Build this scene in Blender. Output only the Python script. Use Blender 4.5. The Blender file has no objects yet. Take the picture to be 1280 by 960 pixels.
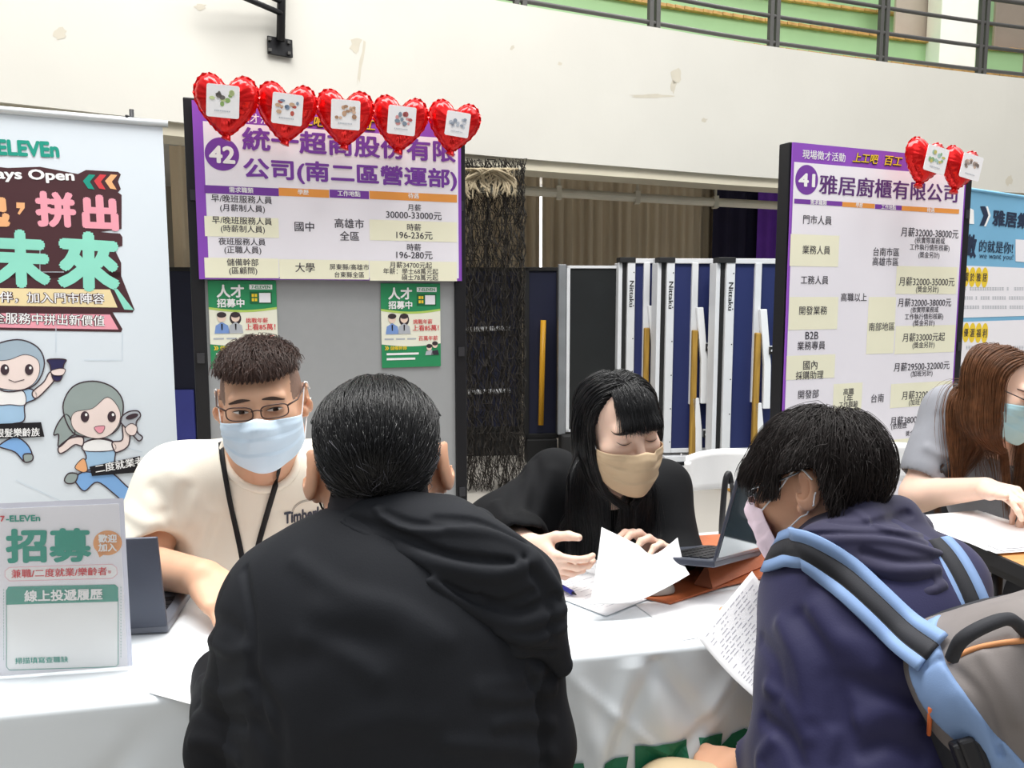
import bpy, math, random
import numpy as np
from mathutils import Vector, Matrix, Euler
random.seed(7); np.random.seed(7)
scene = bpy.context.scene
COL = scene.collection
# ------------------------------------------------------------------ camera
F = 1000.0; CAMZ = 1.33; TH = math.atan(0.11)
CT, ST = math.cos(TH), math.sin(TH)
cam_d = bpy.data.cameras.new('camera'); cam = bpy.data.objects.new('camera', cam_d); COL.objects.link(cam)
cam_d.sensor_width = 36.0; cam_d.lens = 36.0 * F / 1280.0
cam.location = (0, 0, CAMZ); cam.rotation_euler = (math.pi/2 - TH, 0, 0)
cam_d.clip_start = 0.05; cam_d.clip_end = 200
scene.camera = cam
# ------------------------------------------------------------------ light and exposure
scene.view_settings.view_transform = 'Standard'; scene.view_settings.look = 'None'
scene.view_settings.gamma = 1.0; scene.view_settings.exposure = 0.32
scene.view_settings.use_curve_mapping = False
world = bpy.data.worlds.new('hall_daylight'); scene.world = world; world.use_nodes = True
wn = world.node_tree.nodes; wl = world.node_tree.links
wbg = wn['Background']; wbg.inputs['Color'].default_value = (0.94, 0.97, 1.0, 1); wbg.inputs['Strength'].default_value = 0.55
wtc = wn.new('ShaderNodeTexCoord'); wsx = wn.new('ShaderNodeSeparateXYZ'); wmr = wn.new('ShaderNodeMapRange')
wmr.inputs['From Min'].default_value = 0.05; wmr.inputs['From Max'].default_value = 0.8; wmr.inputs['To Min'].default_value = 0.10; wmr.inputs['To Max'].default_value = 0.68
wl.new(wtc.outputs['Generated'], wsx.inputs['Vector']); wl.new(wsx.outputs['Z'], wmr.inputs['Value']); wl.new(wmr.outputs['Result'], wbg.inputs['Strength'])
def area(name, loc, tgt, sx, sy, power, col=(1, 0.98, 0.95)):
    d = bpy.data.lights.new(name, 'AREA'); d.shape = 'RECTANGLE'; d.size = sx; d.size_y = sy; d.energy = power; d.color = col
    o = bpy.data.objects.new(name, d); COL.objects.link(o); o.location = loc
    o.rotation_euler = (Vector(tgt) - Vector(loc)).to_track_quat('-Z', 'Y').to_euler()
    o['kind'] = 'structure'
    return o
area('hall_lamp_bank_middle', (-0.6, 1.9, 6.6), (-0.6, 1.9, 0), 6, 1.8, 520)
area('hall_lamp_bank_front', (0.5, -4.5, 7.0), (0.5, 3.0, 1.0), 6, 4, 70)
area('hall_lamp_bank_side', (5.5, 3.2, 7.0), (1.0, 5.5, 1.2), 4, 4, 190)
area('bleacher_lamp_bank', (4.0, 9.0, 9.0), (2.5, 9.0, 3), 6, 3, 380)
# ------------------------------------------------------------------ picture measurements -> places in the hall
def ray(px, py):
    r = (px - 640) / F; u = -(py - 480) / F
    return np.array([r, CT + ST*u, -ST + CT*u])
def at(px, py, Y):
    d = ray(px, py); t = Y / d[1]
    return np.array([d[0]*t, Y, CAMZ + d[2]*t])
def at_z(px, py, z):
    d = ray(px, py); t = (z - CAMZ) / d[2]
    return np.array([d[0]*t, d[1]*t, z])
# ------------------------------------------------------------------ materials
def lin(c):
    if isinstance(c, str): c = tuple(int(c[i:i+2], 16) for i in (0, 2, 4))
    out = []
    for v in c[:3]:
        v = v / 255.0
        out.append(v/12.92 if v <= 0.04045 else ((v+0.055)/1.055)**2.4)
    return tuple(out)
MATS = {}
def mat(name, c, rough=0.6, metal=0.0, var=0.05, scale=8.0, bump=0.0, bscale=60.0, spec=0.4, sheen=0.0, trans=0.0, alpha=1.0, stretch=None, coat=0.0, sss=0.0):
    if name in MATS: return MATS[name]
    m = bpy.data.materials.new(name); m.use_nodes = True
    nt = m.node_tree; b = nt.nodes['Principled BSDF']; c = lin(c)
    b.inputs['Roughness'].default_value = rough; b.inputs['Metallic'].default_value = metal
    b.inputs['Specular IOR Level'].default_value = spec
    b.inputs['Sheen Weight'].default_value = sheen
    b.inputs['Transmission Weight'].default_value = trans; b.inputs['Alpha'].default_value = alpha
    b.inputs['Coat Weight'].default_value = coat
    if sss:
        b.inputs['Subsurface Weight'].default_value = sss; b.inputs['Subsurface Radius'].default_value = (0.010, 0.004, 0.002); b.inputs['Subsurface Scale'].default_value = 1.0
    co = nt.nodes.new('ShaderNodeTexCoord'); out = co.outputs['Object']
    if stretch:
        mp = nt.nodes.new('ShaderNodeMapping'); mp.inputs['Scale'].default_value = stretch
        nt.links.new(out, mp.inputs['Vector']); out = mp.outputs['Vector']
    n = nt.nodes.new('ShaderNodeTexNoise'); n.inputs['Scale'].default_value = scale; n.inputs['Detail'].default_value = 4
    nt.links.new(out, n.inputs['Vector'])
    r = nt.nodes.new('ShaderNodeMapRange'); r.inputs['From Min'].default_value = 0.25; r.inputs['From Max'].default_value = 0.75
    r.inputs['To Min'].default_value = 1 - var; r.inputs['To Max'].default_value = 1 + var
    nt.links.new(n.outputs['Fac'], r.inputs['Value'])
    mx = nt.nodes.new('ShaderNodeVectorMath'); mx.operation = 'SCALE'; mx.inputs[0].default_value = c
    nt.links.new(r.outputs['Result'], mx.inputs['Scale']); nt.links.new(mx.outputs['Vector'], b.inputs['Base Color'])
    if bump:
        n2 = nt.nodes.new('ShaderNodeTexNoise'); n2.inputs['Scale'].default_value = bscale; n2.inputs['Detail'].default_value = 3
        nt.links.new(out, n2.inputs['Vector'])
        bp = nt.nodes.new('ShaderNodeBump'); bp.inputs['Strength'].default_value = bump; bp.inputs['Distance'].default_value = 0.01
        nt.links.new(n2.outputs['Fac'], bp.inputs['Height']); nt.links.new(bp.outputs['Normal'], b.inputs['Normal'])
    MATS[name] = m
    return m
def wood(name, c1, c2, scale=3.0, stretch=(1, 12, 12), rough=0.5):
    m = mat(name, c1, rough, var=0.0); nt = m.node_tree; b = nt.nodes['Principled BSDF']
    co = nt.nodes.new('ShaderNodeTexCoord'); mp = nt.nodes.new('ShaderNodeMapping'); mp.inputs['Scale'].default_value = stretch
    n = nt.nodes.new('ShaderNodeTexNoise'); n.inputs['Scale'].default_value = scale; n.inputs['Detail'].default_value = 6
    cr = nt.nodes.new('ShaderNodeValToRGB'); cr.color_ramp.elements[0].position = 0.35; cr.color_ramp.elements[1].position = 0.65
    cr.color_ramp.elements[0].color = (*lin(c1), 1); cr.color_ramp.elements[1].color = (*lin(c2), 1)
    nt.links.new(co.outputs['Object'], mp.inputs['Vector']); nt.links.new(mp.outputs['Vector'], n.inputs['Vector'])
    nt.links.new(n.outputs['Fac'], cr.inputs['Fac']); nt.links.new(cr.outputs['Color'], b.inputs['Base Color'])
    return m
# ------------------------------------------------------------------ mesh builder
class MB:
    def __init__(s): s.v = []; s.f = []; s.mi = []; s.mats = []
    def slot(s, m):
        if m not in s.mats: s.mats.append(m)
        return s.mats.index(m)
    def add(s, verts, faces, m=None):
        o = len(s.v); s.v += [tuple(map(float, q)) for q in verts]
        k = s.slot(m) if m is not None else 0
        for f in faces: s.f.append(tuple(int(i) + o for i in f)); s.mi.append(k)
        return s
    def box(s, c, size, m=None, R=None):
        h = np.array(size) / 2.0
        P = np.array([[x, y, z] for x in (-1, 1) for y in (-1, 1) for z in (-1, 1)]) * h
        if R is not None: P = P @ np.array(R).T
        P = P + np.array(c)
        return s.add(P, [(0, 1, 3, 2), (4, 6, 7, 5), (0, 4, 5, 1), (2, 3, 7, 6), (0, 2, 6, 4), (1, 5, 7, 3)], m)
    def bar(s, a, b, w, t, m=None, up=(0, 0, 1)):
        a = np.array(a, float); b = np.array(b, float); d = b - a; L = np.linalg.norm(d); d /= L
        u = np.cross(np.array(up, float), d)
        if np.linalg.norm(u) < 1e-5: u = np.cross((1, 0, 0), d)
        u /= np.linalg.norm(u); w2 = np.cross(d, u)
        return s.box((a+b)/2, (L, w, t), m, np.stack([d, u, w2], 1))
    def tube(s, pts, r, m=None, seg=10, closed=False, caps=True):
        P = np.array(pts, float); n = len(P)
        rr = np.full(n, r) if np.isscalar(r) else np.array(r, float)
        T = np.zeros_like(P)
        if closed: T = np.roll(P, -1, 0) - np.roll(P, 1, 0)
        else:
            T[1:-1] = P[2:] - P[:-2]; T[0] = P[1]-P[0]; T[-1] = P[-1]-P[-2]
        T /= np.linalg.norm(T, axis=1)[:, None] + 1e-12
        ref = np.array([0, 0, 1.0]) if abs(T[0][2]) < 0.9 else np.array([1.0, 0, 0])
        N = np.cross(T[0], ref); N /= np.linalg.norm(N)
        vs = []
        for i in range(n):
            N = N - T[i]*np.dot(N, T[i]); N /= np.linalg.norm(N) + 1e-12; B = np.cross(T[i], N)
            for k in range(seg):
                a = 2*math.pi*k/seg; vs.append(P[i] + rr[i]*(math.cos(a)*N + math.sin(a)*B))
        fs = []
        for i in range(n if closed else n-1):
            j = (i+1) % n
            for k in range(seg):
                l = (k+1) % seg; fs.append((i*seg+k, i*seg+l, j*seg+l, j*seg+k))
        if caps and not closed: fs.append(tuple(range(seg))[::-1]); fs.append(tuple(range((n-1)*seg, n*seg)))
        return s.add(vs, fs, m)
    def prism(s, poly, a, b, m=None):
        """poly: list of 2D points; a/b: functions 2D->3D for the two faces"""
        n = len(poly); vs = [a(p) for p in poly] + [b(p) for p in poly]
        fs = [tuple(range(n)), tuple(range(n, 2*n))[::-1]] + [(i, i+n, (i+1) % n + n, (i+1) % n) for i in range(n)]
        return s.add(vs, fs, m)
    def grid(s, P, m=None, closed_u=False):
        P = np.array(P, float); nu, nv = P.shape[:2]; fs = []
        for i in range(nu if closed_u else nu-1):
            for j in range(nv-1):
                k = (i+1) % nu; fs.append((i*nv+j, k*nv+j, k*nv+j+1, i*nv+j+1))
        return s.add(P.reshape(-1, 3), fs, m)
    def build(s, name, m=None, parent=None, smooth=False, bevel=0.0, solid=0.0, loc=None, sub=0):
        if m is not None and not s.mats: s.mats = [m]
        me = bpy.data.meshes.new(name); me.from_pydata(s.v, [], s.f)
        for q in s.mats: me.materials.append(q)
        if len(s.mats) > 1: me.polygons.foreach_set('material_index', s.mi)
        if smooth: me.polygons.foreach_set('use_smooth', [True]*len(me.polygons))
        me.update()
        return link(name, me, parent, bevel, solid, sub, loc)
def link(name, me, parent=None, bevel=0.0, solid=0.0, sub=0, loc=None):
    o = bpy.data.objects.new(name, me); COL.objects.link(o)
    if loc is not None:                       # put the origin at loc, geometry stays where it is
        me.transform(Matrix.Translation(-Vector(loc))); o.location = loc
    if parent is not None:
        o.parent = parent; o.matrix_parent_inverse = parent_world(parent).inverted()
    if solid:
        q = o.modifiers.new('solid', 'SOLIDIFY'); q.thickness = solid; q.offset = 0
    if bevel:
        q = o.modifiers.new('bevel', 'BEVEL'); q.width = bevel; q.segments = 2; q.limit_method = 'ANGLE'
    if sub:
        q = o.modifiers.new('sub', 'SUBSURF'); q.levels = sub; q.render_levels = sub
    return o
def parent_world(p):
    M = p.matrix_basis.copy()
    if p.parent is not None: M = parent_world(p.parent) @ p.matrix_parent_inverse @ M
    return M
def empty(name, loc):
    o = bpy.data.objects.new(name, None); COL.objects.link(o); o.location = tuple(map(float, loc)); o.empty_display_size = 0.1
    return o
def tag(o, label, cat, group=None, kind=None):
    o['label'] = label; o['category'] = cat
    if group: o['group'] = group
    if kind: o['kind'] = kind
    return o
def struct(o, label=None):
    o['kind'] = 'structure'
    if label: o['label'] = label
    return o
def spline(pts, n=12, closed=False):
    P = np.array(pts, float); m = len(P); out = []
    rng = range(m if closed else m-1)
    for i in rng:
        if closed: a, b, c, d = P[(i-1) % m], P[i], P[(i+1) % m], P[(i+2) % m]
        else: a, b, c, d = P[max(i-1, 0)], P[i], P[i+1], P[min(i+2, m-1)]
        for k in range(n):
            t = k/n
            out.append(0.5*((2*b) + (-a+c)*t + (2*a-5*b+4*c-d)*t*t + (-a+3*b-3*c+d)*t**3))
    if not closed: out.append(P[-1])
    return np.array(out)
# ------------------------------------------------------------------ flat print on a plane
_tc = {}
def _flat(s, shear):
    cu = bpy.data.curves.new('lettering', 'FONT'); cu.body = s; cu.resolution_u = 3; cu.shear = shear
    o = bpy.data.objects.new('lettering', cu); COL.objects.link(o)
    bpy.context.view_layer.update()
    me = bpy.data.meshes.new_from_object(o.evaluated_get(bpy.context.evaluated_depsgraph_get()))
    V = np.array([v.co[:2] for v in me.vertices]).reshape(-1, 2); Fc = [tuple(p.vertices) for p in me.polygons]
    bpy.data.objects.remove(o); bpy.data.curves.remove(cu); bpy.data.meshes.remove(me)
    return V, Fc
def text2d(s, bold=0.0, shear=0.0):
    """outline of a line of lettering; heavier weights are struck several times, slightly shifted"""
    k = (s, bold, shear)
    if k in _tc: return _tc[k]
    V, Fc = _flat(s, shear); b = bold*1.15
    if b > .024: sh = [(-b, 0), (b, 0), (0, b), (0, -b), (-b*.7, b*.7), (b*.7, b*.7), (-b*.7, -b*.7), (b*.7, -b*.7)]
    elif b > .003: sh = [(-b, 0), (b, 0), (0, b*.7)]
    else: sh = [(0, 0)]
    n = len(V); VV = np.vstack([np.hstack([V + np.array(d), np.full((n, 1), j*0.00004)]) for j, d in enumerate(sh)]); FF = [tuple(i + n*j for i in f) for j in range(len(sh)) for f in Fc]
    VV[:, :2] -= VV[:, :2].min(0); _tc[k] = (VV, FF, VV.max(0))
    return _tc[k]
class Plane:
    """a flat sheet standing in the hall; u runs along it, v up it, n out of it"""
    def __init__(s, O, U, V=(0, 0, 1)):
        s.O = np.array(O, float); s.U = np.array(U, float); s.U /= np.linalg.norm(s.U)
        V = np.array(V, float); V = V - s.U*np.dot(V, s.U); s.V = V/np.linalg.norm(V); s.N = np.cross(s.U, s.V)
    def pt(s, u, v, n=0.0): return s.O + s.U*u + s.V*v + s.N*n
    def uv(s, px, py):
        d = ray(px, py); C = np.array([0, 0, CAMZ]); t = np.dot(s.O - C, s.N) / np.dot(d, s.N)
        q = C + d*t - s.O; return np.array([np.dot(q, s.U), np.dot(q, s.V)])
    def px(s, px, py, n=0.0): a = s.uv(px, py); return s.pt(a[0], a[1], n)
class Print:
    """collects flat shapes printed on a sheet, one mesh per child name"""
    def __init__(s, plane, base=0.0012): s.p = plane; s.base = base; s.mb = {}
    def g(s, name): return s.mb.setdefault(name, MB())
    def poly(s, name, pts, m, layer=0, uv=False):
        n = s.base + layer*0.0005
        P = [s.p.pt(*q, n) if uv else s.p.px(q[0], q[1], n) for q in pts]
        s.g(name).add(P, [tuple(range(len(P)))], m)
    def disc(s, name, c, rx, ry, m, layer=0, seg=28, a0=0, a1=360):
        s.poly(name, [(c[0]+rx*math.cos(math.radians(a0+(a1-a0)*k/seg)), c[1]-ry*math.sin(math.radians(a0+(a1-a0)*k/seg))) for k in range(seg if a1-a0 >= 360 else seg+1)], m, layer)
    def rrect(s, name, x0, y0, x1, y1, r, m, layer=0, dy=0.0):
        pts = []
        for cx, cy, a in ((x1-r, y0+r, 90), (x0+r, y0+r, 180), (x0+r, y1-r, 270), (x1-r, y1-r, 0)):
            for k in range(6):
                t = math.radians((a + (90 if False else 0)) + k*18)
                pts.append((cx + r*math.cos(t), cy - r*math.sin(t) + dy*(cx-x0)))
        # order: top-right, top-left, bottom-left, bottom-right
        s.poly(name, pts, m, layer)
    def text(s, name, t, xl, yl, xr, yr, m, bold=0.012, layer=2, h=None, shear=0.0):
        V, Fc, mx = text2d(t, bold, shear); a = s.p.uv(xl, yl); b = s.p.uv(xr, yr)
        n = s.base + layer*0.0005; e = (b - a); sc = np.linalg.norm(e)/mx[0]; sv = sc
        if h is not None: sv = abs(s.p.uv((xl+xr)/2, (yl+yr)/2 + h/2)[1] - s.p.uv((xl+xr)/2, (yl+yr)/2 - h/2)[1]) / mx[1]
        d = e/np.linalg.norm(e); nn = np.array([-d[1], d[0]])
        P = [s.p.pt(*(a + d*q[0]*sc + nn*(q[1]-mx[1]/2)*sv), n+q[2]) for q in V]
        s.g(name).add(P, Fc, m)
    def line(s, name, pts, w, m, layer=1):
        """stroke of width w (picture units)"""
        P = np.array(pts, float); T = np.gradient(P, axis=0); T /= np.linalg.norm(T, axis=1)[:, None]+1e-9
        N = np.stack([-T[:, 1], T[:, 0]], 1)*w/2
        n = s.base + layer*0.0005
        A = [s.p.px(*q, n) for q in P+N]; B = [s.p.px(*q, n) for q in P-N]; k = len(P)
        s.g(name).add(A+B, [(i, i+1, k+i+1, k+i) for i in range(k-1)], m)
    def build(s, parent, labels=None):
        for k, mb in s.mb.items():
            o = mb.build(k, parent=parent)
            if labels and k in labels: o['label'] = labels[k]
def sheet(name, plane, u0, v0, u1, v1, m, t=0.0012, n=0.0, back=None):
    mb = MB(); mb.prism([(u0, v0), (u1, v0), (u1, v1), (u0, v1)], lambda q: plane.pt(q[0], q[1], n+t*0.5), lambda q: plane.pt(q[0], q[1], n-t*0.5), m)
    return mb.build(name, loc=plane.pt((u0+u1)/2, v0, n))
# ================================================================== the hall
M_wall = mat('cream_painted_concrete', 'CFCDC5', 0.75, var=0.035, scale=1.4, bump=0.05, bscale=25)
M_stain = mat('scuffed_plaster', 'C3BDAE', 0.8, var=0.06, scale=9)
M_floor = mat('pale_grey_hall_floor', 'A8A39B', 0.4, var=0.04, scale=1.2, spec=0.4)
M_green = mat('green_painted_riser', '9DBF92', 0.6, var=0.05, scale=3)
M_steel = mat('dark_grey_steel', '4B4A48', 0.45, metal=0.0, var=0.05, spec=0.5)
M_black = mat('black_painted_metal', '16161A', 0.4, var=0.05)
M_bench = wood('varnished_bench_wood', 'A8824A', 'C79C5E', 2.0, (8, 8, 8))
M_curtain = mat('beige_curtain_cloth', 'D8C8AE', 0.85, var=0.12, scale=5, stretch=(1, 1, 0.08))
M_navycloth = mat('navy_curtain_cloth', '1B1733', 0.8, var=0.1)
M_purple = mat('purple_curtain_cloth', '6B35A8', 0.7, var=0.1)
M_white = mat('white_paint', 'F1F0EC', 0.5, var=0.02)
M_pipe = mat('off_white_pipe_paint', 'DDD6C4', 0.5, var=0.05)
fl = MB(); fl.add([(-14, -6, 0), (16, -6, 0), (16, 16, 0), (-14, 16, 0)], [(0, 1, 2, 3)])
struct(fl.build('floor', M_floor), 'pale grey polished hall floor')
ZB, ZT = 2.20, 3.28
path0 = spline([at_z(x, y, ZB)[:2] for x, y in ((-700, 85), (-350, 113), (0, 146), (212, 168), (400, 188), (600, 207), (800, 222), (985, 235), (1280, 251), (1600, 262), (2000, 272))], 10)
def offset(path, d):
    T = np.gradient(path, axis=0); T /= np.linalg.norm(T, axis=1)[:, None]
    N = np.stack([-T[:, 1], T[:, 0]], 1)
    return path + N*d
def strip(mb, path, z0, z1, m=None):
    mb.grid([[(p[0], p[1], z0), (p[0], p[1], z1)] for p in path], m)
def ledge(mb, pa, pb, z, m=None):
    mb.grid([[(a[0], a[1], z), (b[0], b[1], z)] for a, b in zip(pa, pb)], m)
inner = offset(path0, 0.25)
w = MB(); strip(w, path0, ZB+.07, ZT); ledge(w, path0, inner, ZT); strip(w, inner[::-1], ZB+0.3, ZT); ledge(w, path0[::-1], inner[::-1], ZB+.07)
struct(w.build('wall_balcony', M_wall, smooth=False), 'curved cream concrete balcony wall')
sl = MB(); back = offset(path0, 6.0); ledge(sl, path0, back, ZB+0.3); 
struct(sl.build('ceiling', M_wall), 'underside of the balcony slab')
# lip under the balcony wall
lip = MB(); p1 = offset(path0, 0.03); p2 = offset(path0, 0.3)
strip(lip, p1, ZB, ZB+0.08); ledge(lip, p2, p1, ZB); strip(lip, p2[::-1], ZB, ZB+0.3)
struct(lip.build('trim_balcony', mat('aged_cream_beam', 'CFC8B4', 0.8, var=0.08, scale=2)), 'aged cream beam under the balcony wall')
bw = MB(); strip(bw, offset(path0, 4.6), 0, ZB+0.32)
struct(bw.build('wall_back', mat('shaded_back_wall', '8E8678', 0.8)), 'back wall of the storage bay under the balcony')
# scuffs on the wall: thin worn patches of plaster
sc = MB()
def wall_pt(px, py, lift=0.001):
    best = None
    for i in range(len(path0)-1):
        a, b = path0[i], path0[i+1]; d = ray(px, py)
        A = np.array([[d[0], -(b-a)[0]], [d[1], -(b-a)[1]]])
        try: t, s_ = np.linalg.solve(A, a)
        except np.linalg.LinAlgError: continue
        if t > 0 and 0 <= s_ <= 1: best = np.array([d[0]*t, d[1]*t, CAMZ + d[2]*t])
    best[:2] *= (1 - lift/np.linalg.norm(best[:2])); return best
for cx, cy, w_, h_ in ((452, 75, 3, 40), (445, 55, 8, 12), (845, 95, 9, 12), (815, 120, 30, 3), (75, 42, 10, 8), (250, 8, 9, 5), (842, 108, 4, 10), (640, 60, 3, 4), (1262, 225, 5, 8), (700, 80, 4, 3), (880, 150, 5, 3), (520, 130, 6, 3)):
    pts = []
    for k in range(14):
        a = 2*math.pi*k/14; j = random.uniform(0.55, 1.1)
        pts.append(wall_pt(cx + w_*j*math.cos(a) + 0.25*h_*math.sin(a)*(-0.5), cy + h_*j*math.sin(a)))
    sc.add(pts, [tuple(range(14))])
o = sc.build('wall_scuffs', M_stain); struct(o, 'scuffs and stains on the cream balcony wall')
# bleachers: green risers with wooden seat edges
for i, (d, z0, z1) in enumerate(((.82, ZT-0.15, 3.535), (1.46, 3.535, 4.02), (2.1, 4.02, 4.52))):
    pa = offset(path0, d); pb = offset(path0, d+0.64)
    g = MB(); strip(g, pa, z0, z1, M_green); ledge(g, pa, pb, z1, M_green)
    struct(g.build('trim_%d' % (i+1)), 'green bleacher riser step')
    b = MB(); q = offset(path0, d+0.06)
    # seat boards with small gaps
    L = 0
    for k in range(len(q)-1):
        for s_ in range(2):
            a0 = q[k] + (q[k+1]-q[k])*(s_/2+0.012); a1 = q[k] + (q[k+1]-q[k])*(s_/2+0.488)
            b.bar((a0[0], a0[1], z1+0.02), (a1[0], a1[1], z1+0.014), 0.22, 0.032, M_bench)
    o = b.build('bleacher_bench', M_bench, bevel=0.004)
    tag(o, ('wooden bleacher bench running just above the balcony wall', 'wooden bleacher bench second row up behind the railing', 'wooden bleacher bench on the topmost green riser')[i], 'bench', 'wooden bleacher benches')
wbk = MB(); strip(wbk, offset(path0, 3.2), 3.0, 7.0); struct(wbk.build('wall_upper', M_green), 'pale green wall behind the bleachers')
col = MB(); c0 = at(1196, 30, 8.7); col.box((c0[0], c0[1]+0.1, 4.9), (0.38, 0.3, 2.6), M_white); struct(col.build('wall_pillar', bevel=0.01), 'white square pillar among the bleachers')
pn = MB(); c0 = at(1147, 20, 9.0); pn.box((c0[0], c0[1], 4.9), (0.5, 0.05, 2.2), mat('warm_grey_door_paint', 'A79C90', 0.5)); struct(pn.build('door_1', bevel=0.01), 'warm grey door beside the white pillar')
pn = MB(); c0 = at(1265, 25, 9.3); pn.box((c0[0]+0.2, c0[1], 4.9), (.8, 0.05, 2.2), mat('taupe_door_paint', '8B7F74', 0.5)); struct(pn.build('door_2', bevel=0.01), 'taupe door at the far right behind the railing')
pn = MB(); c0 = at(500, 6, 6.3); pn.box((c0[0], c0[1], 3.8), (.72, 0.05, 1.2), mat('terrazzo_grey', 'B9B6B4', 0.6, var=0.25, scale=40)); struct(pn.build('wall_terrazzo', bevel=0.01), 'speckled grey end wall of the stairs')
# railing along the balcony
rail = empty('balcony_railing', (path0[60][0], path0[60][1], ZT)); tag(rail, 'dark grey steel railing on top of the cream balcony wall', 'railing')
pr = offset(path0, 0.09)
keep = [i for i in range(len(pr)) if 42 < i < 98]
for z in (0.064, 0.265, 0.47, 0.68):
    mb = MB(); mb.tube([(pr[i][0], pr[i][1], ZT+z) for i in keep], 0.017 if z < 0.6 else 0.021, M_steel, 8); mb.build('rail', parent=rail, smooth=True)
def path_at_px(px, path):
    for i in range(len(path)-1):
        a, b = path[i], path[i+1]; d = ray(px, 40)
        A = np.array([[d[0], -(b-a)[0]], [d[1], -(b-a)[1]]]); t, s_ = np.linalg.solve(A, a)
        if t > 0 and 0 <= s_ <= 1: return np.array([d[0]*t, d[1]*t]), (b-a)/np.linalg.norm(b-a)
for px in (650, 817, 967, 1104, 1229, 1345):
    c, t = path_at_px(px, pr)
    for k in (-1, 1):
        mb = MB(); q = c + t*0.03*k
        R = np.array([[t[0], -t[1], 0], [t[1], t[0], 0], [0, 0, 1]])
        mb.box((q[0], q[1], ZT+0.345), (0.036, 0.036, 0.70), M_steel, R); mb.build('post', parent=rail)
# black pipe bracket on the wall at upper left
br = empty('wall_bracket', wall_pt(349, 60)); tag(br, 'black steel pipe bracket bolted high on the cream wall', 'bracket')
mb = MB(); c = wall_pt(350, 60, 0.02); t = path_at_px(350, path0)[1]; R = np.array([[t[0], -t[1], 0], [t[1], t[0], 0], [0, 0, 1]])
mb.box(c, (0.145, 0.016, 0.10), M_black, R); mb.build('mounting_plate', parent=br, bevel=0.003)
mb = MB(); a = wall_pt(351, 55, 0.06); b_ = wall_pt(353, -60, 0.06); mb.tube([a, b_], 0.024, M_black, 10); mb.build('upright', parent=br, smooth=True)
mb = MB(); a = wall_pt(352, 22, 0.07); b_ = wall_pt(262, -5, 0.2); mb.tube([a, b_], 0.016, M_black, 8); mb.tube([wall_pt(352, 8, 0.07), wall_pt(262, -19, 0.2)], 0.013, M_black, 8); mb.build('arm', parent=br, smooth=True)
mb = MB()
for dx in (-0.055, 0.055):
    for dz in (-0.03, 0.03):
        q = c + np.array([t[0]*dx, t[1]*dx, dz]); mb.box(q + np.array([0, -0.015, 0]), (0.016, 0.02, 0.016), M_steel, R)
mb.build('bolts', parent=br)
# ---- bay under the balcony: curtains, pipe, window slit
pc = offset(path0, 2.0)
def curtain(name, px0, px1, z0, z1, m, label, pitch=0.11, amp=0.035, dpath=pc):
    a = [i for i in range(len(dpath)) ]
    c0, _ = path_at_px(px0, dpath); c1, _ = path_at_px(px1, dpath)
    mb = MB(); L = np.linalg.norm(c1-c0); n = int(L/pitch*8); t = (c1-c0)/L; nn = np.array([-t[1], t[0]]); G = []
    for i in range(n+1):
        s_ = i/n; ph = 2*math.pi*s_*L/pitch
        off = amp*(math.sin(ph) + 0.35*math.sin(2.3*ph+1.1) + 0.3*math.sin(0.31*ph))
        row = []
        for k in range(7):
            z = z0 + (z1-z0)*k/6; w_ = 1 - 0.25*k/6
            q = c0 + t*s_*L + nn*off*w_; row.append((q[0], q[1], z))
        G.append(row)
    mb.grid(G, m); o = mb.build(name, smooth=True); tag(o, label, 'curtain', None); return o
curtain('curtain', 560, 675, 0.02, 2.49, M_curtain, 'beige pleated curtain hanging behind the dark net')
curtain('curtain', 679, 905, 0.02, 2.49, M_curtain, 'wide beige pleated curtain above the folded blue tables')
curtain('curtain', 205, 232, 0.02, 2.49, M_curtain, 'narrow strip of beige curtain between banner and board 42')
curtain('curtain', 898, 972, 0.02, 2.49, M_navycloth, 'dark navy curtain above the folded tables', 0.2, 0.03, offset(path0, 1.8))
curtain('curtain', 955, 1060, 0.02, 2.49, M_purple, 'bright purple curtain edge beside board 41', 0.16, 0.03, offset(path0, 1.7))
M_day = bpy.data.materials.new('daylight_pane'); M_day.use_nodes = True
e = M_day.node_tree.nodes['Principled BSDF']; e.inputs['Emission Color'].default_value = (1, 1, 1, 1); e.inputs['Emission Strength'].default_value = 2.5
for px, nm, ww, hz, zc in ((677, 1, .5, 2.0, 1.45), (239, 2, .16, .62, 1.5)):
    c, t = path_at_px(px, offset(path0, 2.6)); mb = MB(); R = np.array([[t[0], -t[1], 0], [t[1], t[0], 0], [0, 0, 1]])
    mb.box((c[0], c[1], zc), (ww, 0.02, hz), M_day, R); struct(mb.build('window_%d' % nm), 'bright daylight window pane behind the curtains')
mb = MB(); pp = offset(path0, 0.5); i0 = [path_at_px(px, pp)[0] for px in (600, 700, 800, 900, 1000)]
mb.tube([(q[0], q[1], 2.125) for q in i0], 0.036, M_pipe, 12)
for q in i0[1:4]: mb.tube([(q[0], q[1], 2.1), (q[0], q[1], 2.5)], 0.012, M_pipe, 6); mb.box((q[0], q[1], 2.125), (0.04, 0.09, 0.10), M_pipe)
o = mb.build('ceiling_pipe', smooth=False); tag(o, 'off-white horizontal pipe hung under the balcony beam', 'pipe')
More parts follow.
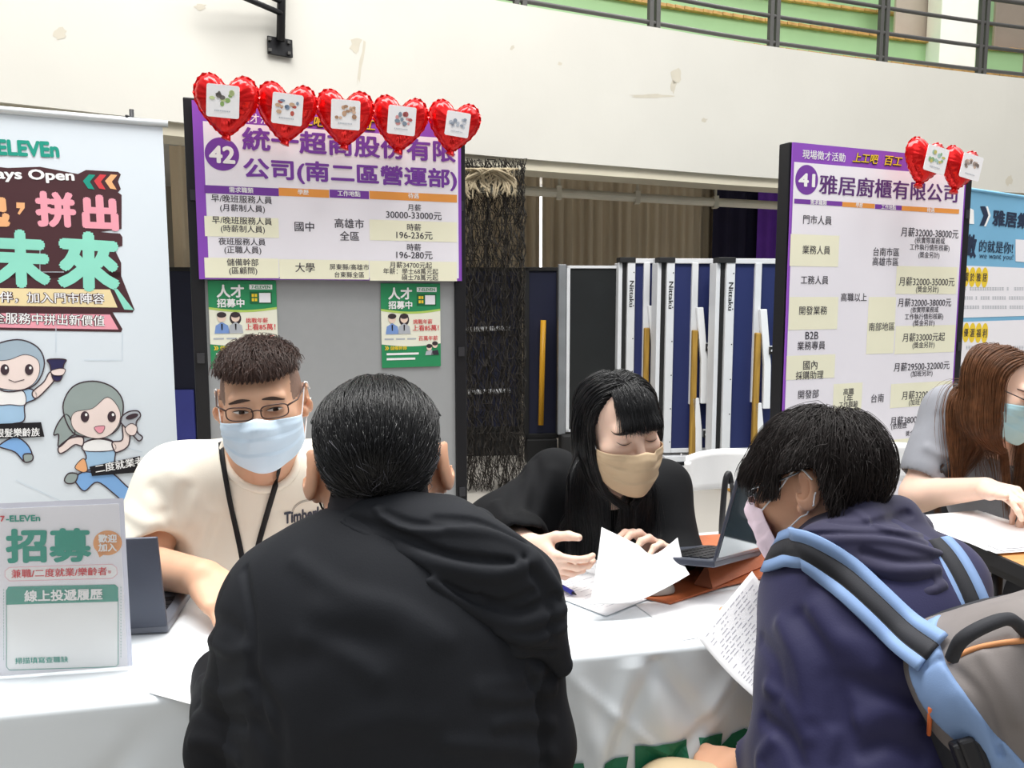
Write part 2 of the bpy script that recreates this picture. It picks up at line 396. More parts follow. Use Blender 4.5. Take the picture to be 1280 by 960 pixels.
# hanging net: knotted cords gathered at the top
M_net = mat('dark_net_cord', '26221E', 0.9, var=0.2)
M_netTop = mat('pale_net_rope', 'A2957C', 0.9, var=0.3, scale=20)
net = empty('sports_net', at(618, 610, 5.32)*np.array([1, 1, 0])); tag(net, 'dark knotted sports net hanging gathered beside board 42', 'net')
mb = MB(); rnd = random.Random(3)
def netpt(s_, k, n, lay):
    y = 5.32 + 0.05*lay
    a = at(577 + 80*s_ + 2*math.sin(s_*23), 370, y)
    z = 2.215 - k*(2.2)/n
    return np.array([a[0] + 0.008*math.sin(k*1.7+s_*40) + rnd.uniform(-.016, .016), y + rnd.uniform(-.03, .03), z])
for lay in range(4):
    cols, n = 30, 44
    G = [[netpt((i + 0.5*(k % 2) + rnd.uniform(-.35, .35))/cols, k, n, lay) for k in range(n+1)] for i in range(cols)]
    for i in range(cols):
        mb.tube(G[i], 0.0024, M_net, 3, caps=False)
        if i+1 < cols:
            for k in range(0, n):
                if rnd.random() < 0.42: mb.tube([G[i][k], G[i+1][min(k+rnd.choice((0, 1)), n)]], 0.0021, M_net, 3, caps=False)
mb.build('netting', parent=net)
mb = MB()
for i in range(46):
    a = at(577 + 68*rnd.random(), 226, 5.27); q = at(580+68*rnd.random(), 211, 5.27)
    mb.tube(spline([q, (a+q)/2 + np.array([rnd.uniform(-.04, .04), rnd.uniform(-.06, .03), 0.02]), a, a+np.array([rnd.uniform(-.05, .05), 0, -rnd.uniform(.04, .12)])], 4), rnd.uniform(.004, .009), M_netTop, 5)
mb.build('rope_bundle', parent=net, smooth=True)['label'] = 'pale rope gathered at the top of the net'
# ---- stored table-tennis tables
M_alu = mat('brushed_aluminium_trim', 'D3D5D8', 0.4, metal=0.0, var=0.03)
M_blue = mat('navy_blue_board', '1F2858', 0.5, var=0.06, scale=3)
M_legw = mat('white_table_leg_enamel', 'E6E8EA', 0.4, var=0.02)
M_gold = wood('golden_wood_pole', '8A6A2A', 'B08A3C', 4, (14, 14, 1))
M_rub = mat('black_rubber', '1B1B1C', 0.6)
M_yel = mat('yellow_plastic', 'E2A728', 0.4)
def tt_table(px0, pxb0, pxb1, Y, label, text_up=True, right_strip=True, leg=True):
    pl = Plane(at(px0, 370, Y)*np.array([1, 1, 0]), (math.cos(math.radians(6)), math.sin(math.radians(6)), 0))
    uL = 0; uB0 = pl.uv(pxb0, 400)[0]; uB1 = pl.uv(pxb1, 400)[0]; v0 = pl.uv(px0, 566)[1]; v1 = pl.uv(px0, 323)[1]
    root = empty('table_tennis_table', pl.pt((uL+uB1)/2, 0, 0)); tag(root, label, 'table', 'folded blue table tennis tables in storage')
    s_ = uB0-uL
    def bx(mb, u0, u1, a0, a1, n0, n1, m): mb.prism([(u0, a0), (u1, a0), (u1, a1), (u0, a1)], lambda q: pl.pt(q[0], q[1], n1), lambda q: pl.pt(q[0], q[1], n0), m)
    mb = MB(); bx(mb, uB0-.01, uB1, v0+.02, v1-.02, -.035, -.012, M_blue); mb.build('tabletop', parent=root)
    mb = MB(); bx(mb, uB0-.01, uB1, v0+.02, v1-.02, -.13, -.105, M_blue); mb.build('tabletop', parent=root)
    for nm, a in (('side_rail', (uL, uB0, v0, v1)), ('side_rail', (uB1-.045, uB1, v0, v1)), ('top_rail', (uB0, uB1, v1-.035, v1)), ('bottom_rail', (uB0, uB1, v0, v0+.03))):
        mb = MB(); bx(mb, *a, -.045, 0.006, M_alu); mb.build(nm, parent=root, bevel=.004)
    mb = MB(); bx(mb, uL-.03, uL-.004, v0, v1, -.15, -.02, M_rub); mb.build('edge_guard', parent=root)
    mb = MB(); bx(mb, uL-.062, uL-.032, v0, v1-.03, -.15, -.02, M_alu); mb.build('side_rail', parent=root, bevel=.004)
    mb = MB(); bx(mb, uL-.06, uB0, v1-.03, v1+.008, -.1, .012, M_rub); mb.build('corner_cap', parent=root, bevel=.004)
    W = uB1-uB0; um = uB0 + W*0.36
    mb = MB(); bx(mb, um, um+.045, v0+.35, v1-.03, -.02, .012, M_alu); mb.build('centre_rail', parent=root, bevel=.003)
    mb = MB(); bx(mb, um+.002, um+.042, v0-.10, v1-.5, .012, .05, M_gold); mb.build('wooden_pole', parent=root, bevel=.008)
    if leg:
        ul = um+.05
        for pts in (((ul+.0, v1-.34), (ul+.042, v1-.72), (ul+.046, v1-1.02)), ((ul-.015, v1-.98), (ul+.012, v1-1.2), (ul+.022, v0-.12))):
            mb = MB(); w_ = .024
            L = [(u-w_, v) for u, v in pts] + [(u+w_, v) for u, v in pts[::-1]]
            mb.prism(L, lambda q: pl.pt(q[0], q[1], .05), lambda q: pl.pt(q[0], q[1], .015), M_legw); mb.build('leg', parent=root, bevel=.004)
        for vv in (v1-.62, v1-1.24):
            mb = MB(); bx(mb, ul+.06, uB1-.045, vv-.028, vv+.028, -.012, .01, M_legw); mb.build('crossbar', parent=root, bevel=.003)
            mb = MB(); bx(mb, ul+.045, ul+.115, vv-.026, vv+.026, .05, .066, M_rub)
            for q in (.06, .08, .10): bx(mb, ul+q-.007, ul+q+.007, vv-.007, vv+.007, .066, .07, M_alu)
            mb.build('hinge', parent=root, bevel=.003)
    p = Print(pl, .0075)
    V, Fc, mx = text2d('Nittaku', .02)
    def vtext(u, vtop, hgt, wid, m):
        p.g('lettering').add([pl.pt(u + (q[1]/mx[1]-.5)*wid, vtop - q[0]/mx[0]*hgt, .0075+q[2]) for q in V], Fc, m)
    vtext(uB0-s_*.45, v1-.16, .19, .032, M_rub); vtext(uB1-.022, v1-.14, .18, .03, M_rub)
    for k in range(6):
        v = v1-.1-k*.24; p.g('lettering').add([pl.pt(uL+s_*.8+.005*math.cos(a), v+.005*math.sin(a), .0075) for a in np.linspace(0, 6.28, 7)[:-1]], [tuple(range(6))], M_rub)
    p.build(root)
    mb = MB(); bx(mb, uL, uB1-.02, v0-.06, v0-.02, -.12, .04, M_alu); mb.build('base_frame', parent=root, bevel=.004)
    mb = MB(); bx(mb, uL+.02, uB1-.05, .12, v0-.03, -.1, .02, M_rub)
    for k in range(9): bx(mb, uL+.05+k*.035, uL+.062+k*.035, .15+.02*(k % 3), .17+.02*(k % 3), .02, .03, M_alu)
    mb.build('latch_unit', parent=root, bevel=.006)
    mb = MB(); bx(mb, uL, uB1-.02, .06, .12, -.1, .08, M_alu); mb.build('base_bar', parent=root, bevel=.008)
    for u in (uL+.04, uB1-.03):
        c = pl.pt(u, .055, .09); mb = MB()
        mb.tube([c - pl.U*.014, c + pl.U*.014], .055, M_yel, 20); mb.tube([c - pl.U*.018, c + pl.U*.018], .025, M_rub, 12); mb.build('caster', parent=root, smooth=False, bevel=.004)
    return root
tt_table(784, 793, 822, 5.85, 'narrowest visible folded blue table beside the black framed board')
tt_table(833, 842, 901, 5.65, 'folded blue table in the middle of the stored row')
tt_table(907, 917, 985, 5.45, 'folded blue table closest to board 41')
# older navy tables behind the net
M_dnavy = mat('dark_navy_board', '171B33', 0.5, var=0.1)
for px0, px1, Y, pole, lab in ((655, 700, 6.3, True, 'dark navy folded table with a yellow pole behind the net'), (560, 652, 6.6, False, 'dark navy folded table standing behind the hanging net'), (206, 246, 6.1, False, 'dark folded table seen between banner and board 42')):
    pl = Plane(at(px0, 370, Y)*np.array([1, 1, 0]), (1, .1, 0)); u1 = pl.uv(px1, 370)[0]; v1 = pl.uv(px0, 334)[1]
    root = empty('table_tennis_table', pl.pt(u1/2, 0, 0)); tag(root, lab, 'table', 'older navy folded tables in storage')
    mb = MB(); mb.prism([(0, .2), (u1, .2), (u1, v1), (0, v1)], lambda q: pl.pt(q[0], q[1], 0), lambda q: pl.pt(q[0], q[1], -.05), M_dnavy); mb.build('tabletop', parent=root, bevel=.004)
    mb = MB()
    for a in ((0, .04, .2, v1), (u1-.03, u1, .2, v1), (0, u1, v1-.03, v1), (0, u1, .2, .24)): mb.prism([(a[0], a[2]), (a[1], a[2]), (a[1], a[3]), (a[0], a[3])], lambda q: pl.pt(q[0], q[1], .015), lambda q: pl.pt(q[0], q[1], -.06), M_rub)
    mb.build('edge_frame', parent=root, bevel=.004)
    mb = MB(); mb.prism([(.02, 0), (u1-.02, 0), (u1-.02, .2), (.02, .2)], lambda q: pl.pt(q[0], q[1], .05), lambda q: pl.pt(q[0], q[1], -.15), M_rub); mb.build('base_frame', parent=root, bevel=.01)
    if pole:
        a = pl.px(678, 400, .05); b_ = pl.px(675, 530, .05); mb = MB(); mb.tube([a, b_], .022, M_yel, 10); mb.build('pole', parent=root, smooth=True)['label'] = 'yellow pole'
    elif px0 > 400:
        for yy in (412, 490):
            mb = MB(); a = pl.px(px0+10, yy, .03); b_ = pl.px(px1-15, yy-2, .03); mb.tube([a, b_], .02, M_alu, 8); mb.build('crossbar', parent=root, smooth=True)
    else:
        mb = MB(); a = pl.uv(206, 487); b_ = pl.uv(246, 560); mb.prism([(a[0], a[1]), (b_[0], a[1]), (b_[0], b_[1]), (a[0], b_[1])], lambda q: pl.pt(q[0], q[1], .03), lambda q: pl.pt(q[0], q[1], 0), mat('blue_crate_plastic', '4A50A8', .5)); mb.build('lower_panel', parent=root, bevel=.004)['label'] = 'bright blue lower panel'
# black board with silver frame in a plastic sleeve
pl = Plane(at(698, 370, 5.9)*np.array([1, 1, 0]), (1, .08, 0)); u1 = pl.uv(770, 370)[0]; v1 = pl.uv(700, 332)[1]; v0 = pl.uv(700, 540)[1]
root = empty('framed_board', pl.pt(u1/2, 0, 0)); tag(root, 'black board with thin silver frame leaning in the storage bay', 'board')
def pb(mb, u0, w0, ua, wa, n0, n1, m): mb.prism([(u0, w0), (ua, w0), (ua, wa), (u0, wa)], lambda q: pl.pt(q[0], q[1], n1), lambda q: pl.pt(q[0], q[1], n0), m)
mb = MB(); pb(mb, .06, v0, u1, v1, -.03, 0, mat('black_board_face', '1F2122', .35, var=.1)); mb.build('board_face', parent=root)
mb = MB(); pb(mb, .06, v0, .085, v1, -.035, .012, M_alu); pb(mb, .06, v1-.02, u1, v1, -.035, .012, M_alu); pb(mb, .06, v0, u1, v0+.02, -.035, .012, M_alu); mb.build('silver_frame', parent=root, bevel=.002)
mb = MB(); pb(mb, .0, v0-.02, .058, v1+.01, -.05, .01, mat('grey_plastic_sleeve', '7C7F82', .3, var=.1)); mb.build('plastic_sleeve', parent=root, bevel=.006)
mb = MB(); pb(mb, .02, 0, u1-.05, v0-.01, -.12, .05, M_rub); mb.build('stand', parent=root, bevel=.02)
# ================================================================== boards, signs and banners
M_grey = mat('grey_felt_panel', 'A4A6A8', 0.85, var=0.02, scale=30)
M_blk = mat('black_aluminium_post', '1A1A1E', 0.45)
M_paper = mat('white_poster_paper', 'F4F2F8', 0.55, var=0.01)
M_lav = mat('lavender_white_paper', 'F7F4FC', 0.55, var=0.015, scale=2)
M_pur = mat('purple_print', '7A3FA6', 0.55, var=0.04, scale=3)
M_pur2 = mat('purple_header_print', '9150C2', 0.5, var=0.08, scale=4)
M_plum = mat('plum_print', '5E3478', 0.55)
M_org = mat('orange_print', 'F0A04C', 0.55)
M_ink = mat('dark_print', '35303C', 0.6)
M_wht = mat('white_print', 'FAFAFA', 0.55)
M_cell = mat('pale_yellow_cell', 'FAF8DE', 0.55, var=0.01)
M_yl = mat('yellow_print', 'F4D236', 0.55)
M_blackp = mat('black_print', '18161C', 0.55)
M_red = mat('red_print', 'D8434A', 0.55)
M_gr = mat('green_print', '2E9360', 0.5, var=0.03)
M_teal = mat('teal_print', '1F9A86', 0.5)
def row(self, t, xl, xr, yc, m, bold=0.007, layer=2, h=None, name='lettering', shear=0.0):
    c = self.p.uv((xl+xr)/2, yc); ul = self.p.uv(xl, yc)[0]; ur = self.p.uv(xr, yc)[0]
    V, Fc, mx = text2d(t, bold, shear); n = self.base + layer*0.0005; sc = (ur-ul)/mx[0]; sv = sc
    if h is not None: sv = abs(self.p.uv((xl+xr)/2, yc-h/2)[1] - self.p.uv((xl+xr)/2, yc+h/2)[1])/mx[1]
    self.g(name).add([self.p.pt(ul + q[0]*sc, c[1] + (q[1]-mx[1]/2)*sv, n+q[2]) for q in V], Fc, m)
Print.row = row
def rect(self, name, x0, x1, y0, y1, m, layer=1):
    """rectangle level on the sheet, y measured at its left side"""
    a = self.p.uv(x0, y0); b = self.p.uv(x0, y1); r = self.p.uv(x1, (y0+y1)/2)[0]
    self.poly(name, [(a[0], b[1]), (r, b[1]), (r, a[1]), (a[0], a[1])], m, layer, uv=True)
Print.rect = rect
def circ(self, name, px, py, rpx, m, layer=1, seg=40, ry=None):
    c = self.p.uv(px, py); r = (self.p.uv(px+rpx, py)[0] - self.p.uv(px-rpx, py)[0])/2
    r2 = r if ry is None else ry*r
    self.poly(name, [(c[0]+r*math.cos(2*math.pi*k/seg), c[1]+r2*math.sin(2*math.pi*k/seg)) for k in range(seg)], m, layer, uv=True)
Print.circ = circ
def board(name, A, B, ztop, label, zpanel=(0.35, None)):
    pl = Plane((A[0], A[1], 0), (B[0]-A[0], B[1]-A[1], 0)); W = math.hypot(B[0]-A[0], B[1]-A[1])
    root = empty(name, pl.pt(W/2, 0)); tag(root, label, 'display board', 'exhibitor display boards')
    mb = MB(); mb.prism([(.03, .3), (W-.03, .3), (W-.03, ztop-.03), (.03, ztop-.03)], lambda q: pl.pt(q[0], q[1], 0), lambda q: pl.pt(q[0], q[1], -.03), M_grey); mb.build('panel', parent=root)
    for u in (.02, W-.02):
        mb = MB(); mb.prism([(u-.022, 0), (u+.022, 0), (u+.022, ztop), (u-.022, ztop)], lambda q: pl.pt(q[0], q[1], .012), lambda q: pl.pt(q[0], q[1], -.045), M_blk); p_ = mb.build('post', parent=root, bevel=.004)
        mb = MB()
        for v in (.55, 1.1, 1.65): mb.prism([(u-.012, v), (u+.012, v), (u+.012, v+.035), (u-.012, v+.035)], lambda q: pl.pt(q[0], q[1], .018), lambda q: pl.pt(q[0], q[1], .011), mat('dark_bolt', '3A3A3E', .3))
        mb.build('clip', parent=p_)
        mb = MB(); mb.prism([(-.25, 0), (.25, 0), (.25, .03), (-.25, .03)], lambda q: pl.pt(u-.025, q[1], q[0]), lambda q: pl.pt(u+.025, q[1], q[0]), M_blk); mb.build('foot', parent=root, bevel=.004)
    for v in (ztop-.03, .3):
        mb = MB(); mb.prism([(.03, v-.015), (W-.03, v-.015), (W-.03, v+.02), (.03, v+.02)], lambda q: pl.pt(q[0], q[1], .008), lambda q: pl.pt(q[0], q[1], -.04), M_blk); mb.build('rail', parent=root)
    return pl, root, W
# ---------------------------------------------------------------- board 42
A42 = at(240, 370, 2.75); B42 = at(581, 370, 3.09)
ztop42 = at(240, 122, 2.75)[2]
pl42, rb42, W42 = board('display_board', A42, B42, ztop42, 'grey display board with black posts behind the man in cream, booth 42')
S = Plane(pl42.pt(0, 0, .022), pl42.U)
a = S.uv(249, 349); b = S.uv(576, 200); tz = S.uv(300, 130)[1]
# the sign bows out to the post fronts, as foam board does
s42 = sheet('booth_sign', S, a[0], a[1], b[0], tz, M_pur2, .006); tag(s42, 'purple and white job sign numbered 42 below five red hearts', 'sign')
p = Print(S, .0034)
def z4(x, y): return 230 + x/3.3684, 80 + y/3.3684
class Z:
    def __init__(s, ox, oy, k): s.ox, s.oy, s.k = ox, oy, k
    def x(s, v): return s.ox + v/s.k
    def y(s, v): return s.oy + v/s.k
z = Z(230, 80, 3.3684)
p.rect('white_field', 253.5, 572.5, 151.5, 345.5, M_lav, 0)
R_ = lambda t, x0, x1, y, m=M_ink, b=.007, h=None: p.row(t, z.x(x0), z.x(x1), z.y(y), m, b, h=h)
p.circ('number_disc', z.x(160), z.y(380), 21.5, M_pur, 1)
R_('42', 105, 215, 382, M_wht, .03, 22)
R_('統一超商股份有限', 245, 1143, 343, M_pur, .025, 28)
R_('公司(南二區營運部)', 250, 1148, 467, M_pur, .025, 29)
for x0, x1, m, t, ta, tb in ((85, 398, M_pur, '需求職類', 190, 292), (398, 610, M_org, '學歷', 478, 525), (612, 778, M_pur, '工作地點', 645, 742), (780, 1148, M_org, '待遇', 942, 988)):
    yl = 510 + (x0-85)*.0355; p.rect('table_header', z.x(x0), z.x(x1), z.y(yl), z.y(yl+34), m, 1); R_(t, ta, tb, 526 + ((ta+tb)/2-85)*.0335, M_wht, .02)
for x0, x1, y0, y1 in ((85, 398, 640, 725), (780, 1148, 655, 742), (85, 398, 815, 900), (400, 778, 822, 905), (780, 1148, 828, 912)): p.rect('table_cells', z.x(x0), z.x(x1), z.y(y0), z.y(y1), M_cell, 1)
for t, x0, x1, y in (('早/晚班服務人員', 115, 370, 570), ('(月薪制人員)', 152, 340, 610), ('早/晚班服務人員', 118, 370, 660), ('(時薪制人員)', 155, 340, 697), ('夜班服務人員', 145, 343, 748), ('(正職人員)', 170, 325, 785), ('儲備幹部', 180, 313, 835), ('(區顧問)', 190, 308, 872), ('國中', 465, 547, 685), ('大學', 468, 550, 857), ('高雄市', 633, 757, 672), ('全區', 655, 737, 724), ('屏東縣/高雄市', 612, 778, 855), ('台東縣全區', 633, 758, 887), ('月薪', 940, 997, 605), ('30000-33000元', 850, 1083, 638), ('時薪', 938, 997, 688), ('196-236元', 893, 1045, 722), ('時薪', 938, 997, 772), ('196-280元', 893, 1045, 805), ('月薪34700元起', 865, 1043, 847), ('年薪：學士68萬元起', 838, 1069, 873), ('碩士78萬元起', 915, 1069, 899)): R_(t, x0, x1, y)
p.row('現場徵才活動', 272, 350, 148, M_wht, .01)
p.row('上工吧', 362, 406, 152, M_blackp, .05, shear=.2); p.row('上工吧', 362, 406, 151, M_yl, .015, 3, shear=.2)
p.row('百工', 440, 470, 157, M_blackp, .05, shear=.2); p.row('百工', 440, 470, 156, M_yl, .015, 3, shear=.2)
p.build(s42)
# two green recruitment posters under the sign
M_skin_p = mat('printed_skin', 'F6DCCB', .6); M_bluep = mat('printed_blue', '7FA0DC', .6); M_hairp = mat('printed_hair', '3C3236', .6); M_greyp = mat('printed_grey', 'B9BEC6', .6)
def poster42(x0, x1, y0, y1, label):
    P = Plane(pl42.pt(0, 0, .004), pl42.U); a = P.uv(x0, y1); b = P.uv(x1, y0); w_, h_ = b[0]-a[0], b[1]-a[1]
    o = sheet('recruitment_poster', P, a[0], a[1], b[0], b[1], M_gr, .001); tag(o, label, 'poster', 'green recruitment posters on board 42')
    q = Print(P, .0008)
    def U(x, y): return (a[0] + w_*x, b[1] - h_*y)
    def pg(n, pts, m, l=1): q.poly(n, [U(*t) for t in pts], m, l, uv=True)
    def tx(t, xa, xb, y, m, bold=.02, hh=None, l=3):
        V, Fc, mx = text2d(t, bold); sc = w_*(xb-xa)/mx[0]; sv = sc if hh is None else h_*hh/mx[1]; c = U(xa, y)
        q.g('lettering').add([P.pt(c[0]+v[0]*sc, c[1]+(v[1]-mx[1]/2)*sv, q.base+l*.0005+v[2]) for v in V], Fc, m)
    def ds(n, x, y, rx, ry, m, l=2): pg(n, [(x+rx*math.cos(t), y+ry*math.sin(t)) for t in np.linspace(0, 2*math.pi, 20)[:-1]], m, l)
    mid = [(0, .30+.0)] + [(t, .30 + .035*math.sin(t*3.1)) for t in np.linspace(0.05, 1, 12)] + [(1, .72)] + [(t, .72 + .03*math.sin(t*3.1)) for t in np.linspace(.95, 0, 12)]
    pg('pale_field', mid, mat('cream_poster_field', 'F6F6E4', .55), 0)
    pg('pale_field', [(0, .30)] + [(t, .30 + .035*math.sin(t*3.1)) for t in np.linspace(0.05, 1, 12)] + [(t, .325 + .035*math.sin(t*3.1)) for t in np.linspace(1, 0, 12)], mat('lime_print', 'BBD86A', .55), 1)
    tx('人才', .12, .52, .12, M_wht, .03); tx('招募中', .12, .52, .255, M_wht, .025)
    pg('badge', [(.6, .045), (.94, .045), (.94, .10), (.6, .10)], M_wht); tx('7-ELEVEN', .63, .91, .072, M_gr, .02)
    pg('badge', [(.60, .125), (.93, .125), (.93, .265), (.60, .265)], mat('deep_green_print', '1C6A42', .5)); pg('badge', [(.74, .14), (.91, .14), (.91, .25), (.74, .25)], M_paper, 2)
    for k in range(4): pg('badge', [(.63+.045*(k % 2), .15+.05*(k//2)), (.665+.045*(k % 2), .15+.05*(k//2)), (.665+.045*(k % 2), .185+.05*(k//2)), (.63+.045*(k % 2), .185+.05*(k//2))], M_yl, 2)
    tx('上看85萬！', .52, .97, .53, M_red, .02); tx('挑戰年薪', .53, .86, .455, M_red, .015); tx('百萬年薪', .62, .95, .655, M_red, .012)
    for k in range(3): pg('small_print', [(.05+.19*k, .65), (.05+.19*k+.15, .65), (.05+.19*k+.15, .668), (.05+.19*k, .668)], M_greyp)
    tx('»', .05, .12, .765, M_yl, .02); tx('儲備幹部', .14, .42, .765, M_yl, .02)
    for k in range(2): pg('small_print', [(.08, .825+.06*k), (.62-.06*k, .825+.06*k), (.62-.06*k, .85+.06*k), (.08, .85+.06*k)], M_wht)
    # illustrated couple
    for cx, m1, lng in ((.18, M_bluep, 0), (.38, M_greyp, 1)):
        if lng: ds('illustration', cx, .43, .085, .075, M_hairp, 1)
        pg('illustration', [(cx-.11, .6), (cx-.09, .51), (cx, .47), (cx+.09, .51), (cx+.11, .6)], m1, 2)
        ds('illustration', cx, .42, .062, .05, M_skin_p, 3); ds('illustration', cx, .388, .07, .032, M_hairp, 4)
        pg('illustration', [(cx-.012, .49), (cx+.012, .49), (cx+.008, .56), (cx-.008, .56)], M_blackp, 4)
    for cx in (.8, .9):
        ds('illustration', cx, .77-.03*(cx > .85), .045, .035, M_skin_p, 3); ds('illustration', cx, .75-.03*(cx > .85), .05, .025, M_hairp, 4)
        pg('illustration', [(cx-.07, .86), (cx-.05, .81), (cx+.05, .8), (cx+.07, .86)], M_greyp if cx < .85 else M_ink, 2)
    q.build(o)
poster42(264, 345, 351, 461, 'green recruitment poster partly hidden behind the cream shirted man')
poster42(477.5, 550, 354.5, 460, 'green recruitment poster above the black haired man, right of its twin')
# ---------------------------------------------------------------- board 41
A41 = at(978, 370, 3.02); B41 = at(1203, 370, 3.40)
ztop41 = at(986, 178, 3.02)[2]
pl41, rb41, W41 = board('display_board', A41, B41, ztop41, 'display board with black posts carrying sign 41, behind the navy hooded person')
S = Plane(pl41.pt(0, 0, .022), pl41.U)
z6 = Z(960, 160, 4); z7 = Z(960, 380, 4)
a = S.uv(983, 385); b = S.uv(1197, 385)
s41 = sheet('booth_sign', S, a[0], .36, b[0], S.uv(992, 178)[1], M_pur2, .006); tag(s41, 'tall purple and white job sign numbered 41 under two red hearts', 'sign')
p = Print(S, .0034)
e = .008; vt = S.uv(992, 202.5)[1]
p.poly('white_field', [(a[0]+e, .37), (b[0]-e, .37), (b[0]-e, vt), (a[0]+e, vt)], M_lav, 0, uv=True)
p.circ('number_disc', z6.x(190), z6.y(260), 14.2, M_pur, 1)
R6 = lambda t, x0, x1, y, m=M_ink, b=.007, h=None: p.row(t, z6.x(x0), z6.x(x1), z6.y(y), m, b, h=h)
R7 = lambda t, x0, x1, y, m=M_ink, b=.007, h=None: p.row(t, z7.x(x0), z7.x(x1), z7.y(y), m, b, h=h)
R6('41', 148, 232, 261, M_wht, .03, 17)
R6('雅居廚櫃有限公司', 250, 945, 305, M_plum, .02, 24)
for x0, x1, m, t, ta, tb in ((128, 368, M_pur, '需求職類', 208, 290), (368, 530, M_org, '學歷', 435, 470), (532, 665, M_pur, '工作地點', 562, 636), (665, 952, M_org, '待遇', 790, 828)):
    yl = 354 + (x0-128)*.0665; p.rect('table_header', z6.x(x0), z6.x(x1), z6.y(yl), z6.y(yl+24), m, 1); R6(t, ta, tb, 365 + ((ta+tb)/2-128)*.0655, M_wht, .02)
for x0, x1, y0, y1 in ((110, 350, 530, 690), (105, 345, 845, 1010), (90, 330, 1140, 1260), (325, 465, 1280, 1420), (500, 630, 845, 1130), (640, 940, 690, 830), (635, 930, 990, 1130), (612, 910, 1280, 1400), (605, 900, 1560, 1700), (320, 500, 1560, 1700)): p.rect('table_cells', z6.x(x0), z6.x(x1), z6.y(y0), z6.y(y1), M_cell, 1)
for t, x0, x1, y in (('門市人員', 172, 315, 460), ('業務人員', 168, 307, 610), ('工務人員', 160, 298, 760), ('開發業務', 152, 292, 912), ('高職以上', 360, 490, 846), ('台南市區', 522, 652, 620), ('高雄市區', 518, 648, 668), ('月薪32000-38000元', 660, 948, 525), ('(依實際業務或', 730, 880, 565), ('工作執行情形核薪)', 705, 903, 600), ('(獎金另計)', 748, 853, 637), ('月薪32000-35000元', 650, 928, 768), ('(獎金另計)', 735, 848, 808), ('月薪32000-38000元', 645, 912, 872), ('(依實際業務或', 710, 848, 910), ('工作執行情形核薪)', 680, 872, 945)): R6(t, x0, x1, y)
for t, x0, x1, y in (('B2B', 183, 248, 157), ('業務專員', 143, 282, 207), ('國內', 172, 243, 305), ('採購助理', 135, 273, 355), ('開發部', 147, 250, 450), ('高職', 373, 425, 437), ('1年', 378, 420, 470), ('工作經驗', 350, 445, 500), ('南部地區', 500, 628, 113), ('台南', 512, 575, 470), ('(獎金另計)', 720, 828, 97), ('月薪33000元起', 668, 880, 165), ('(獎金另計)', 718, 828, 206), ('月薪29500-32000元', 625, 903, 310), ('(加班另計)', 710, 818, 348), ('月薪32000元', 665, 845, 452), ('(加班另計)', 700, 810, 490), ('月薪38000元起', 608, 820, 577), ('(依經歷', 612, 690, 610), ('獎金另計)', 685, 770, 645), ('月薪32000元', 610, 800, 718)): R7(t, x0, x1, y)
R6('現場徵才活動', 168, 383, 140, M_wht, .01)
for t, x0, x1, y in (('上工吧', 418, 548, 152), ('百工', 578, 668, 166)):
    p.row(t, z6.x(x0), z6.x(x1), z6.y(y)+.5, M_blackp, .055, 2, shear=.2, h=13); p.row(t, z6.x(x0), z6.x(x1), z6.y(y), M_yl, .015, 3, shear=.2, h=12)
p.build(s41)
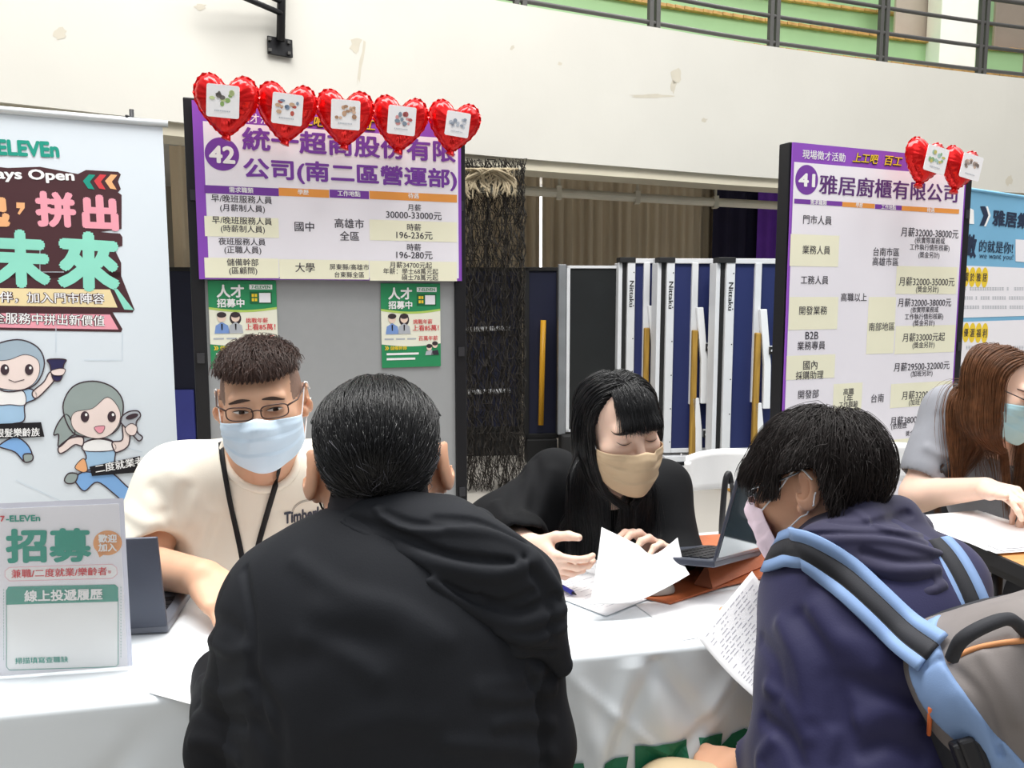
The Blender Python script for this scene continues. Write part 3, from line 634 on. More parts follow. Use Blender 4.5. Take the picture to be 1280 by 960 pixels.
# ---------------------------------------------------------------- foil hearts
M_foil = mat('red_foil', 'E0181A', 0.16, metal=0.55, var=0.04, scale=6, bump=0.25, bscale=22, spec=0.6)
M_card = mat('white_glossy_card', 'F3F3F6', 0.35, var=0.01)
CARDC = [('8FB06A', 'C9D8A0', '6E6A66'), ('C05A50', '7D90A8', 'C9A98C'), ('C9A58A', 'D8B8A0', 'A8846A'), ('D89A9A', 'B06060', '8090A0'), ('C9CED8', 'B8C0CC', '8E98A8'), ('A8C8C0', '8FB58A', 'C8C070'), ('D0B8A8', 'A89890', '7E726C')]
def heart(cx, cy, wpx, Y, yaw, roll, ci, label, group, card_dx=0.0, pitch=0.0, cs=.5):
    c = at(cx, cy, Y); w_ = wpx*Y/1000/1.0
    M = np.array((Matrix.Rotation(yaw, 3, 'Z') @ Matrix.Rotation(pitch, 3, 'X') @ Matrix.Rotation(roll, 3, 'Y')))
    T = lambda q: M @ np.array(q) + c
    seg, nr = 88, 12; ts = np.linspace(0, 2*math.pi, seg, endpoint=False)
    hp = [(0, .56), (.22, .76), (.5, .88), (.8, .76), (.98, .42), (.95, .05), (.74, -.34), (.46, -.66), (.2, -.9), (0, -.99)]
    ho = spline(hp + [(-x, y) for x, y in hp[-2:0:-1]], 8, True); sk = np.linspace(0, len(ho), seg, endpoint=False); i_ = sk.astype(int); fr_ = (sk-i_)[:, None]; ho = ho[i_]*(1-fr_) + ho[(i_+1) % len(ho)]*fr_; ox, oy = ho[:, 0], ho[:, 1]
    root = empty('heart_balloon', c); tag(root, label, 'balloon', group)
    def surf(s_, k, sgn):
        r = s_*w_*.5; dome = (1-s_**2.2)**.55*w_*.24
        fold = 1 + .10*math.sin(k*2*math.pi/seg*26 + s_*3)*s_**4 + .05*math.sin(k*2*math.pi/seg*11+2)*s_**2
        crease = -w_*.045*math.exp(-((ox[k]*s_)**2)/.010)*max(0, oy[k]*s_+.15)
        return T((ox[k]*r, -sgn*(dome*fold+crease), oy[k]*r))
    mb = MB()
    for sgn in (1, -1):
        P = [[surf(i/nr, k, sgn) for i in range(nr+1)] for k in range(seg)]
        G = np.array(P); 
        if sgn < 0: G = G[::-1]
        mb.grid(G, M_foil, closed_u=True)
    mb.build('foil_body', parent=root, smooth=True)
    mb = MB(); inn = [T((ox[k]*w_*.495, 0, oy[k]*w_*.495)) for k in range(seg)]; out = []
    for k in range(seg):
        j = 1.05 + .022*(1 if k % 3 == 0 else -1)*random.random(); out.append(T((ox[k]*w_*.5*j, .004*math.sin(k*1.9), oy[k]*w_*.5*j)))
    for k in range(seg): pass
    mb.add(inn+out, [(k, (k+1) % seg, seg+(k+1) % seg, seg+k) for k in range(seg)], M_foil); mb.build('seam_rim', parent=root, solid=.0012)
    mb = MB(); tp = oy.min()*w_*.5
    mb.tube(spline([T((0, 0, tp+.02)), T((0.003, .002, tp+.004)), T((.0, 0, tp-.012))], 4), spline([(.014, 0, 0), (.012, 0, 0), (.017, 0, 0)], 4)[:, 0], M_foil, 9); mb.build('inflation_tail', parent=root, smooth=True)
    # photo card pressed on the front
    hs = w_*cs*.5; G = []; dx = card_dx*w_; front = -w_*.27
    card = Plane(T((dx-hs, front, -hs)), M @ np.array([1, 0, 0]), M @ np.array([0, 0, 1]))
    mb = MB(); pts = []; r = hs*.14
    for qx, qy, a0 in ((2*hs-r, r, -90), (2*hs-r, 2*hs-r, 0), (r, 2*hs-r, 90), (r, r, 180)):
        for k in range(5): t = math.radians(a0+k*22.5); pts.append((qx+r*math.cos(t), qy+r*math.sin(t)))
    mb.prism(pts, lambda q: card.pt(q[0], q[1], .001), lambda q: card.pt(q[0], q[1], -.001), M_card)
    cd = mb.build('photo_card', parent=root); cd['label'] = 'white square card with a small drawing'
    q = Print(card, .0015); rr = random.Random(ci)
    cols = [mat('card_print_'+h, h, .5) for h in CARDC[ci]]
    for k in range(12):
        x, y = hs*(.35+1.3*rr.random()), hs*(.75+.8*rr.random()); ra, rb_ = hs*rr.uniform(.08, .2), hs*rr.uniform(.08, .2)
        q.poly('card_picture', [(x+ra*math.cos(t), y+rb_*math.sin(t)) for t in np.linspace(0, 2*math.pi, 10)[:-1]], cols[k % 3], k % 3, uv=True)
    for k in range(9): x = hs*(.5+k*.11); q.poly('card_picture', [(x, hs*.36), (x+hs*.08, hs*.36), (x+hs*.08, hs*.44), (x, hs*.44)], M_greyp, 1, uv=True)
    q.build(cd)
yw = math.atan2(pl42.U[1], pl42.U[0])
g42 = 'red heart balloons along the top of sign 42'
for i, (cx, cy, w_, Y, lab) in enumerate(((283, 130, 75, 2.68, 'leftmost red foil heart balloon on sign 42, at its corner post'), (358, 139, 71, 2.75, 'second red foil heart balloon from the left on sign 42'), (431, 146, 68, 2.82, 'middle red foil heart balloon of the five on sign 42'), (500, 153, 66, 2.89, 'fourth red foil heart balloon on sign 42, next to its right end'), (567, 157, 62, 2.96, 'red foil heart balloon at the right end of sign 42'))):
    heart(cx, cy, w_, Y, yw*.4, math.radians((4, 6, 3, 5, 8)[i]), i, lab, g42, pitch=math.radians(4), cs=(.5, .5, .5, .5, .46)[i], card_dx=(0, .05, .03, .03, .06)[i])
g41 = 'red heart balloons on sign 41'
heart(1155, 201, 56, 3.1, math.radians(14), math.radians(12), 5, 'red foil heart balloon at the left of the two on sign 41', g41, card_dx=.08, cs=.55)
heart(1199, 210, 53, 3.16, math.radians(14), math.radians(12), 6, 'red foil heart balloon at the right post of sign 41', g41, card_dx=.08, cs=.55)
# ---------------------------------------------------------------- roll-up banner on the left
A = at(-175, 370, 2.84); B = at(213, 370, 3.28)
PB = Plane((A[0], A[1], 0), (B[0]-A[0], B[1]-A[1], 0)); WB = math.hypot(B[0]-A[0], B[1]-A[1]); HB = PB.uv(213, 157)[1]
root = empty('rollup_banner', PB.pt(WB/2, 0)); tag(root, 'pale blue roll-up recruitment banner with running staff drawings, left edge', 'banner')
M_ban = mat('pale_blue_banner_film', 'E2EBF3', 0.45, var=0.015, scale=1.5)
mb = MB(); mb.prism([(0, .08), (WB, .08), (WB, HB), (0, HB)], lambda q: PB.pt(q[0], q[1], 0), lambda q: PB.pt(q[0], q[1], -.0015), M_ban); fb = mb.build('banner_film', parent=root)
mb = MB(); mb.tube([PB.pt(-.02, HB+.005, 0), PB.pt(WB+.02, HB+.005, 0)], .014, mat('silver_rail', 'D9DDE0', .3, metal=.3), 12); mb.build('top_rail', parent=root, smooth=True)
mb = MB(); mb.prism([(-.02, 0), (WB+.02, 0), (WB+.02, .09), (-.02, .09)], lambda q: PB.pt(q[0], q[1], .05), lambda q: PB.pt(q[0], q[1], -.07), M_alu); mb.build('base_cassette', parent=root, bevel=.02)
mb = MB(); uc = PB.uv(165, 145)[0]; mb.tube([PB.pt(uc-.02, .05, -.04), PB.pt(uc, HB+.055, -.03)], .009, M_blk, 8); mb.tube([PB.pt(uc-.0, HB+.02, -.03), PB.pt(uc-.02, HB+.02, .01)], .006, M_blk, 6); mb.build('support_pole', parent=root, smooth=True)
p = Print(PB, .0012)
M_mar = mat('maroon_print', '4B2C31', .5); M_pink = mat('pink_print', 'F4A4B4', .5); M_mint = mat('mint_print', '93E0CB', .5); M_peach = mat('peach_print', 'F6B682', .5); M_cream = mat('cream_yellow_print', 'F3DFAE', .5); M_ltb = mat('light_blue_print', 'A9CCEA', .5); M_midb = mat('mid_blue_print', '86B6EC', .5); M_hgr = mat('printed_grey_hair', '9BA8A6', .5); M_hbl = mat('printed_blue_hair', 'A9BCCB', .5); M_ol = mat('outline_print', '42323A', .5); M_face = mat('printed_face', 'F6E4DE', .5); M_faint = mat('faint_city_print', 'D2DEE8', .5)
z1 = Z(0, 100, 4); z2 = Z(0, 340, 3.2)
p.text('lettering', 'ELEVEn', -4, 184, 74, 187.5, M_teal, .04, 2, h=20); p.text('lettering', '7', -32, 184, -16, 184.5, M_org, .04, 2, h=22)
mk = [(-560, 430), (-100, 425), (40, 440), (200, 434), (390, 470), (430, 450), (590, 459), (604, 472), (590, 508), (604, 545), (590, 562), (608, 575), (608, 745), (500, 760), (600, 768), (612, 785), (612, 830), (570, 840), (606, 915), (606, 990), (-560, 990)]
p.poly('headline_backing', [(z1.x(x), z1.y(y)) for x, y in mk], M_mar, 0)
p.poly('headline_backing', [(z2.x(x), z2.y(y)) for x, y in ((-400, 0), (478, 0), (538, 150), (530, 162), (-400, 150))], M_mar, 0)
p.text('lettering', 'Always Open', -50, 217.5, 93, 221.5, M_wht, .03, 2, h=17)
for x, m in ((415, M_teal), (470, M_red), (525, M_peach)):
    p.poly('chevrons', [(z1.x(a_), z1.y(b_)) for a_, b_ in ((x, 505), (x+30, 472), (x+62, 475), (x+34, 509), (x+58, 548), (x+26, 543))], m, 2)
p.text('lettering', '起', -42, 264, 12, 265, M_peach, .05, 2, h=40)
p.poly('lettering', [(z1.x(a_), z1.y(b_)) for a_, b_ in ((82, 612), (124, 614), (124, 640), (98, 674), (88, 668), (102, 642), (82, 640))], M_peach, 2)
p.text('lettering', '拼', 44, 261, 95, 263, M_pink, .045, 2, h=45); p.text('lettering', '出', 102, 265, 148, 267, M_pink, .05, 2, h=45)
p.text('lettering', '未', -12, 322, 63, 325, M_mint, .05, 2, h=73); p.text('lettering', '來', 71, 325, 150, 329, M_mint, .05, 2, h=75)
q = lambda pts: [(z2.x(x), z2.y(y)) for x, y in pts]
p.poly('ribbon', q(((-400, 60), (440, 70), (470, 142), (-400, 128))), M_cream, 1); p.poly('ribbon', q(((455, 68), (470, 68), (535, 152), (497, 150))), M_mint, 1)
p.poly('ribbon', q(((-400, 150), (450, 160), (490, 228), (484, 240), (-400, 225))), M_mar, 0); p.poly('ribbon', q(((-400, 160), (440, 170), (474, 230), (-400, 215))), M_pink, 1)
p.text('lettering', '夥伴，加入門市陣容', -18, 371, 131, 373.5, M_mar, .06, 2, h=15); p.text('lettering', '夥伴，加入門市陣容', -18, 371, 131, 373.5, M_wht, .012, 3, h=14)
p.text('lettering', '全服務中拼出新價值', -10, 397, 131, 401, M_mar, .06, 2, h=15); p.text('lettering', '全服務中拼出新價值', -10, 397, 131, 401, M_wht, .012, 3, h=14)
for pts in (((50, 300), (50, 340), (80, 340)), ((153, 415), (153, 450), (105, 450)), ((70, 400), (70, 440)), ((160, 560), (178, 565)), ((20, 600), (80, 628))): p.line('city_lines', pts, .8, M_faint)
def el(n, cx, cy, rx, ry, m, l, rot=0.0, seg=26):
    c_, s_ = math.cos(rot), math.sin(rot)
    p.poly(n, [(z2.x(cx+rx*math.cos(t)*c_-ry*math.sin(t)*s_), z2.y(cy+rx*math.cos(t)*s_+ry*math.sin(t)*c_)) for t in np.linspace(0, 2*math.pi, seg)[:-1]], m, l)
def blob(n, pts, m, l, o=5):
    """outlined smooth shape"""
    s_ = spline(pts, 5, True); p.poly(n, q(s_), m, l)
    P_ = np.vstack([s_, s_[:1]]); p.line(n, q(P_), o/3.2, M_ol, l+1)
IL = 'staff_drawing'
# walker holding a cup
blob(IL, [(0, 690), (60, 660), (110, 690), (130, 740), (100, 760), (60, 720), (0, 700)], M_midb, 2)
blob(IL, [(95, 730), (128, 728), (130, 752), (100, 760)], M_hgr, 4)
blob(IL, [(-20, 480), (60, 465), (130, 470), (145, 505), (100, 530), (98, 590), (60, 605), (-20, 605)], M_ltb, 2)
blob(IL, [(-10, 475), (40, 470), (95, 478), (100, 530), (40, 530), (-10, 528)], M_wht, 3, 3)
blob(IL, [(130, 480), (175, 440), (200, 400), (225, 420), (190, 465), (145, 505)], M_face, 3)
blob(IL, [(-60, 380), (-30, 300), (70, 270), (150, 300), (178, 365), (150, 440), (90, 472), (0, 470)], M_hbl, 4)
blob(IL, [(-40, 400), (-20, 360), (40, 350), (100, 330), (150, 350), (158, 400), (130, 450), (70, 472), (-20, 455)], M_face, 6, 2)
for x in (20, 117): el(IL, x, 390, 17, 22, M_ol, 9); el(IL, x+5, 383, 5, 6, M_wht, 10)
p.line(IL, q(((35, 430), (60, 440), (98, 430))), 1, M_ol, 9)
blob(IL, [(192, 350), (262, 350), (255, 372), (244, 430), (214, 430), (200, 372)], mat('navy_cup_print', '2E2C56', .5), 5)
blob(IL, [(205, 395), (240, 385), (262, 390), (250, 412), (215, 412)], M_face, 7, 3)
p.poly('name_tag', q(((-60, 608), (165, 600), (178, 658), (-60, 668))), M_blackp, 9); p.text('lettering', '銀髮樂齡族', -6, 541, 50, 539.5, M_wht, .02, 11, h=11)
# second walker with a scanner
blob(IL, [(300, 820), (360, 790), (440, 800), (500, 850), (560, 910), (520, 940), (460, 890), (390, 840), (340, 875), (310, 850)], M_midb, 2)
blob(IL, [(258, 830), (275, 805), (310, 808), (300, 840), (270, 845)], M_hgr, 4)
blob(IL, [(330, 690), (390, 665), (455, 680), (460, 740), (440, 790), (360, 800), (300, 780), (345, 745)], M_ltb, 2)
blob(IL, [(335, 685), (390, 668), (450, 680), (455, 712), (340, 715)], M_wht, 3, 3)
blob(IL, [(300, 780), (335, 745), (350, 790), (330, 800)], M_peach, 4, 3)
blob(IL, [(330, 660), (280, 665), (235, 700), (240, 725), (265, 715), (300, 690), (330, 695)], M_face, 4)
blob(IL, [(450, 680), (490, 670), (490, 610), (515, 610), (515, 690), (470, 720), (455, 710)], M_face, 4)
blob(IL, [(270, 570), (235, 600), (215, 650), (235, 650), (235, 700), (280, 660), (300, 640)], M_hgr, 4)
blob(IL, [(252, 540), (290, 460), (370, 436), (450, 460), (492, 520), (480, 610), (440, 650), (370, 660), (290, 640)], M_hgr, 5)
blob(IL, [(285, 600), (300, 560), (370, 545), (430, 500), (475, 545), (478, 600), (440, 650), (380, 665), (310, 640)], M_face, 7, 2)
for x in (340, 447): el(IL, x, 578, 17, 22, M_ol, 9); el(IL, x+5, 570, 5, 6, M_wht, 10)
blob(IL, [(378, 620), (418, 615), (410, 640), (392, 642)], M_pink, 9, 2)
blob(IL, [(480, 590), (510, 560), (550, 555), (562, 575), (545, 600), (550, 640), (570, 660), (555, 675), (530, 650), (500, 620)], M_greyp, 6)
el(IL, 528, 577, 26, 10, M_ol, 9, -.3)
blob(IL, [(500, 625), (525, 605), (548, 620), (540, 650), (515, 650)], M_face, 9, 3)
p.poly('name_tag', q(((358, 778), (560, 735), (560, 800), (368, 815))), M_blackp, 9); p.text('lettering', '二度就業者', 119, 586, 180, 575, M_wht, .02, 11, h=11)
p.build(fb)
# ---------------------------------------------------------------- blue banner on the right
A = at(1172, 370, 3.72); B = at(1345, 370, 4.53)
PR = Plane((A[0], A[1], 0), (B[0]-A[0], B[1]-A[1], 0)); WR = math.hypot(B[0]-A[0], B[1]-A[1]); HR = PR.uv(1215, 237)[1]
root = empty('rollup_banner', PR.pt(WR/2, 0)); tag(root, 'sky blue roll-up banner with white text panels behind the woman in grey', 'banner')
M_sky = mat('sky_blue_print', '7FBBDF', .45, var=.06, scale=2); 
mb = MB(); mb.prism([(0, .08), (WR, .08), (WR, HR), (0, HR)], lambda q_: PR.pt(q_[0], q_[1], 0), lambda q_: PR.pt(q_[0], q_[1], -.0015), M_sky); fb = mb.build('banner_film', parent=root)
mb = MB(); mb.prism([(-.02, 0), (WR+.02, 0), (WR+.02, .09), (-.02, .09)], lambda q_: PR.pt(q_[0], q_[1], .05), lambda q_: PR.pt(q_[0], q_[1], -.07), M_alu); mb.build('base_cassette', parent=root, bevel=.02)
mb = MB(); mb.tube([PR.pt(-.02, HR, 0), PR.pt(WR+.02, HR, 0)], .008, M_sky, 10); mb.build('top_rail', parent=root, smooth=True)
mb = MB(); mb.tube([PR.pt(WR/2, .05, -.04), PR.pt(WR/2, HR-.01, -.02)], .01, M_blk, 8); mb.build('support_pole', parent=root, smooth=True)
p = Print(PR, .0012); zz = Z(1180, 220, 4.36)
r7 = lambda t, x0, x1, y, m=M_ink, b=.012, h=None: p.row(t, zz.x(x0), zz.x(x1), zz.y(y), m, b, h=h)
M_navp = mat('navy_print', '22304A', .5)
vt = PR.uv(zz.x(110), zz.y(488))[1]; vb = PR.uv(zz.x(110), zz.y(772))[1]
p.poly('text_panel', [(.05, vb), (WR-.02, vb), (WR-.02, vt), (.05, vt)], M_paper, 0, uv=True)
vt2 = PR.uv(zz.x(110), zz.y(795))[1]; p.poly('text_panel', [(.05, .5), (WR-.08, .5), (WR-.08, vt2), (.05, vt2)], M_paper, 0, uv=True)
p.poly('chevrons', [(zz.x(x), zz.y(y)) for x, y in ((195, 165), (222, 165), (243, 215), (215, 272), (192, 270), (215, 215))], M_navp, 1)
p.poly('chevrons', [(zz.x(x), zz.y(y)) for x, y in ((226, 165), (236, 165), (252, 215), (226, 275), (216, 274), (240, 215))], M_wht, 2)
p.poly('emblem', [(zz.x(x), zz.y(y)) for x, y in ((100, 180), (130, 170), (160, 185), (162, 262), (100, 258))], M_wht, 1)
r7('雅居集團', 262, 520, 240, M_navp, .03, 20); r7('徵', 100, 175, 382, M_navp, .03, 30); r7('的就是你!', 190, 375, 387, M_navp, .012, 15); r7('we want you!', 190, 375, 442, M_navp, .0, 9)
p.poly('emblem', [(zz.x(x), zz.y(y)) for x, y in ((388, 345), (500, 352), (500, 475), (388, 465))], M_paper, 1)
for t, y in (('關於雅居', 550), ('優渥福利', 853)):
    for k in range(4): p.circ('chip', zz.x(118+34*k), zz.y(y+1.2*k), 4.2, M_yl, 1, ry=1.5)
    for k in range(4): r7(t[k], 106+34*k, 130+34*k, y+1.2*k, M_ink, .02)
rr = random.Random(5)
for y in (615, 665, 715, 935, 990, 1045):
    x = 108 if y < 800 else 118
    while x < 500:
        w_ = rr.uniform(8, 13); 
        if rr.random() < .93:
            for dy in (-7, 0, 7): p.poly('small_print', [(zz.x(x), zz.y(y+dy-1.6)), (zz.x(x+w_), zz.y(y+dy-1.2)), (zz.x(x+w_), zz.y(y+dy+1.4)), (zz.x(x), zz.y(y+dy+1))], M_greyp, 1)
            p.poly('small_print', [(zz.x(x+w_/2-1), zz.y(y-9)), (zz.x(x+w_/2+1), zz.y(y-9)), (zz.x(x+w_/2+1), zz.y(y+9)), (zz.x(x+w_/2-1), zz.y(y+9))], M_greyp, 1)
        x += w_ + 3
p.build(fb)
# ================================================================== the recruiting table
M_cloth = mat('white_satin_vinyl_cloth', 'E2E8EC', 0.30, var=0.01, scale=3, spec=0.45)
TD = math.radians(12.2); TU = np.array([math.cos(TD), math.sin(TD), 0]); TN = np.array([-math.sin(TD), math.cos(TD), 0])
TZ = 0.74
TC = at_z(720, 818, TZ)                                  # a point on the front edge
def tab(u, d, z=TZ): return np.array([TC[0], TC[1], 0]) + TU*u + TN*d + np.array([0, 0, z])
def tab_uv(px, py, z=TZ):
    q = at_z(px, py, z) - np.array([TC[0], TC[1], z]); return np.dot(q, TU), np.dot(q, TN)
U0, U1, DD = -1.25, 0.62, 0.56
root = empty('folding_table', tab((U0+U1)/2, DD/2, 0)); tag(root, 'long folding table hidden under the white cloth with green lettering', 'table')
mb = MB(); mb.prism([(U0+.02, .02), (U1-.02, .02), (U1-.02, DD-.02), (U0+.02, DD-.02)], lambda q: tab(q[0], q[1], TZ-.004), lambda q: tab(q[0], q[1], TZ-.035), M_bench); mb.build('tabletop', parent=root)
for u in (U0+.12, U1-.12):
    for d in (.08, DD-.08):
        mb = MB(); mb.tube([tab(u, d, 0), tab(u, d, TZ-.03)], .014, M_blk, 10); mb.build('leg', parent=root, smooth=True)
# cloth: top, rounded edge, hanging drop with soft folds and creases
rr = np.random.RandomState(11)
creases = [(rr.uniform(U0, U1), rr.uniform(.1, .6), rr.uniform(-1.2, 1.2), rr.uniform(.003, .009)*rr.choice([1, -1]), rr.uniform(.010, .034)) for _ in range(120)]
for px_, py_, sl_, am_, wd_ in ((770, 860, -.35, .012, .022), (800, 850, -.5, -.010, .018), (835, 880, .4, .011, .026), (860, 850, .7, -.010, .020), (740, 890, .25, .010, .020), (905, 870, -.6, .012, .024), (60, 930, .4, .010, .02), (150, 920, -.4, -.010, .02), (210, 930, .3, .011, .022), (815, 900, 1.1, .008, .014), (880, 900, -1.0, -.008, .014)):
    q_ = at_z(px_, 818, TZ); creases.append((float(np.dot(q_-np.array([TC[0], TC[1], TZ]), TU)), .06+(py_-840)/700, sl_, am_, wd_))
def drop(u, s_):                                          # s_ metres below the edge
    o = .012 + .016*s_*math.sin(u*9+1) + .012*s_*math.sin(u*21+.5+s_*3) + .03*s_
    for cu, cs_, sl, am, wd in creases:
        dd = ((u-cu) - sl*(s_-cs_))/wd
        if abs(dd) < 3 and abs(s_-cs_) < .16: o += am*math.exp(-dd*dd)*(1-abs(s_-cs_)/.16)
    return o
def cloth_pt(u, k):
    # k: 0..1 top (back to front), 1..1.15 rounded edge, then drop
    if k <= 1: return tab(u, DD*(1-k) + .0, TZ+.002 + .0008*math.sin(u*17+k*5))
    if k <= 1.15: a = (k-1)/.15*math.pi/2; r = .012; return tab(u, -r*math.sin(a), TZ+.002-r*(1-math.cos(a)))
    s_ = (k-1.15)/.85*.62; return tab(u, -drop(u, s_), TZ-.010-s_)
ks = list(np.linspace(0, 1, 14)) + list(np.linspace(1.03, 1.15, 5)) + list(np.linspace(1.165, 2, 90))
us = np.linspace(U0, U1, 300)
mb = MB(); mb.grid([[cloth_pt(u, k) for k in ks] for u in us][::-1], M_cloth)
ks2 = np.linspace(0, .62, 24)
for ue, sg in ((U0, -1), (U1, 1)):
    G = [[tab(ue + sg*(.004 + .02*s_ + .02*s_*math.sin(d*22)), d, TZ+.002-s_) for s_ in ks2] for d in np.linspace(-.01, DD, 24)]
    mb.grid(G if sg < 0 else G[::-1], M_cloth)
cl = mb.build('tablecloth', smooth=True, loc=tab(0, DD/2, TZ)); tag(cl, 'glossy white tablecloth with big green lettering hanging over the long table', 'tablecloth')
# green lettering printed on the drop
M_glet = mat('deep_green_cloth_print', '0F6A4C', .45, var=.04)
M_olet = mat('orange_cloth_print', 'E8762C', .45); M_rlet = mat('red_cloth_print', 'D0302C', .45)
PF = Plane(tab(0, 0, 0), TU)
mb = MB()
from mathutils.geometry import tessellate_polygon
GLYPH = {'E': [(0, 0), (1, 0), (1, .26), (.36, .26), (.36, .39), (.92, .39), (.92, .62), (.36, .62), (.36, .75), (1, .75), (1, 1), (0, 1)],
         'V': [(.32, 0), (.70, 0), (1, 1), (.64, 1), (.51, .42), (.37, 1), (0, 1)], 'L': [(0, 0), (1, 0), (1, .27), (.38, .27), (.38, 1), (0, 1)],
         'n': [(0, 0), (.36, 0), (.36, .60), (.42, .70), (.54, .73), (.62, .68), (.64, .58), (.64, 0), (1, 0), (1, .70), (.95, .88), (.84, .98), (.68, 1.02), (.5, .98), (.36, .87), (.36, 1), (0, 1)],
         '7': [(.18, 0), (.56, 0), (1, .76), (1, 1), (0, 1), (0, .74), (.60, .74)]}
def cloth_text(t, u0, u1, vtop, h, m, bold):
    G = GLYPH[t]; V = [np.array((u0 + x*(u1-u0), vtop - h + y*h)) for x, y in G]
    T = [[V[i] for i in tri] for tri in tessellate_polygon([[Vector((q[0], q[1], 0)) for q in V]])]
    for _ in range(7):                                    # fine enough to follow the folds
        N_ = []
        for a, b_, c in T:
            e_ = [np.linalg.norm(a-b_), np.linalg.norm(b_-c), np.linalg.norm(c-a)]; k = int(np.argmax(e_))
            if e_[k] < .012: N_.append([a, b_, c]); continue
            if k == 0: q = (a+b_)/2; N_ += [[a, q, c], [q, b_, c]]
            elif k == 1: q = (b_+c)/2; N_ += [[a, b_, q], [a, q, c]]
            else: q = (c+a)/2; N_ += [[a, b_, q], [q, b_, c]]
        T = N_
    P = [q for tri in T for q in tri]
    mb.add([tab(q[0], -drop(q[0], max(TZ-.010-q[1], 0)) - .0035, q[1]) for q in P], [(3*i, 3*i+1, 3*i+2) for i in range(len(T))], m)
def fu(px, py): return PF.uv(px, py)
vtop = fu(860, 908)[1]
uE0, uE1, un0, un1, uV0 = fu(788, 930)[0], fu(852, 920)[0], fu(866, 915)[0], fu(950, 905)[0], fu(690, 945)[0]
cloth_text('n', un0, un1, fu(905, 908)[1], .19, M_glet, .05); cloth_text('E', uE0, uE1, fu(818, 920)[1], .19, M_glet, .05); cloth_text('V', uV0, uE0-.012, fu(715, 944)[1], .19, M_glet, .05)
w_ = uE1-uE0+.018
cloth_text('E', uV0-w_, uV0-.018, vtop, .19, M_glet, .05); cloth_text('L', uV0-2*w_, uV0-w_-.018, vtop, .19, M_glet, .05); cloth_text('E', uV0-3*w_, uV0-2*w_-.018, vtop, .19, M_glet, .05)
cloth_text('7', uV0-4.6*w_, uV0-3.5*w_, vtop, .19, M_olet, .05)
mb.build('lettering', parent=cl)['label'] = 'large green lettering on the front of the cloth'
# ---------------------------------------------------------------- acrylic sign stand
M_acr = mat('clear_acrylic', 'F4F8FA', 0.04, alpha=.10, var=0, spec=.5)
a0 = tab_uv(-14, 852); a1 = tab_uv(162, 838)
A = tab(a0[0], a0[1], 0); B = tab(a1[0], a1[1], 0)
PA = Plane((A[0], A[1], TZ+.004), B-A, (0, 0, 1)); WA = np.linalg.norm((B-A)[:2])
hA = PA.uv(160, 628)[1]
root = empty('acrylic_sign_stand', PA.pt(WA/2, 0, 0)); tag(root, 'clear acrylic stand holding a recruitment notice on the white table', 'sign')
mb = MB(); mb.prism([(0, .0), (WA, .0), (WA, hA), (0, hA)], lambda q: PA.pt(q[0], q[1], .005), lambda q: PA.pt(q[0], q[1], .0025), M_acr)
mb.prism([(0, .0), (WA, .0), (WA, hA), (0, hA)], lambda q: PA.pt(q[0], q[1], -.001), lambda q: PA.pt(q[0], q[1], -.0035), M_acr); mb.build('acrylic_panel', parent=root, bevel=.0006)
mb = MB(); mb.prism([(0, -.045), (WA, -.045), (WA, .045), (0, .045)], lambda q: PA.pt(q[0], -.0015, q[1]+.0), lambda q: PA.pt(q[0], .0008, q[1]), M_acr); mb.build('acrylic_foot', parent=root, bevel=.0006)
mb = MB(); mb.prism([(.002, .004), (WA-.002, .004), (WA-.002, hA-.001), (.002, hA-.001)], lambda q: PA.pt(q[0], q[1], .0014), lambda q: PA.pt(q[0], q[1], -.0002), M_paper); nt_ = mb.build('notice', parent=root)
p = Print(PA, .0015); z3 = Z(0, 600, 3.2)
M_lil = mat('pale_lilac_print', 'E6E8F6', .5)
def p3(pts): return [(z3.x(x), z3.y(y)) for x, y in pts]
p.rect('notice_field', -12, 161, 629.5, 846, M_lil, -1)
p.text('lettering', '7', z3.x(4), z3.y(153), z3.x(22), z3.y(153), M_red, .04, 2); p.text('lettering', '-ELEVEn', z3.x(26), z3.y(153), z3.x(163), z3.y(150), M_teal, .03, 2, h=8)
p.text('lettering', '招募', z3.x(25), z3.y(263), z3.x(368), z3.y(258), M_teal, .032, 2, h=43)
p.circ('bubble', z3.x(432), z3.y(250), 18, M_org, 1, ry=.95); p.poly('bubble', p3(((390, 285), (400, 308), (420, 295))), M_org, 1)
p.text('lettering', '歡迎', z3.x(395), z3.y(232), z3.x(470), z3.y(231), M_wht, .03, 3); p.text('lettering', '加入', z3.x(395), z3.y(268), z3.x(470), z3.y(267), M_wht, .03, 3)
p.poly('pill', p3([(40, 348), (450, 335), (468, 350), (470, 375), (450, 392), (40, 402), (22, 385), (22, 362)]), M_wht, 0)
p.line('pill', p3([(40, 348), (450, 335), (468, 350), (470, 375), (450, 392), (40, 402), (22, 385), (22, 362), (40, 348)]), .6, M_pink, 1)
p.text('lettering', '兼職/二度就業/樂齡者', z3.x(48), z3.y(373), z3.x(430), z3.y(362), M_red, .02, 2); p.text('lettering', '等', z3.x(433), z3.y(366), z3.x(447), z3.y(366), M_red, .01, 2)
p.poly('card', p3([(28, 430), (470, 418), (475, 425), (475, 738), (462, 745), (40, 758), (28, 750)]), M_wht, 0)
p.line('card', p3([(28, 470), (28, 745), (40, 758), (462, 745), (474, 735), (474, 470)]), .8, M_teal, 1)
p.poly('card_header', p3([(26, 440), (36, 425), (462, 416), (474, 428), (474, 484), (26, 497)]), M_teal, 1)
p.text('lettering', '線上投遞履歷', z3.x(100), z3.y(462), z3.x(413), z3.y(453), M_wht, .025, 3)
p.text('lettering', '掃描填寫查職缺', z3.x(62), z3.y(721), z3.x(275), z3.y(714), M_teal, .015, 2)
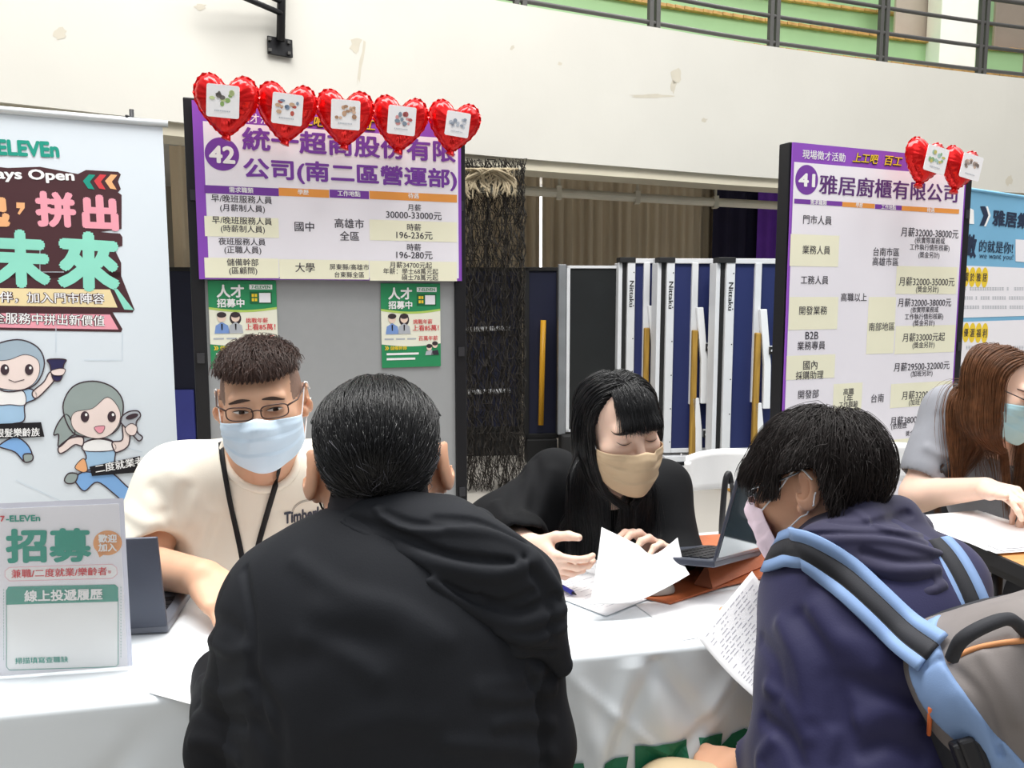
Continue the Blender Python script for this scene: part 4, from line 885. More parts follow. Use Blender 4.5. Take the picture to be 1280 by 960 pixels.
for k in range(24): p.poly('card', p3([(16, 435+12*k), (18, 435+12*k), (18, 441+12*k), (16, 441+12*k)]), M_teal, 1); p.poly('card', p3([(484, 425+12*k), (486, 425+12*k), (486, 431+12*k), (484, 431+12*k)]), M_teal, 1)
p.build(nt_)
# ---------------------------------------------------------------- dark laptop beside it
M_slate = mat('slate_laptop_shell', '4A4E5A', .35, metal=.3, var=.02)
M_key = mat('black_keys', '141418', .4)
M_deck = mat('grey_laptop_deck', '6A6D76', .35, metal=.3)
M_keyl = mat('key_legend', 'E8E8EC', .5)
hl0 = at_z(128, 790, TZ+.012); hl1 = at_z(210, 785, TZ+.012)        # hinge line
H0 = hl1 + (hl0-hl1)/np.linalg.norm(hl0-hl1)*.31
uX = (hl1-H0); uX[2] = 0; Lw = np.linalg.norm(uX); uX /= Lw
dN = np.array([-uX[1], uX[0], 0])
root = empty('laptop', (H0+hl1)/2); tag(root, 'dark grey laptop in front of the cream shirted man, lid towards the viewer', 'laptop')
mb = MB(); top = lambda q, z_: H0*np.array([1, 1, 0]) + uX*q[0] + dN*q[1] + np.array([0, 0, TZ+.003+z_])
mb.prism([(0, 0), (Lw, 0), (Lw, .22), (0, .22)], lambda q: top(q, .016), lambda q: top(q, 0.0), M_deck); mb.build('base', parent=root, bevel=.003)
mb = MB()
for r_ in range(5):
    for k in range(13):
        u = .018 + k*.0212; d = .03 + r_*.0205; mb.prism([(u, d), (u+.018, d), (u+.018, d+.0175), (u, d+.0175)], lambda q: top(q, .0185), lambda q: top(q, .016), M_key)
mb.build('keyboard', parent=root)
V, Fc, mx = text2d('1KUP', .03)
lid_t = at(196, 682, hl1[1]-.02); lean = .055
lv = np.array([0, 0, 1.0]) - dN*.12; lv /= np.linalg.norm(lv)
Hh = (lid_t[2]-TZ)/lv[2]
PL = Plane(H0*np.array([1, 1, 0]) + np.array([0, 0, TZ+.016]), uX, lv)
mb = MB(); mb.prism([(0, 0), (Lw, 0), (Lw-.004, Hh), (0.004, Hh)], lambda q: PL.pt(q[0], q[1], .004), lambda q: PL.pt(q[0], q[1], -.003), M_slate); ld = mb.build('lid', parent=root, bevel=.0025)
mb = MB(); mb.prism([(.01, .015), (Lw-.01, .015), (Lw-.01, Hh-.01), (.01, Hh-.01)], lambda q: PL.pt(q[0], q[1], -.0032), lambda q: PL.pt(q[0], q[1], -.004), mat('dark_screen', '15161B', .1)); mb.build('screen', parent=ld)
q_ = Print(PL, .0045); q_.poly('emblem', [(Lw-.075+.008*math.cos(t), Hh-.014+.004*math.sin(t)) for t in np.linspace(0, 6.2, 16)], mat('emblem_grey', '8E919A', .3, metal=.5), 0, uv=True); q_.build(ld)
mb = MB()
for i, t in enumerate(('INK', 'E')):
    V, Fc, mx = text2d(t, .03); s_ = .012/mx[1]; mb.add([top((Lw-.012-(q[1]-0)*0 - .012 + 0*q[0] - (mx[0]-q[0])*s_*0 - q[0]*s_*-1 - mx[0]*s_, .16+i*.022+q[1]*s_), .0168) for q in V], Fc, M_keyl)
mb.build('stickers', parent=root)
# ---------------------------------------------------------------- papers on the table
M_sheet = mat('white_office_paper', 'F4F4F6', .6, var=.008)
M_pencil = mat('pencil_grey', 'B4B4BE', .7)
def flat_paper(px, py, w_, h_, rot, lift, label, group, printed=True, name='paper_sheet', seed=1, curl=0.0):
    u, d = tab_uv(px, py); c = tab(u, d, TZ+.004+lift); ca, sa = math.cos(rot), math.sin(rot)
    U = TU*ca + TN*sa; V = -TU*sa + TN*ca; G = []
    for i in range(9):
        row_ = []
        for j in range(9):
            x, y = (i/8-.5)*w_, (j/8-.5)*h_; row_.append(c + U*x + V*y + np.array([0, 0, curl*((i/8-.5)**2+(j/8-.5)**2)]))
        G.append(row_)
    mb = MB(); mb.grid(G, M_sheet); o = mb.build(name, smooth=True, solid=.0004); tag(o, label, 'paper', group)
    if printed:
        rnd = random.Random(seed); mb = MB()
        for k in range(16):
            y = h_*(.43-.053*k); x = -w_*.42; 
            while x < w_*.38:
                l = rnd.uniform(.006, .03); 
                if rnd.random() < .65: mb.add([c+U*a_+V*b_+np.array([0, 0, .0006+curl*((a_/w_)**2+(b_/h_)**2)]) for a_, b_ in ((x, y), (x+l, y), (x+l, y+.0014), (x, y+.0014))], [(0, 1, 2, 3)], M_pencil)
                x += l + .006
        mb.build('print', parent=o)
    return o
flat_paper(715, 722, .21, .28, math.radians(-18), 0, 'handwritten form lying flat before the woman in black', None, seed=2)
flat_paper(741, 742, .15, .20, math.radians(30), .0012, 'small printed sheet on top of the handwritten form', None, seed=3)
flat_paper(338, 834, .21, .29, math.radians(-36), 0, 'printed form on the table behind the black jacketed man', None, seed=4)
flat_paper(893, 768, .24, .17, math.radians(8), 0, 'blank white sheet at the front edge of the orange leather sleeve', None, printed=False)
# curved white leaflet held up by the woman (bent sheet)
Lf = [at(752, 659, 1.50), at(862, 720, 1.40), at(845, 672, 1.50), at(737, 756, 1.36)]
def paper_curve(name, fn, nu, nv, label, cat, thick=.0004):
    mb = MB(); mb.grid([[fn(i/nu, j/nv) for j in range(nv+1)] for i in range(nu+1)], M_sheet); o = mb.build(name, smooth=True, solid=thick); tag(o, label, cat); return o
def leaflet(u, v):
    # lower edge 737,756 -> 862,720 ; upper edge 752,659 -> sag at 815,692 -> 848,672
    lo = spline([at(737, 756, 1.40), at(792, 752, 1.41), at(828, 737, 1.43), at(862, 718, 1.46)], 10)
    hi = spline([at(752, 659, 1.52), at(795, 680, 1.50), at(817, 693, 1.49), at(847, 672, 1.55)], 10)
    k = u*(len(lo)-1); i = min(int(k), len(lo)-2); f = k-i
    a = lo[i]*(1-f)+lo[i+1]*f; b_ = hi[i]*(1-f)+hi[i+1]*f
    return a*(1-v) + b_*v + np.array([0, 0, -.012*math.sin(v*math.pi)])
lf = paper_curve('leaflet', leaflet, 30, 12, 'blank white curved sheet held up by the masked woman in black', 'paper')
# handwritten form held by the hooded person
q = [at(872, 797, 1.28), at(940, 714, 1.36), at(1010, 800, 1.30), at(948, 876, 1.20)]
def form(u, v):
    a = q[0]*(1-u)+q[3]*u; b_ = q[1]*(1-u)+q[2]*u
    return a*(1-v)+b_*v + np.array([0, 0, -.006*math.sin(u*math.pi)])
fm = paper_curve('paper_sheet', form, 16, 16, 'handwritten form tilted in the hands of the hooded person', 'paper')
mb = MB(); rnd = random.Random(9); nrm = np.cross(q[1]-q[0], q[3]-q[0]); nrm /= np.linalg.norm(nrm)
if np.dot(nrm, ray(900, 800)) > 0: nrm = -nrm
for k in range(22):
    u = .06 + k*.042; v = .08
    while v < .9:
        l = rnd.uniform(.02, .1)
        if rnd.random() < .7:
            mb.add([form(a_, b_) + nrm*.0008 for a_, b_ in ((u, v), (u, v+l), (u+.007, v+l), (u+.007, v))], [(0, 1, 2, 3)], M_pencil)
        v += l + .025
mb.build('handwriting', parent=fm)
# ---------------------------------------------------------------- orange leather sleeve, stand and laptop of the woman
M_leather = mat('orange_brown_leather', 'B5623A', .5, var=.1, scale=12, bump=.1, bscale=150)
M_leatherd = mat('brown_leather_inside', '8A4E34', .55, var=.1, scale=12)
pts = [tab_uv(*t) for t in ((760, 742), (838, 759), (905, 737), (972, 722), (985, 690), (905, 672), (845, 676))]
mb = MB(); mb.prism(pts, lambda q_: tab(q_[0], q_[1], TZ+.010), lambda q_: tab(q_[0], q_[1], TZ+.005), M_leather)
sv = mb.build('leather_sleeve', bevel=.001, loc=tab(*tab_uv(870, 715))); tag(sv, 'orange brown leather laptop sleeve lying flat on the white cloth', 'laptop sleeve')
# wedge stand folded from the sleeve
a = [at_z(868, 731, TZ+.012), at_z(890, 736, TZ+.012), at_z(960, 705, TZ+.012), at_z(938, 700, TZ+.012)]
rg = [at(884, 706, a[0][1]+.03), at(950, 684, a[2][1]+.03)]
mb = MB(); mb.add([a[0], a[1], a[2], a[3], rg[0], rg[1]], [(0, 1, 4), (3, 5, 2)], M_leatherd); mb.add([a[0], a[1], a[2], a[3], rg[0], rg[1]], [(1, 2, 5, 4), (0, 4, 5, 3)], M_leather)
fl_ = mb.build('folded_flap', parent=sv, solid=.004); fl_['label'] = 'triangular folded support under the laptop hinge'
# laptop: hinge line from (893,703) to (962,686); keys to the left, screen leaning right
h0 = at(893, 702, 1.46); h1 = at(968, 684, 1.78)
hx = (h1-h0); Lw = np.linalg.norm(hx); hx /= Lw
dk = at(820, 690, 1.62) - h0; dk = dk - hx*np.dot(dk, hx); dk /= np.linalg.norm(dk)
root = empty('laptop', (h0+h1)/2); tag(root, 'open black laptop on the orange leather stand, screen mirroring the room', 'laptop')
nz = np.cross(hx, dk); nz = nz if nz[2] > 0 else -nz
Lw = .30; h1 = h0 + hx*Lw
DP = Plane(h0, hx, dk); sgn = 1 if DP.N[2] > 0 else -1
mb = MB(); mb.prism([(0, 0), (Lw, 0), (Lw, .20), (0, .20)], lambda q_: DP.pt(q_[0], q_[1], sgn*.002), lambda q_: DP.pt(q_[0], q_[1], -sgn*.012), M_slate); mb.build('base', parent=root, bevel=.003)
mb = MB()
for r_ in range(5):
    for k in range(13): u = .02+k*.0205; d = .02+r_*.02; mb.prism([(u, d), (u+.017, d), (u+.017, d+.016), (u, d+.016)], lambda q_: DP.pt(q_[0], q_[1], sgn*.0045), lambda q_: DP.pt(q_[0], q_[1], sgn*.002), M_key)
mb.build('keyboard', parent=root)
lt = at(928, 598, 1.49); lv = lt-h0; lv = lv - hx*np.dot(lv, hx); Hh = np.linalg.norm(lv)
LP = Plane(h0, hx, lv); s2 = 1 if np.dot(LP.N, ray(930, 650)) < 0 else -1
mb = MB(); mb.prism([(0, 0), (Lw, 0), (Lw, Hh), (0, Hh)], lambda q_: LP.pt(q_[0], q_[1], s2*.002), lambda q_: LP.pt(q_[0], q_[1], -s2*.004), M_slate); ld = mb.build('lid', parent=root, bevel=.002)
mb = MB(); mb.prism([(.006, .008), (Lw-.006, .008), (Lw-.006, Hh-.006), (.006, Hh-.006)], lambda q_: LP.pt(q_[0], q_[1], s2*.0032), lambda q_: LP.pt(q_[0], q_[1], s2*.0018), mat('glossy_dark_screen', '3C4A52', .08, spec=.9, coat=.6)); mb.build('screen', parent=ld)['label'] = 'glossy dark screen'
# mouse
M_mouse = mat('grey_mouse_plastic', 'A9A49C', .35)
c = at_z(812, 738, TZ+.012); mb = MB(); G = []
for i in range(17):
    row_ = []
    for j in range(10):
        t = 2*math.pi*i/16; ph = math.pi/2*j/9; x = .050*math.cos(t)*math.cos(ph); y = .029*math.sin(t)*math.cos(ph)
        row_.append(c + TU*(x*.94+y*.3) + TN*(y*.94-x*.3) + np.array([0, 0, .030*math.sin(ph)**.8]))
    G.append(row_)
mb.grid(G, M_mouse); ms = mb.build('computer_mouse', smooth=True, loc=c); tag(ms, 'grey computer mouse under the edge of the curved white sheet', 'mouse')
mb = MB(); mb.tube([c + TU*.03 + TN*-.008 + np.array([0, 0, .027]), c + TU*.036 - TN*.010 + np.array([0, 0, .024])], .005, M_rub, 8); mb.build('scroll_wheel', parent=ms)
# blue pen
a = at_z(700, 732, TZ+.012); b_ = at_z(716, 741, TZ+.012); mb = MB(); mb.tube([a+(a-b_)*1.2, b_], .0045, mat('blue_pen_plastic', '3A3FB0', .3), 8); pn = mb.build('pen', smooth=True); tag(pn, 'blue pen lying beside the handwritten form on the table', 'pen')
mb = MB(); mb.tube([b_, b_ + (b_-a)/np.linalg.norm(b_-a)*.012], [.0035, .0008], M_blk, 8); mb.build('pen_tip', parent=pn, smooth=True)
# black bag strap hanging from the chair back
mb = MB(); mb.tube(spline([at(914, 604, 2.86), at(911, 592, 2.86), at(907, 600, 2.85), at(904, 630, 2.85), at(902, 662, 2.86), at(903, 690, 2.87)], 6), .011, M_blk, 8); mb.tube(spline([at(911, 592, 2.86), at(915, 610, 2.90), at(916, 650, 2.92)], 6), .008, M_blk, 8)
bs = mb.build('bag_strap', smooth=True); tag(bs, 'black bag strap looped over the white chair behind the open laptop', 'strap')
# ---------------------------------------------------------------- white folding chairs
M_chair = mat('white_chair_enamel', 'F0F0F0', .35, var=.01)
def folding_chair(px0, px1, pyt, pyb, Y, yaw, label, group='white folding chairs'):
    c = at((px0+px1)/2, 370, Y); U = np.array([math.cos(yaw), math.sin(yaw), 0]); N = np.array([math.sin(yaw), -math.cos(yaw), 0])
    Wc = (px1-px0)/1000*Y; zt = at(px0, pyt, Y)[2]; zb = at(px0, pyb, Y)[2]
    root = empty('folding_chair', (c[0], c[1], 0)); tag(root, label, 'chair', group)
    P = lambda u, z_, n=0.0: np.array([c[0], c[1], 0]) + U*u + N*n + np.array([0, 0, z_])
    mb = MB(); G = []
    for i in range(17):
        s_ = i/16*2-1; row_ = []
        for j in range(7):
            t = j/6; z_ = zb + (zt-zb)*t + .012*(1-s_*s_)*(t) - .01*(1-s_*s_)*(1-t)
            row_.append(P(s_*Wc*.5*(1-.04*t), z_, -.05*(1-s_*s_)))
        G.append(row_)
    mb.grid(G, M_chair); mb.build('backrest', parent=root, smooth=True, solid=.012)
    for s_ in (-1, 1):
        mb = MB(); x = s_*Wc*.47; mb.tube(spline([P(x, zt-.02, .0), P(x, zb, 0), P(x*1.02, .47, .03), P(x*1.04, .01, .25)], 6), .013, M_chair, 8); lg = mb.build('front_leg', parent=root, smooth=True)
        mb = MB(); mb.tube(spline([P(x*.92, .46, .22), P(x*.92, .3, .12), P(x*.94, .01, -.18)], 6), .012, M_chair, 8); mb.build('rear_leg', parent=root, smooth=True)
        mb = MB(); q_ = P(x, .42, .05); mb.box(q_, (.03, .03, .05), M_alu); mb.build('hinge', parent=root, bevel=.006)
    mb = MB(); G = [[P(x, .455-.012*math.cos(y*3), -.0+y) for y in np.linspace(.02, .40, 8)] for x in np.linspace(-Wc*.44, Wc*.44, 8)]
    mb.grid(G, M_chair); mb.build('seat', parent=root, smooth=True, solid=.02)
    mb = MB(); mb.tube([P(-Wc*.43, .2, .12), P(Wc*.43, .2, .12)], .009, M_chair, 8); mb.build('stretcher', parent=root, smooth=True)
    return root
folding_chair(857, 975, 568, 611, 2.95, math.radians(14), 'white folding chair standing behind the open black laptop')
folding_chair(1092, 1180, 560, 602, 2.95, math.radians(12), 'white folding chair in front of sign 41, behind the hooded person')
# ---------------------------------------------------------------- second table at the right
M_tan = wood('tan_wood_laminate', 'B07A45', 'C8935A', 3, (1, 10, 10))
z_ = TZ
a = at_z(1150, 640, z_); b_ = at_z(1180, 663, z_); c_ = at_z(1300, 716, z_)
u2 = (c_-b_); u2 /= np.linalg.norm(u2); n2 = np.array([-u2[1], u2[0], 0])
TB = b_ - u2*.03
T2 = lambda u, d, zz_: np.array([TB[0], TB[1], 0]) + u2*u + n2*d + np.array([0, 0, zz_])
root = empty('folding_table', T2(.6, .2, 0)); tag(root, 'tan wood topped folding table with black edge at the right', 'table')
mb = MB(); mb.prism([(0, 0), (1.5, 0), (1.5, .42), (0, .42)], lambda q_: T2(q_[0], q_[1], z_), lambda q_: T2(q_[0], q_[1], z_-.022), M_tan); mb.build('tabletop', parent=root)
mb = MB()
for e_ in (((-.008, -.008), (1.51, .002)), ((-.008, .42), (1.51, .43)), ((-.008, 0), (.0, .42)), ((1.5, 0), (1.508, .42))):
    (u_a, d_a), (u_b, d_b) = e_; mb.prism([(u_a, d_a), (u_b, d_a), (u_b, d_b), (u_a, d_b)], lambda q_: T2(q_[0], q_[1], z_-.0006), lambda q_: T2(q_[0], q_[1], z_-.03), M_blk)
mb.build('edge_band', parent=root)
mb = MB(); mb.prism([(.02, .01), (1.48, .01), (1.48, .03), (.02, .03)], lambda q_: T2(q_[0], q_[1], z_-.03), lambda q_: T2(q_[0], q_[1], z_-.055), M_blk); mb.build('apron', parent=root)
for u in (.16, 1.34):
    for d in (.05, .37):
        mb = MB(); mb.tube([T2(u, d, z_-.03), T2(u+(.0 if d < .2 else .0), d, .01)], .013, M_blk, 8); mb.build('leg', parent=root, smooth=True)
mb = MB(); mb.tube([T2(.16, .05, .45), T2(.42, .05, z_-.05)], .009, M_blk, 8); mb.build('brace', parent=root, smooth=True)
# sheets stacked on it
def sheet2(px, py, rot, lift, label, w_=.30, h_=.21, curl=0.0):
    c = at_z(px, py, z_) + np.array([0, 0, .002+lift]); ca, sa = math.cos(rot), math.sin(rot); U = u2*ca+n2*sa; V = -u2*sa+n2*ca
    mb = MB(); mb.grid([[c+U*x+V*y+np.array([0, 0, curl*(x/w_+.5)**2]) for y in np.linspace(-h_/2, h_/2, 6)] for x in np.linspace(-w_/2, w_/2, 8)], M_sheet)
    o = mb.build('paper_sheet', smooth=True, solid=.0005); tag(o, label, 'paper', 'sheets on the tan table')
for k in range(5): sheet2(1232+2*k, 668-k, math.radians((4, -3, 6, 1, 8)[k]), .0012*k, ('bottom sheet of the white paper pile on the tan table', 'second lowest sheet of the pile on the tan table', 'middle sheet of the pile on the tan table', 'second sheet from the top of the pile on the tan table', 'top white sheet of the pile on the tan table')[k], curl=.004)
# ================================================================== people: smooth surfaces grown from joints
def smin(a, b, k):
    if k <= 0: return np.minimum(a, b)
    h = np.clip(.5 + .5*(b-a)/k, 0, 1); return b*(1-h) + a*h - k*h*(1-h)
class Cone:
    def __init__(s, a, b, ra, rb, k=.02, sub=False):
        s.a = np.array(a, float); s.b = np.array(b, float); s.ra, s.rb, s.k, s.sub = ra, rb, k, sub
        s.c = (s.a+s.b)/2; s.r = np.linalg.norm(s.b-s.a)/2 + max(ra, rb)
    def d(s, P):
        ba = s.b-s.a; q = P-s.a; t = np.clip(q@ba/(ba@ba+1e-12), 0, 1); q = q - t[:, None]*ba
        return np.sqrt((q*q).sum(1)) - (s.ra + (s.rb-s.ra)*t)
class Ell:
    def __init__(s, c, r, R=None, k=.02, sub=False):
        s.c = np.array(c, float); s.rad = np.array(r, float); s.R = np.eye(3) if R is None else np.array(R); s.k, s.sub = k, sub; s.r = max(r)
    def d(s, P):
        q = (P-s.c)@s.R; a = q/s.rad; k0 = np.sqrt((a*a).sum(1)); b = a/s.rad; k1 = np.sqrt((b*b).sum(1))+1e-9
        return np.where(k0 < 1e-6, -s.rad.min(), k0*(k0-1)/k1)
class Box:
    def __init__(s, c, h, rr, R=None, k=.02, sub=False):
        s.c = np.array(c, float); s.h = np.array(h, float)-rr; s.rr = rr; s.R = np.eye(3) if R is None else np.array(R); s.k, s.sub = k, sub; s.r = float(np.linalg.norm(h))
    def d(s, P):
        q = np.abs((P-s.c)@s.R) - s.h; m = np.maximum(q, 0)
        return np.sqrt((m*m).sum(1)) + np.minimum(q.max(1), 0) - s.rr
class Half:
    """cuts away everything on the side n points to"""
    def __init__(s, p, n, k=.004): s.p = np.array(p, float); s.n = np.array(n, float)/np.linalg.norm(n); s.k = k; s.c = None; s.sub = True
    def d(s, P): return -((P-s.p)@s.n)
class Fold:
    """a crease (amp<0) or ridge (amp>0) along a line lying on the cloth"""
    def __init__(s, pts, w, amp):
        s.P = np.array(pts, float); s.w, s.amp = w, amp; s.c = (s.P.min(0)+s.P.max(0))/2; s.r = np.linalg.norm(s.P.max(0)-s.P.min(0))/2 + 3*w; s.sub = None
    def d(s, P):
        best = np.full(len(P), 9.0); n = len(s.P)-1
        for i in range(n):
            a, b = s.P[i], s.P[i+1]; ba = b-a; q = P-a; t = np.clip(q@ba/(ba@ba+1e-12), 0, 1); g = q - t[:, None]*ba
            fade = 1.0
            e = np.sqrt((g*g).sum(1)); best = np.minimum(best, e)
        return s.amp*np.exp(-(best/s.w)**2)
class Ripple:
    """soft irregular waves in the cloth"""
    def __init__(s, amp, freq, seed=0, dirs=5):
        r = np.random.RandomState(seed); s.D = r.normal(size=(dirs, 3)); s.D *= freq/np.linalg.norm(s.D, axis=1)[:, None]; s.ph = r.uniform(0, 6.28, dirs); s.amp = amp; s.c = None; s.sub = None
    def d(s, P):
        o = 0
        for D, p in zip(s.D, s.ph): o = o + np.sin(P@D + p + 1.3*np.sin(P@D[::-1]*.5))
        return s.amp*o/len(s.ph)*1.6
class Body:
    def __init__(s, prims): s.p = list(prims)
    def ev(s, P, c=None, r=None):
        d = np.full(len(P), 1.0)
        for q in s.p:
            if c is not None and q.c is not None and np.linalg.norm(c-q.c) - r - q.r > .1: continue
            if q.sub is None: d = d - q.d(P)
            elif q.sub: d = -smin(-d, q.d(P), q.k)
            else: d = smin(d, q.d(P), q.k)
        return d
    def __call__(s, P):
        P = np.asarray(P, float)
        if len(P) <= 60000: return s.ev(P)
        return np.concatenate([s.ev(P[i:i+60000]) for i in range(0, len(P), 60000)])
    def near(s, P):
        """values for points close to the surface; far primitives are skipped"""
        P = np.asarray(P, float); n = len(P)
        if n < 3000: return s(P)
        g = np.floor(P/.05).astype(np.int64); o = np.lexsort((g[:, 2], g[:, 1], g[:, 0])); out = np.empty(n)
        kk = g[o]; brk = np.flatnonzero(np.any(kk[1:] != kk[:-1], 1))+1; st = np.concatenate([[0], brk]); en = np.concatenate([brk, [n]])
        for a, b in zip(st, en):
            i = o[a:b]; c = P[i].mean(0); out[i] = s.ev(P[i], c, .05)
        return out
    def grad(s, P, e=.0015):
        P = np.asarray(P, float); G = np.zeros_like(P); n = len(P)
        Q = np.concatenate([P + e*np.eye(3)[i]*sg for i in range(3) for sg in (1, -1)]); v = s.near(Q).reshape(6, n)
        for i in range(3): G[:, i] = v[2*i] - v[2*i+1]
        return G/(np.linalg.norm(G, axis=1)[:, None]+1e-12)
    def bounds(s):
        lo = np.full(3, 1e9); hi = -lo
        for q in s.p:
            if q.c is None or q.sub is not False: continue
            lo = np.minimum(lo, q.c-q.r); hi = np.maximum(hi, q.c+q.r)
        return lo-.02, hi+.02
def nets(body, h, lo=None, hi=None, B=6):
    l0, h0 = body.bounds(); lo = l0 if lo is None else np.maximum(l0, lo); hi = h0 if hi is None else np.minimum(h0, hi)
    H = B*h; nb = np.ceil((hi-lo)/H).astype(int)
    I = np.stack(np.meshgrid(*[np.arange(n) for n in nb], indexing='ij'), -1).reshape(-1, 3)
    f = body(lo + (I+.5)*H); I = I[np.abs(f) < 1.25*H]
    g = np.arange(B+1); off = np.stack(np.meshgrid(g, g, g, indexing='ij'), -1).reshape(-1, 3)
    vk, vp, ek = [], [], []
    corner = [(x, y, z) for x in (0, 1) for y in (0, 1) for z in (0, 1)]
    edges = [(a, b) for a in range(8) for b in range(a+1, 8) if sum(abs(corner[a][i]-corner[b][i]) for i in range(3)) == 1]
    N = nb*B + 2
    key = lambda q: (q[..., 0]*N[1] + q[..., 1])*N[2] + q[..., 2]
    # group blocks into compact bunches so that far primitives can be skipped
    order = np.lexsort((I[:, 2], I[:, 1]//3, I[:, 0]//3, I[:, 2]//3)); I = I[order]
    for s0 in range(0, len(I), 24):
        J = I[s0:s0+24]; G = (J[:, None, :]*B + off[None]); P = lo + G*h
        PP = P.reshape(-1, 3); c = (PP.min(0)+PP.max(0))/2; r = np.linalg.norm(PP.max(0)-PP.min(0))/2
        V = body.ev(PP, c, r).reshape(len(J), B+1, B+1, B+1)
        cv = np.stack([V[:, x:x+B, y:y+B, z:z+B] for x, y, z in corner], -1); cross = (cv.min(-1) < 0) & (cv.max(-1) >= 0)
        w = np.argwhere(cross)
        if not len(w): continue
        vals = cv[cross]; cell = J[w[:, 0]]*B + w[:, 1:]
        acc = np.zeros((len(w), 3)); cnt = np.zeros(len(w))
        for a, b in edges:
            va, vb = vals[:, a], vals[:, b]; m = (va < 0) != (vb < 0)
            t = np.where(m, va/(va-vb+1e-30), 0); ca, cb = np.array(corner[a]), np.array(corner[b])
            acc += np.where(m[:, None], ca + t[:, None]*(cb-ca), 0); cnt += m
        vk.append(key(cell)); vp.append(lo + (cell + acc/cnt[:, None])*h)
        ek.append(np.concatenate([cell, (vals[:, 0] < 0)[:, None], (vals[:, 4] < 0)[:, None], (vals[:, 2] < 0)[:, None], (vals[:, 1] < 0)[:, None]], 1))
    vk = np.concatenate(vk); vp = np.concatenate(vp); ek = np.concatenate(ek); o = np.argsort(vk); vk = vk[o]; vp = vp[o]
    faces = []
    for ax, col in ((0, 4), (1, 5), (2, 6)):
        m = ek[:, 3] != ek[:, col]; cell = ek[m][:, :3]; ins = ek[m][:, 3]
        b, c = [(1, 2), (2, 0), (0, 1)][ax]; eb = np.zeros(3, int); eb[b] = 1; ec = np.zeros(3, int); ec[c] = 1
        ks = [key(cell-eb-ec), key(cell-ec), key(cell), key(cell-eb)]
        ix = [np.clip(np.searchsorted(vk, k), 0, len(vk)-1) for k in ks]
        ok = np.all([vk[i] == k for i, k in zip(ix, ks)], 0); q = np.stack(ix, 1)[ok]; ins = ins[ok]
        q[ins == 0] = q[ins == 0][:, ::-1]; faces.append(q)
    return vp, np.concatenate(faces)
def np_mesh(name, V, Q, m, smooth=True):
    me = bpy.data.meshes.new(name); V = np.ascontiguousarray(V, np.float32); n = Q.shape[1]
    me.vertices.add(len(V)); me.vertices.foreach_set('co', V.ravel()); me.loops.add(Q.size); me.loops.foreach_set('vertex_index', np.ascontiguousarray(Q, np.int32).ravel())
    me.polygons.add(len(Q)); me.polygons.foreach_set('loop_start', np.arange(0, Q.size, n, dtype=np.int32)); me.polygons.foreach_set('loop_total', np.full(len(Q), n, np.int32))
    me.update(calc_edges=True); me.validate()
    if smooth: me.polygons.foreach_set('use_smooth', np.ones(len(me.polygons), bool))
    for q in (m if isinstance(m, (list, tuple)) else [m]): me.materials.append(q)
    return me
def sculpt(name, body, h, m, parent=None, lo=None, hi=None, loc=None):
    V, Q = nets(body, h, lo, hi)
    for _ in range(2):                                   # settle the vertices on the surface
        V = V - np.clip(body.near(V), -.004, .004)[:, None]*body.grad(V)*.8
    return link(name, np_mesh(name, V, Q, m), parent, loc=loc)
def march(f, O, D, off=0.0, n=70, t0=0.0, tmax=9):
    O = np.asarray(O, float); D = np.asarray(D, float); D = D/np.linalg.norm(D, axis=1)[:, None]; t = np.full(len(O), t0)
    for _ in range(n): t = np.minimum(t + .8*np.clip(f(O+D*t[:, None])-off, -.02, .25), tmax)
    return O + D*t[:, None]
def hit(f, pts, off=0.0, t0=.4):
    """where sight lines from the camera meet the surface f"""
    D = np.array([ray(*p) for p in pts]); O = np.tile(np.array([0, 0, CAMZ]), (len(pts), 1)); return march(f, O, D, off, t0=t0)
def folds(f, lines, t0=.4):
    """lines: (points, width, amp)"""
    out = []
    for pts, w, amp in lines:
        s_ = spline(pts, 5) if len(pts) > 2 else np.array(pts, float)
        H = hit(f, [tuple(q) for q in s_], t0=t0); ok = np.linalg.norm(H, axis=1) < 6
        if ok.sum() > 1: out.append(Fold(H[ok], w, amp))
    return out
def rot(yaw, pitch=0, roll=0):
    """head frame: local -Y looks forward; yaw turns it, pitch>0 bows the head, roll tilts it sideways (degrees)"""
    return np.array(Matrix.Rotation(math.radians(yaw), 3, 'Z') @ Matrix.Rotation(math.radians(pitch), 3, 'X') @ Matrix.Rotation(math.radians(roll), 3, 'Y'))
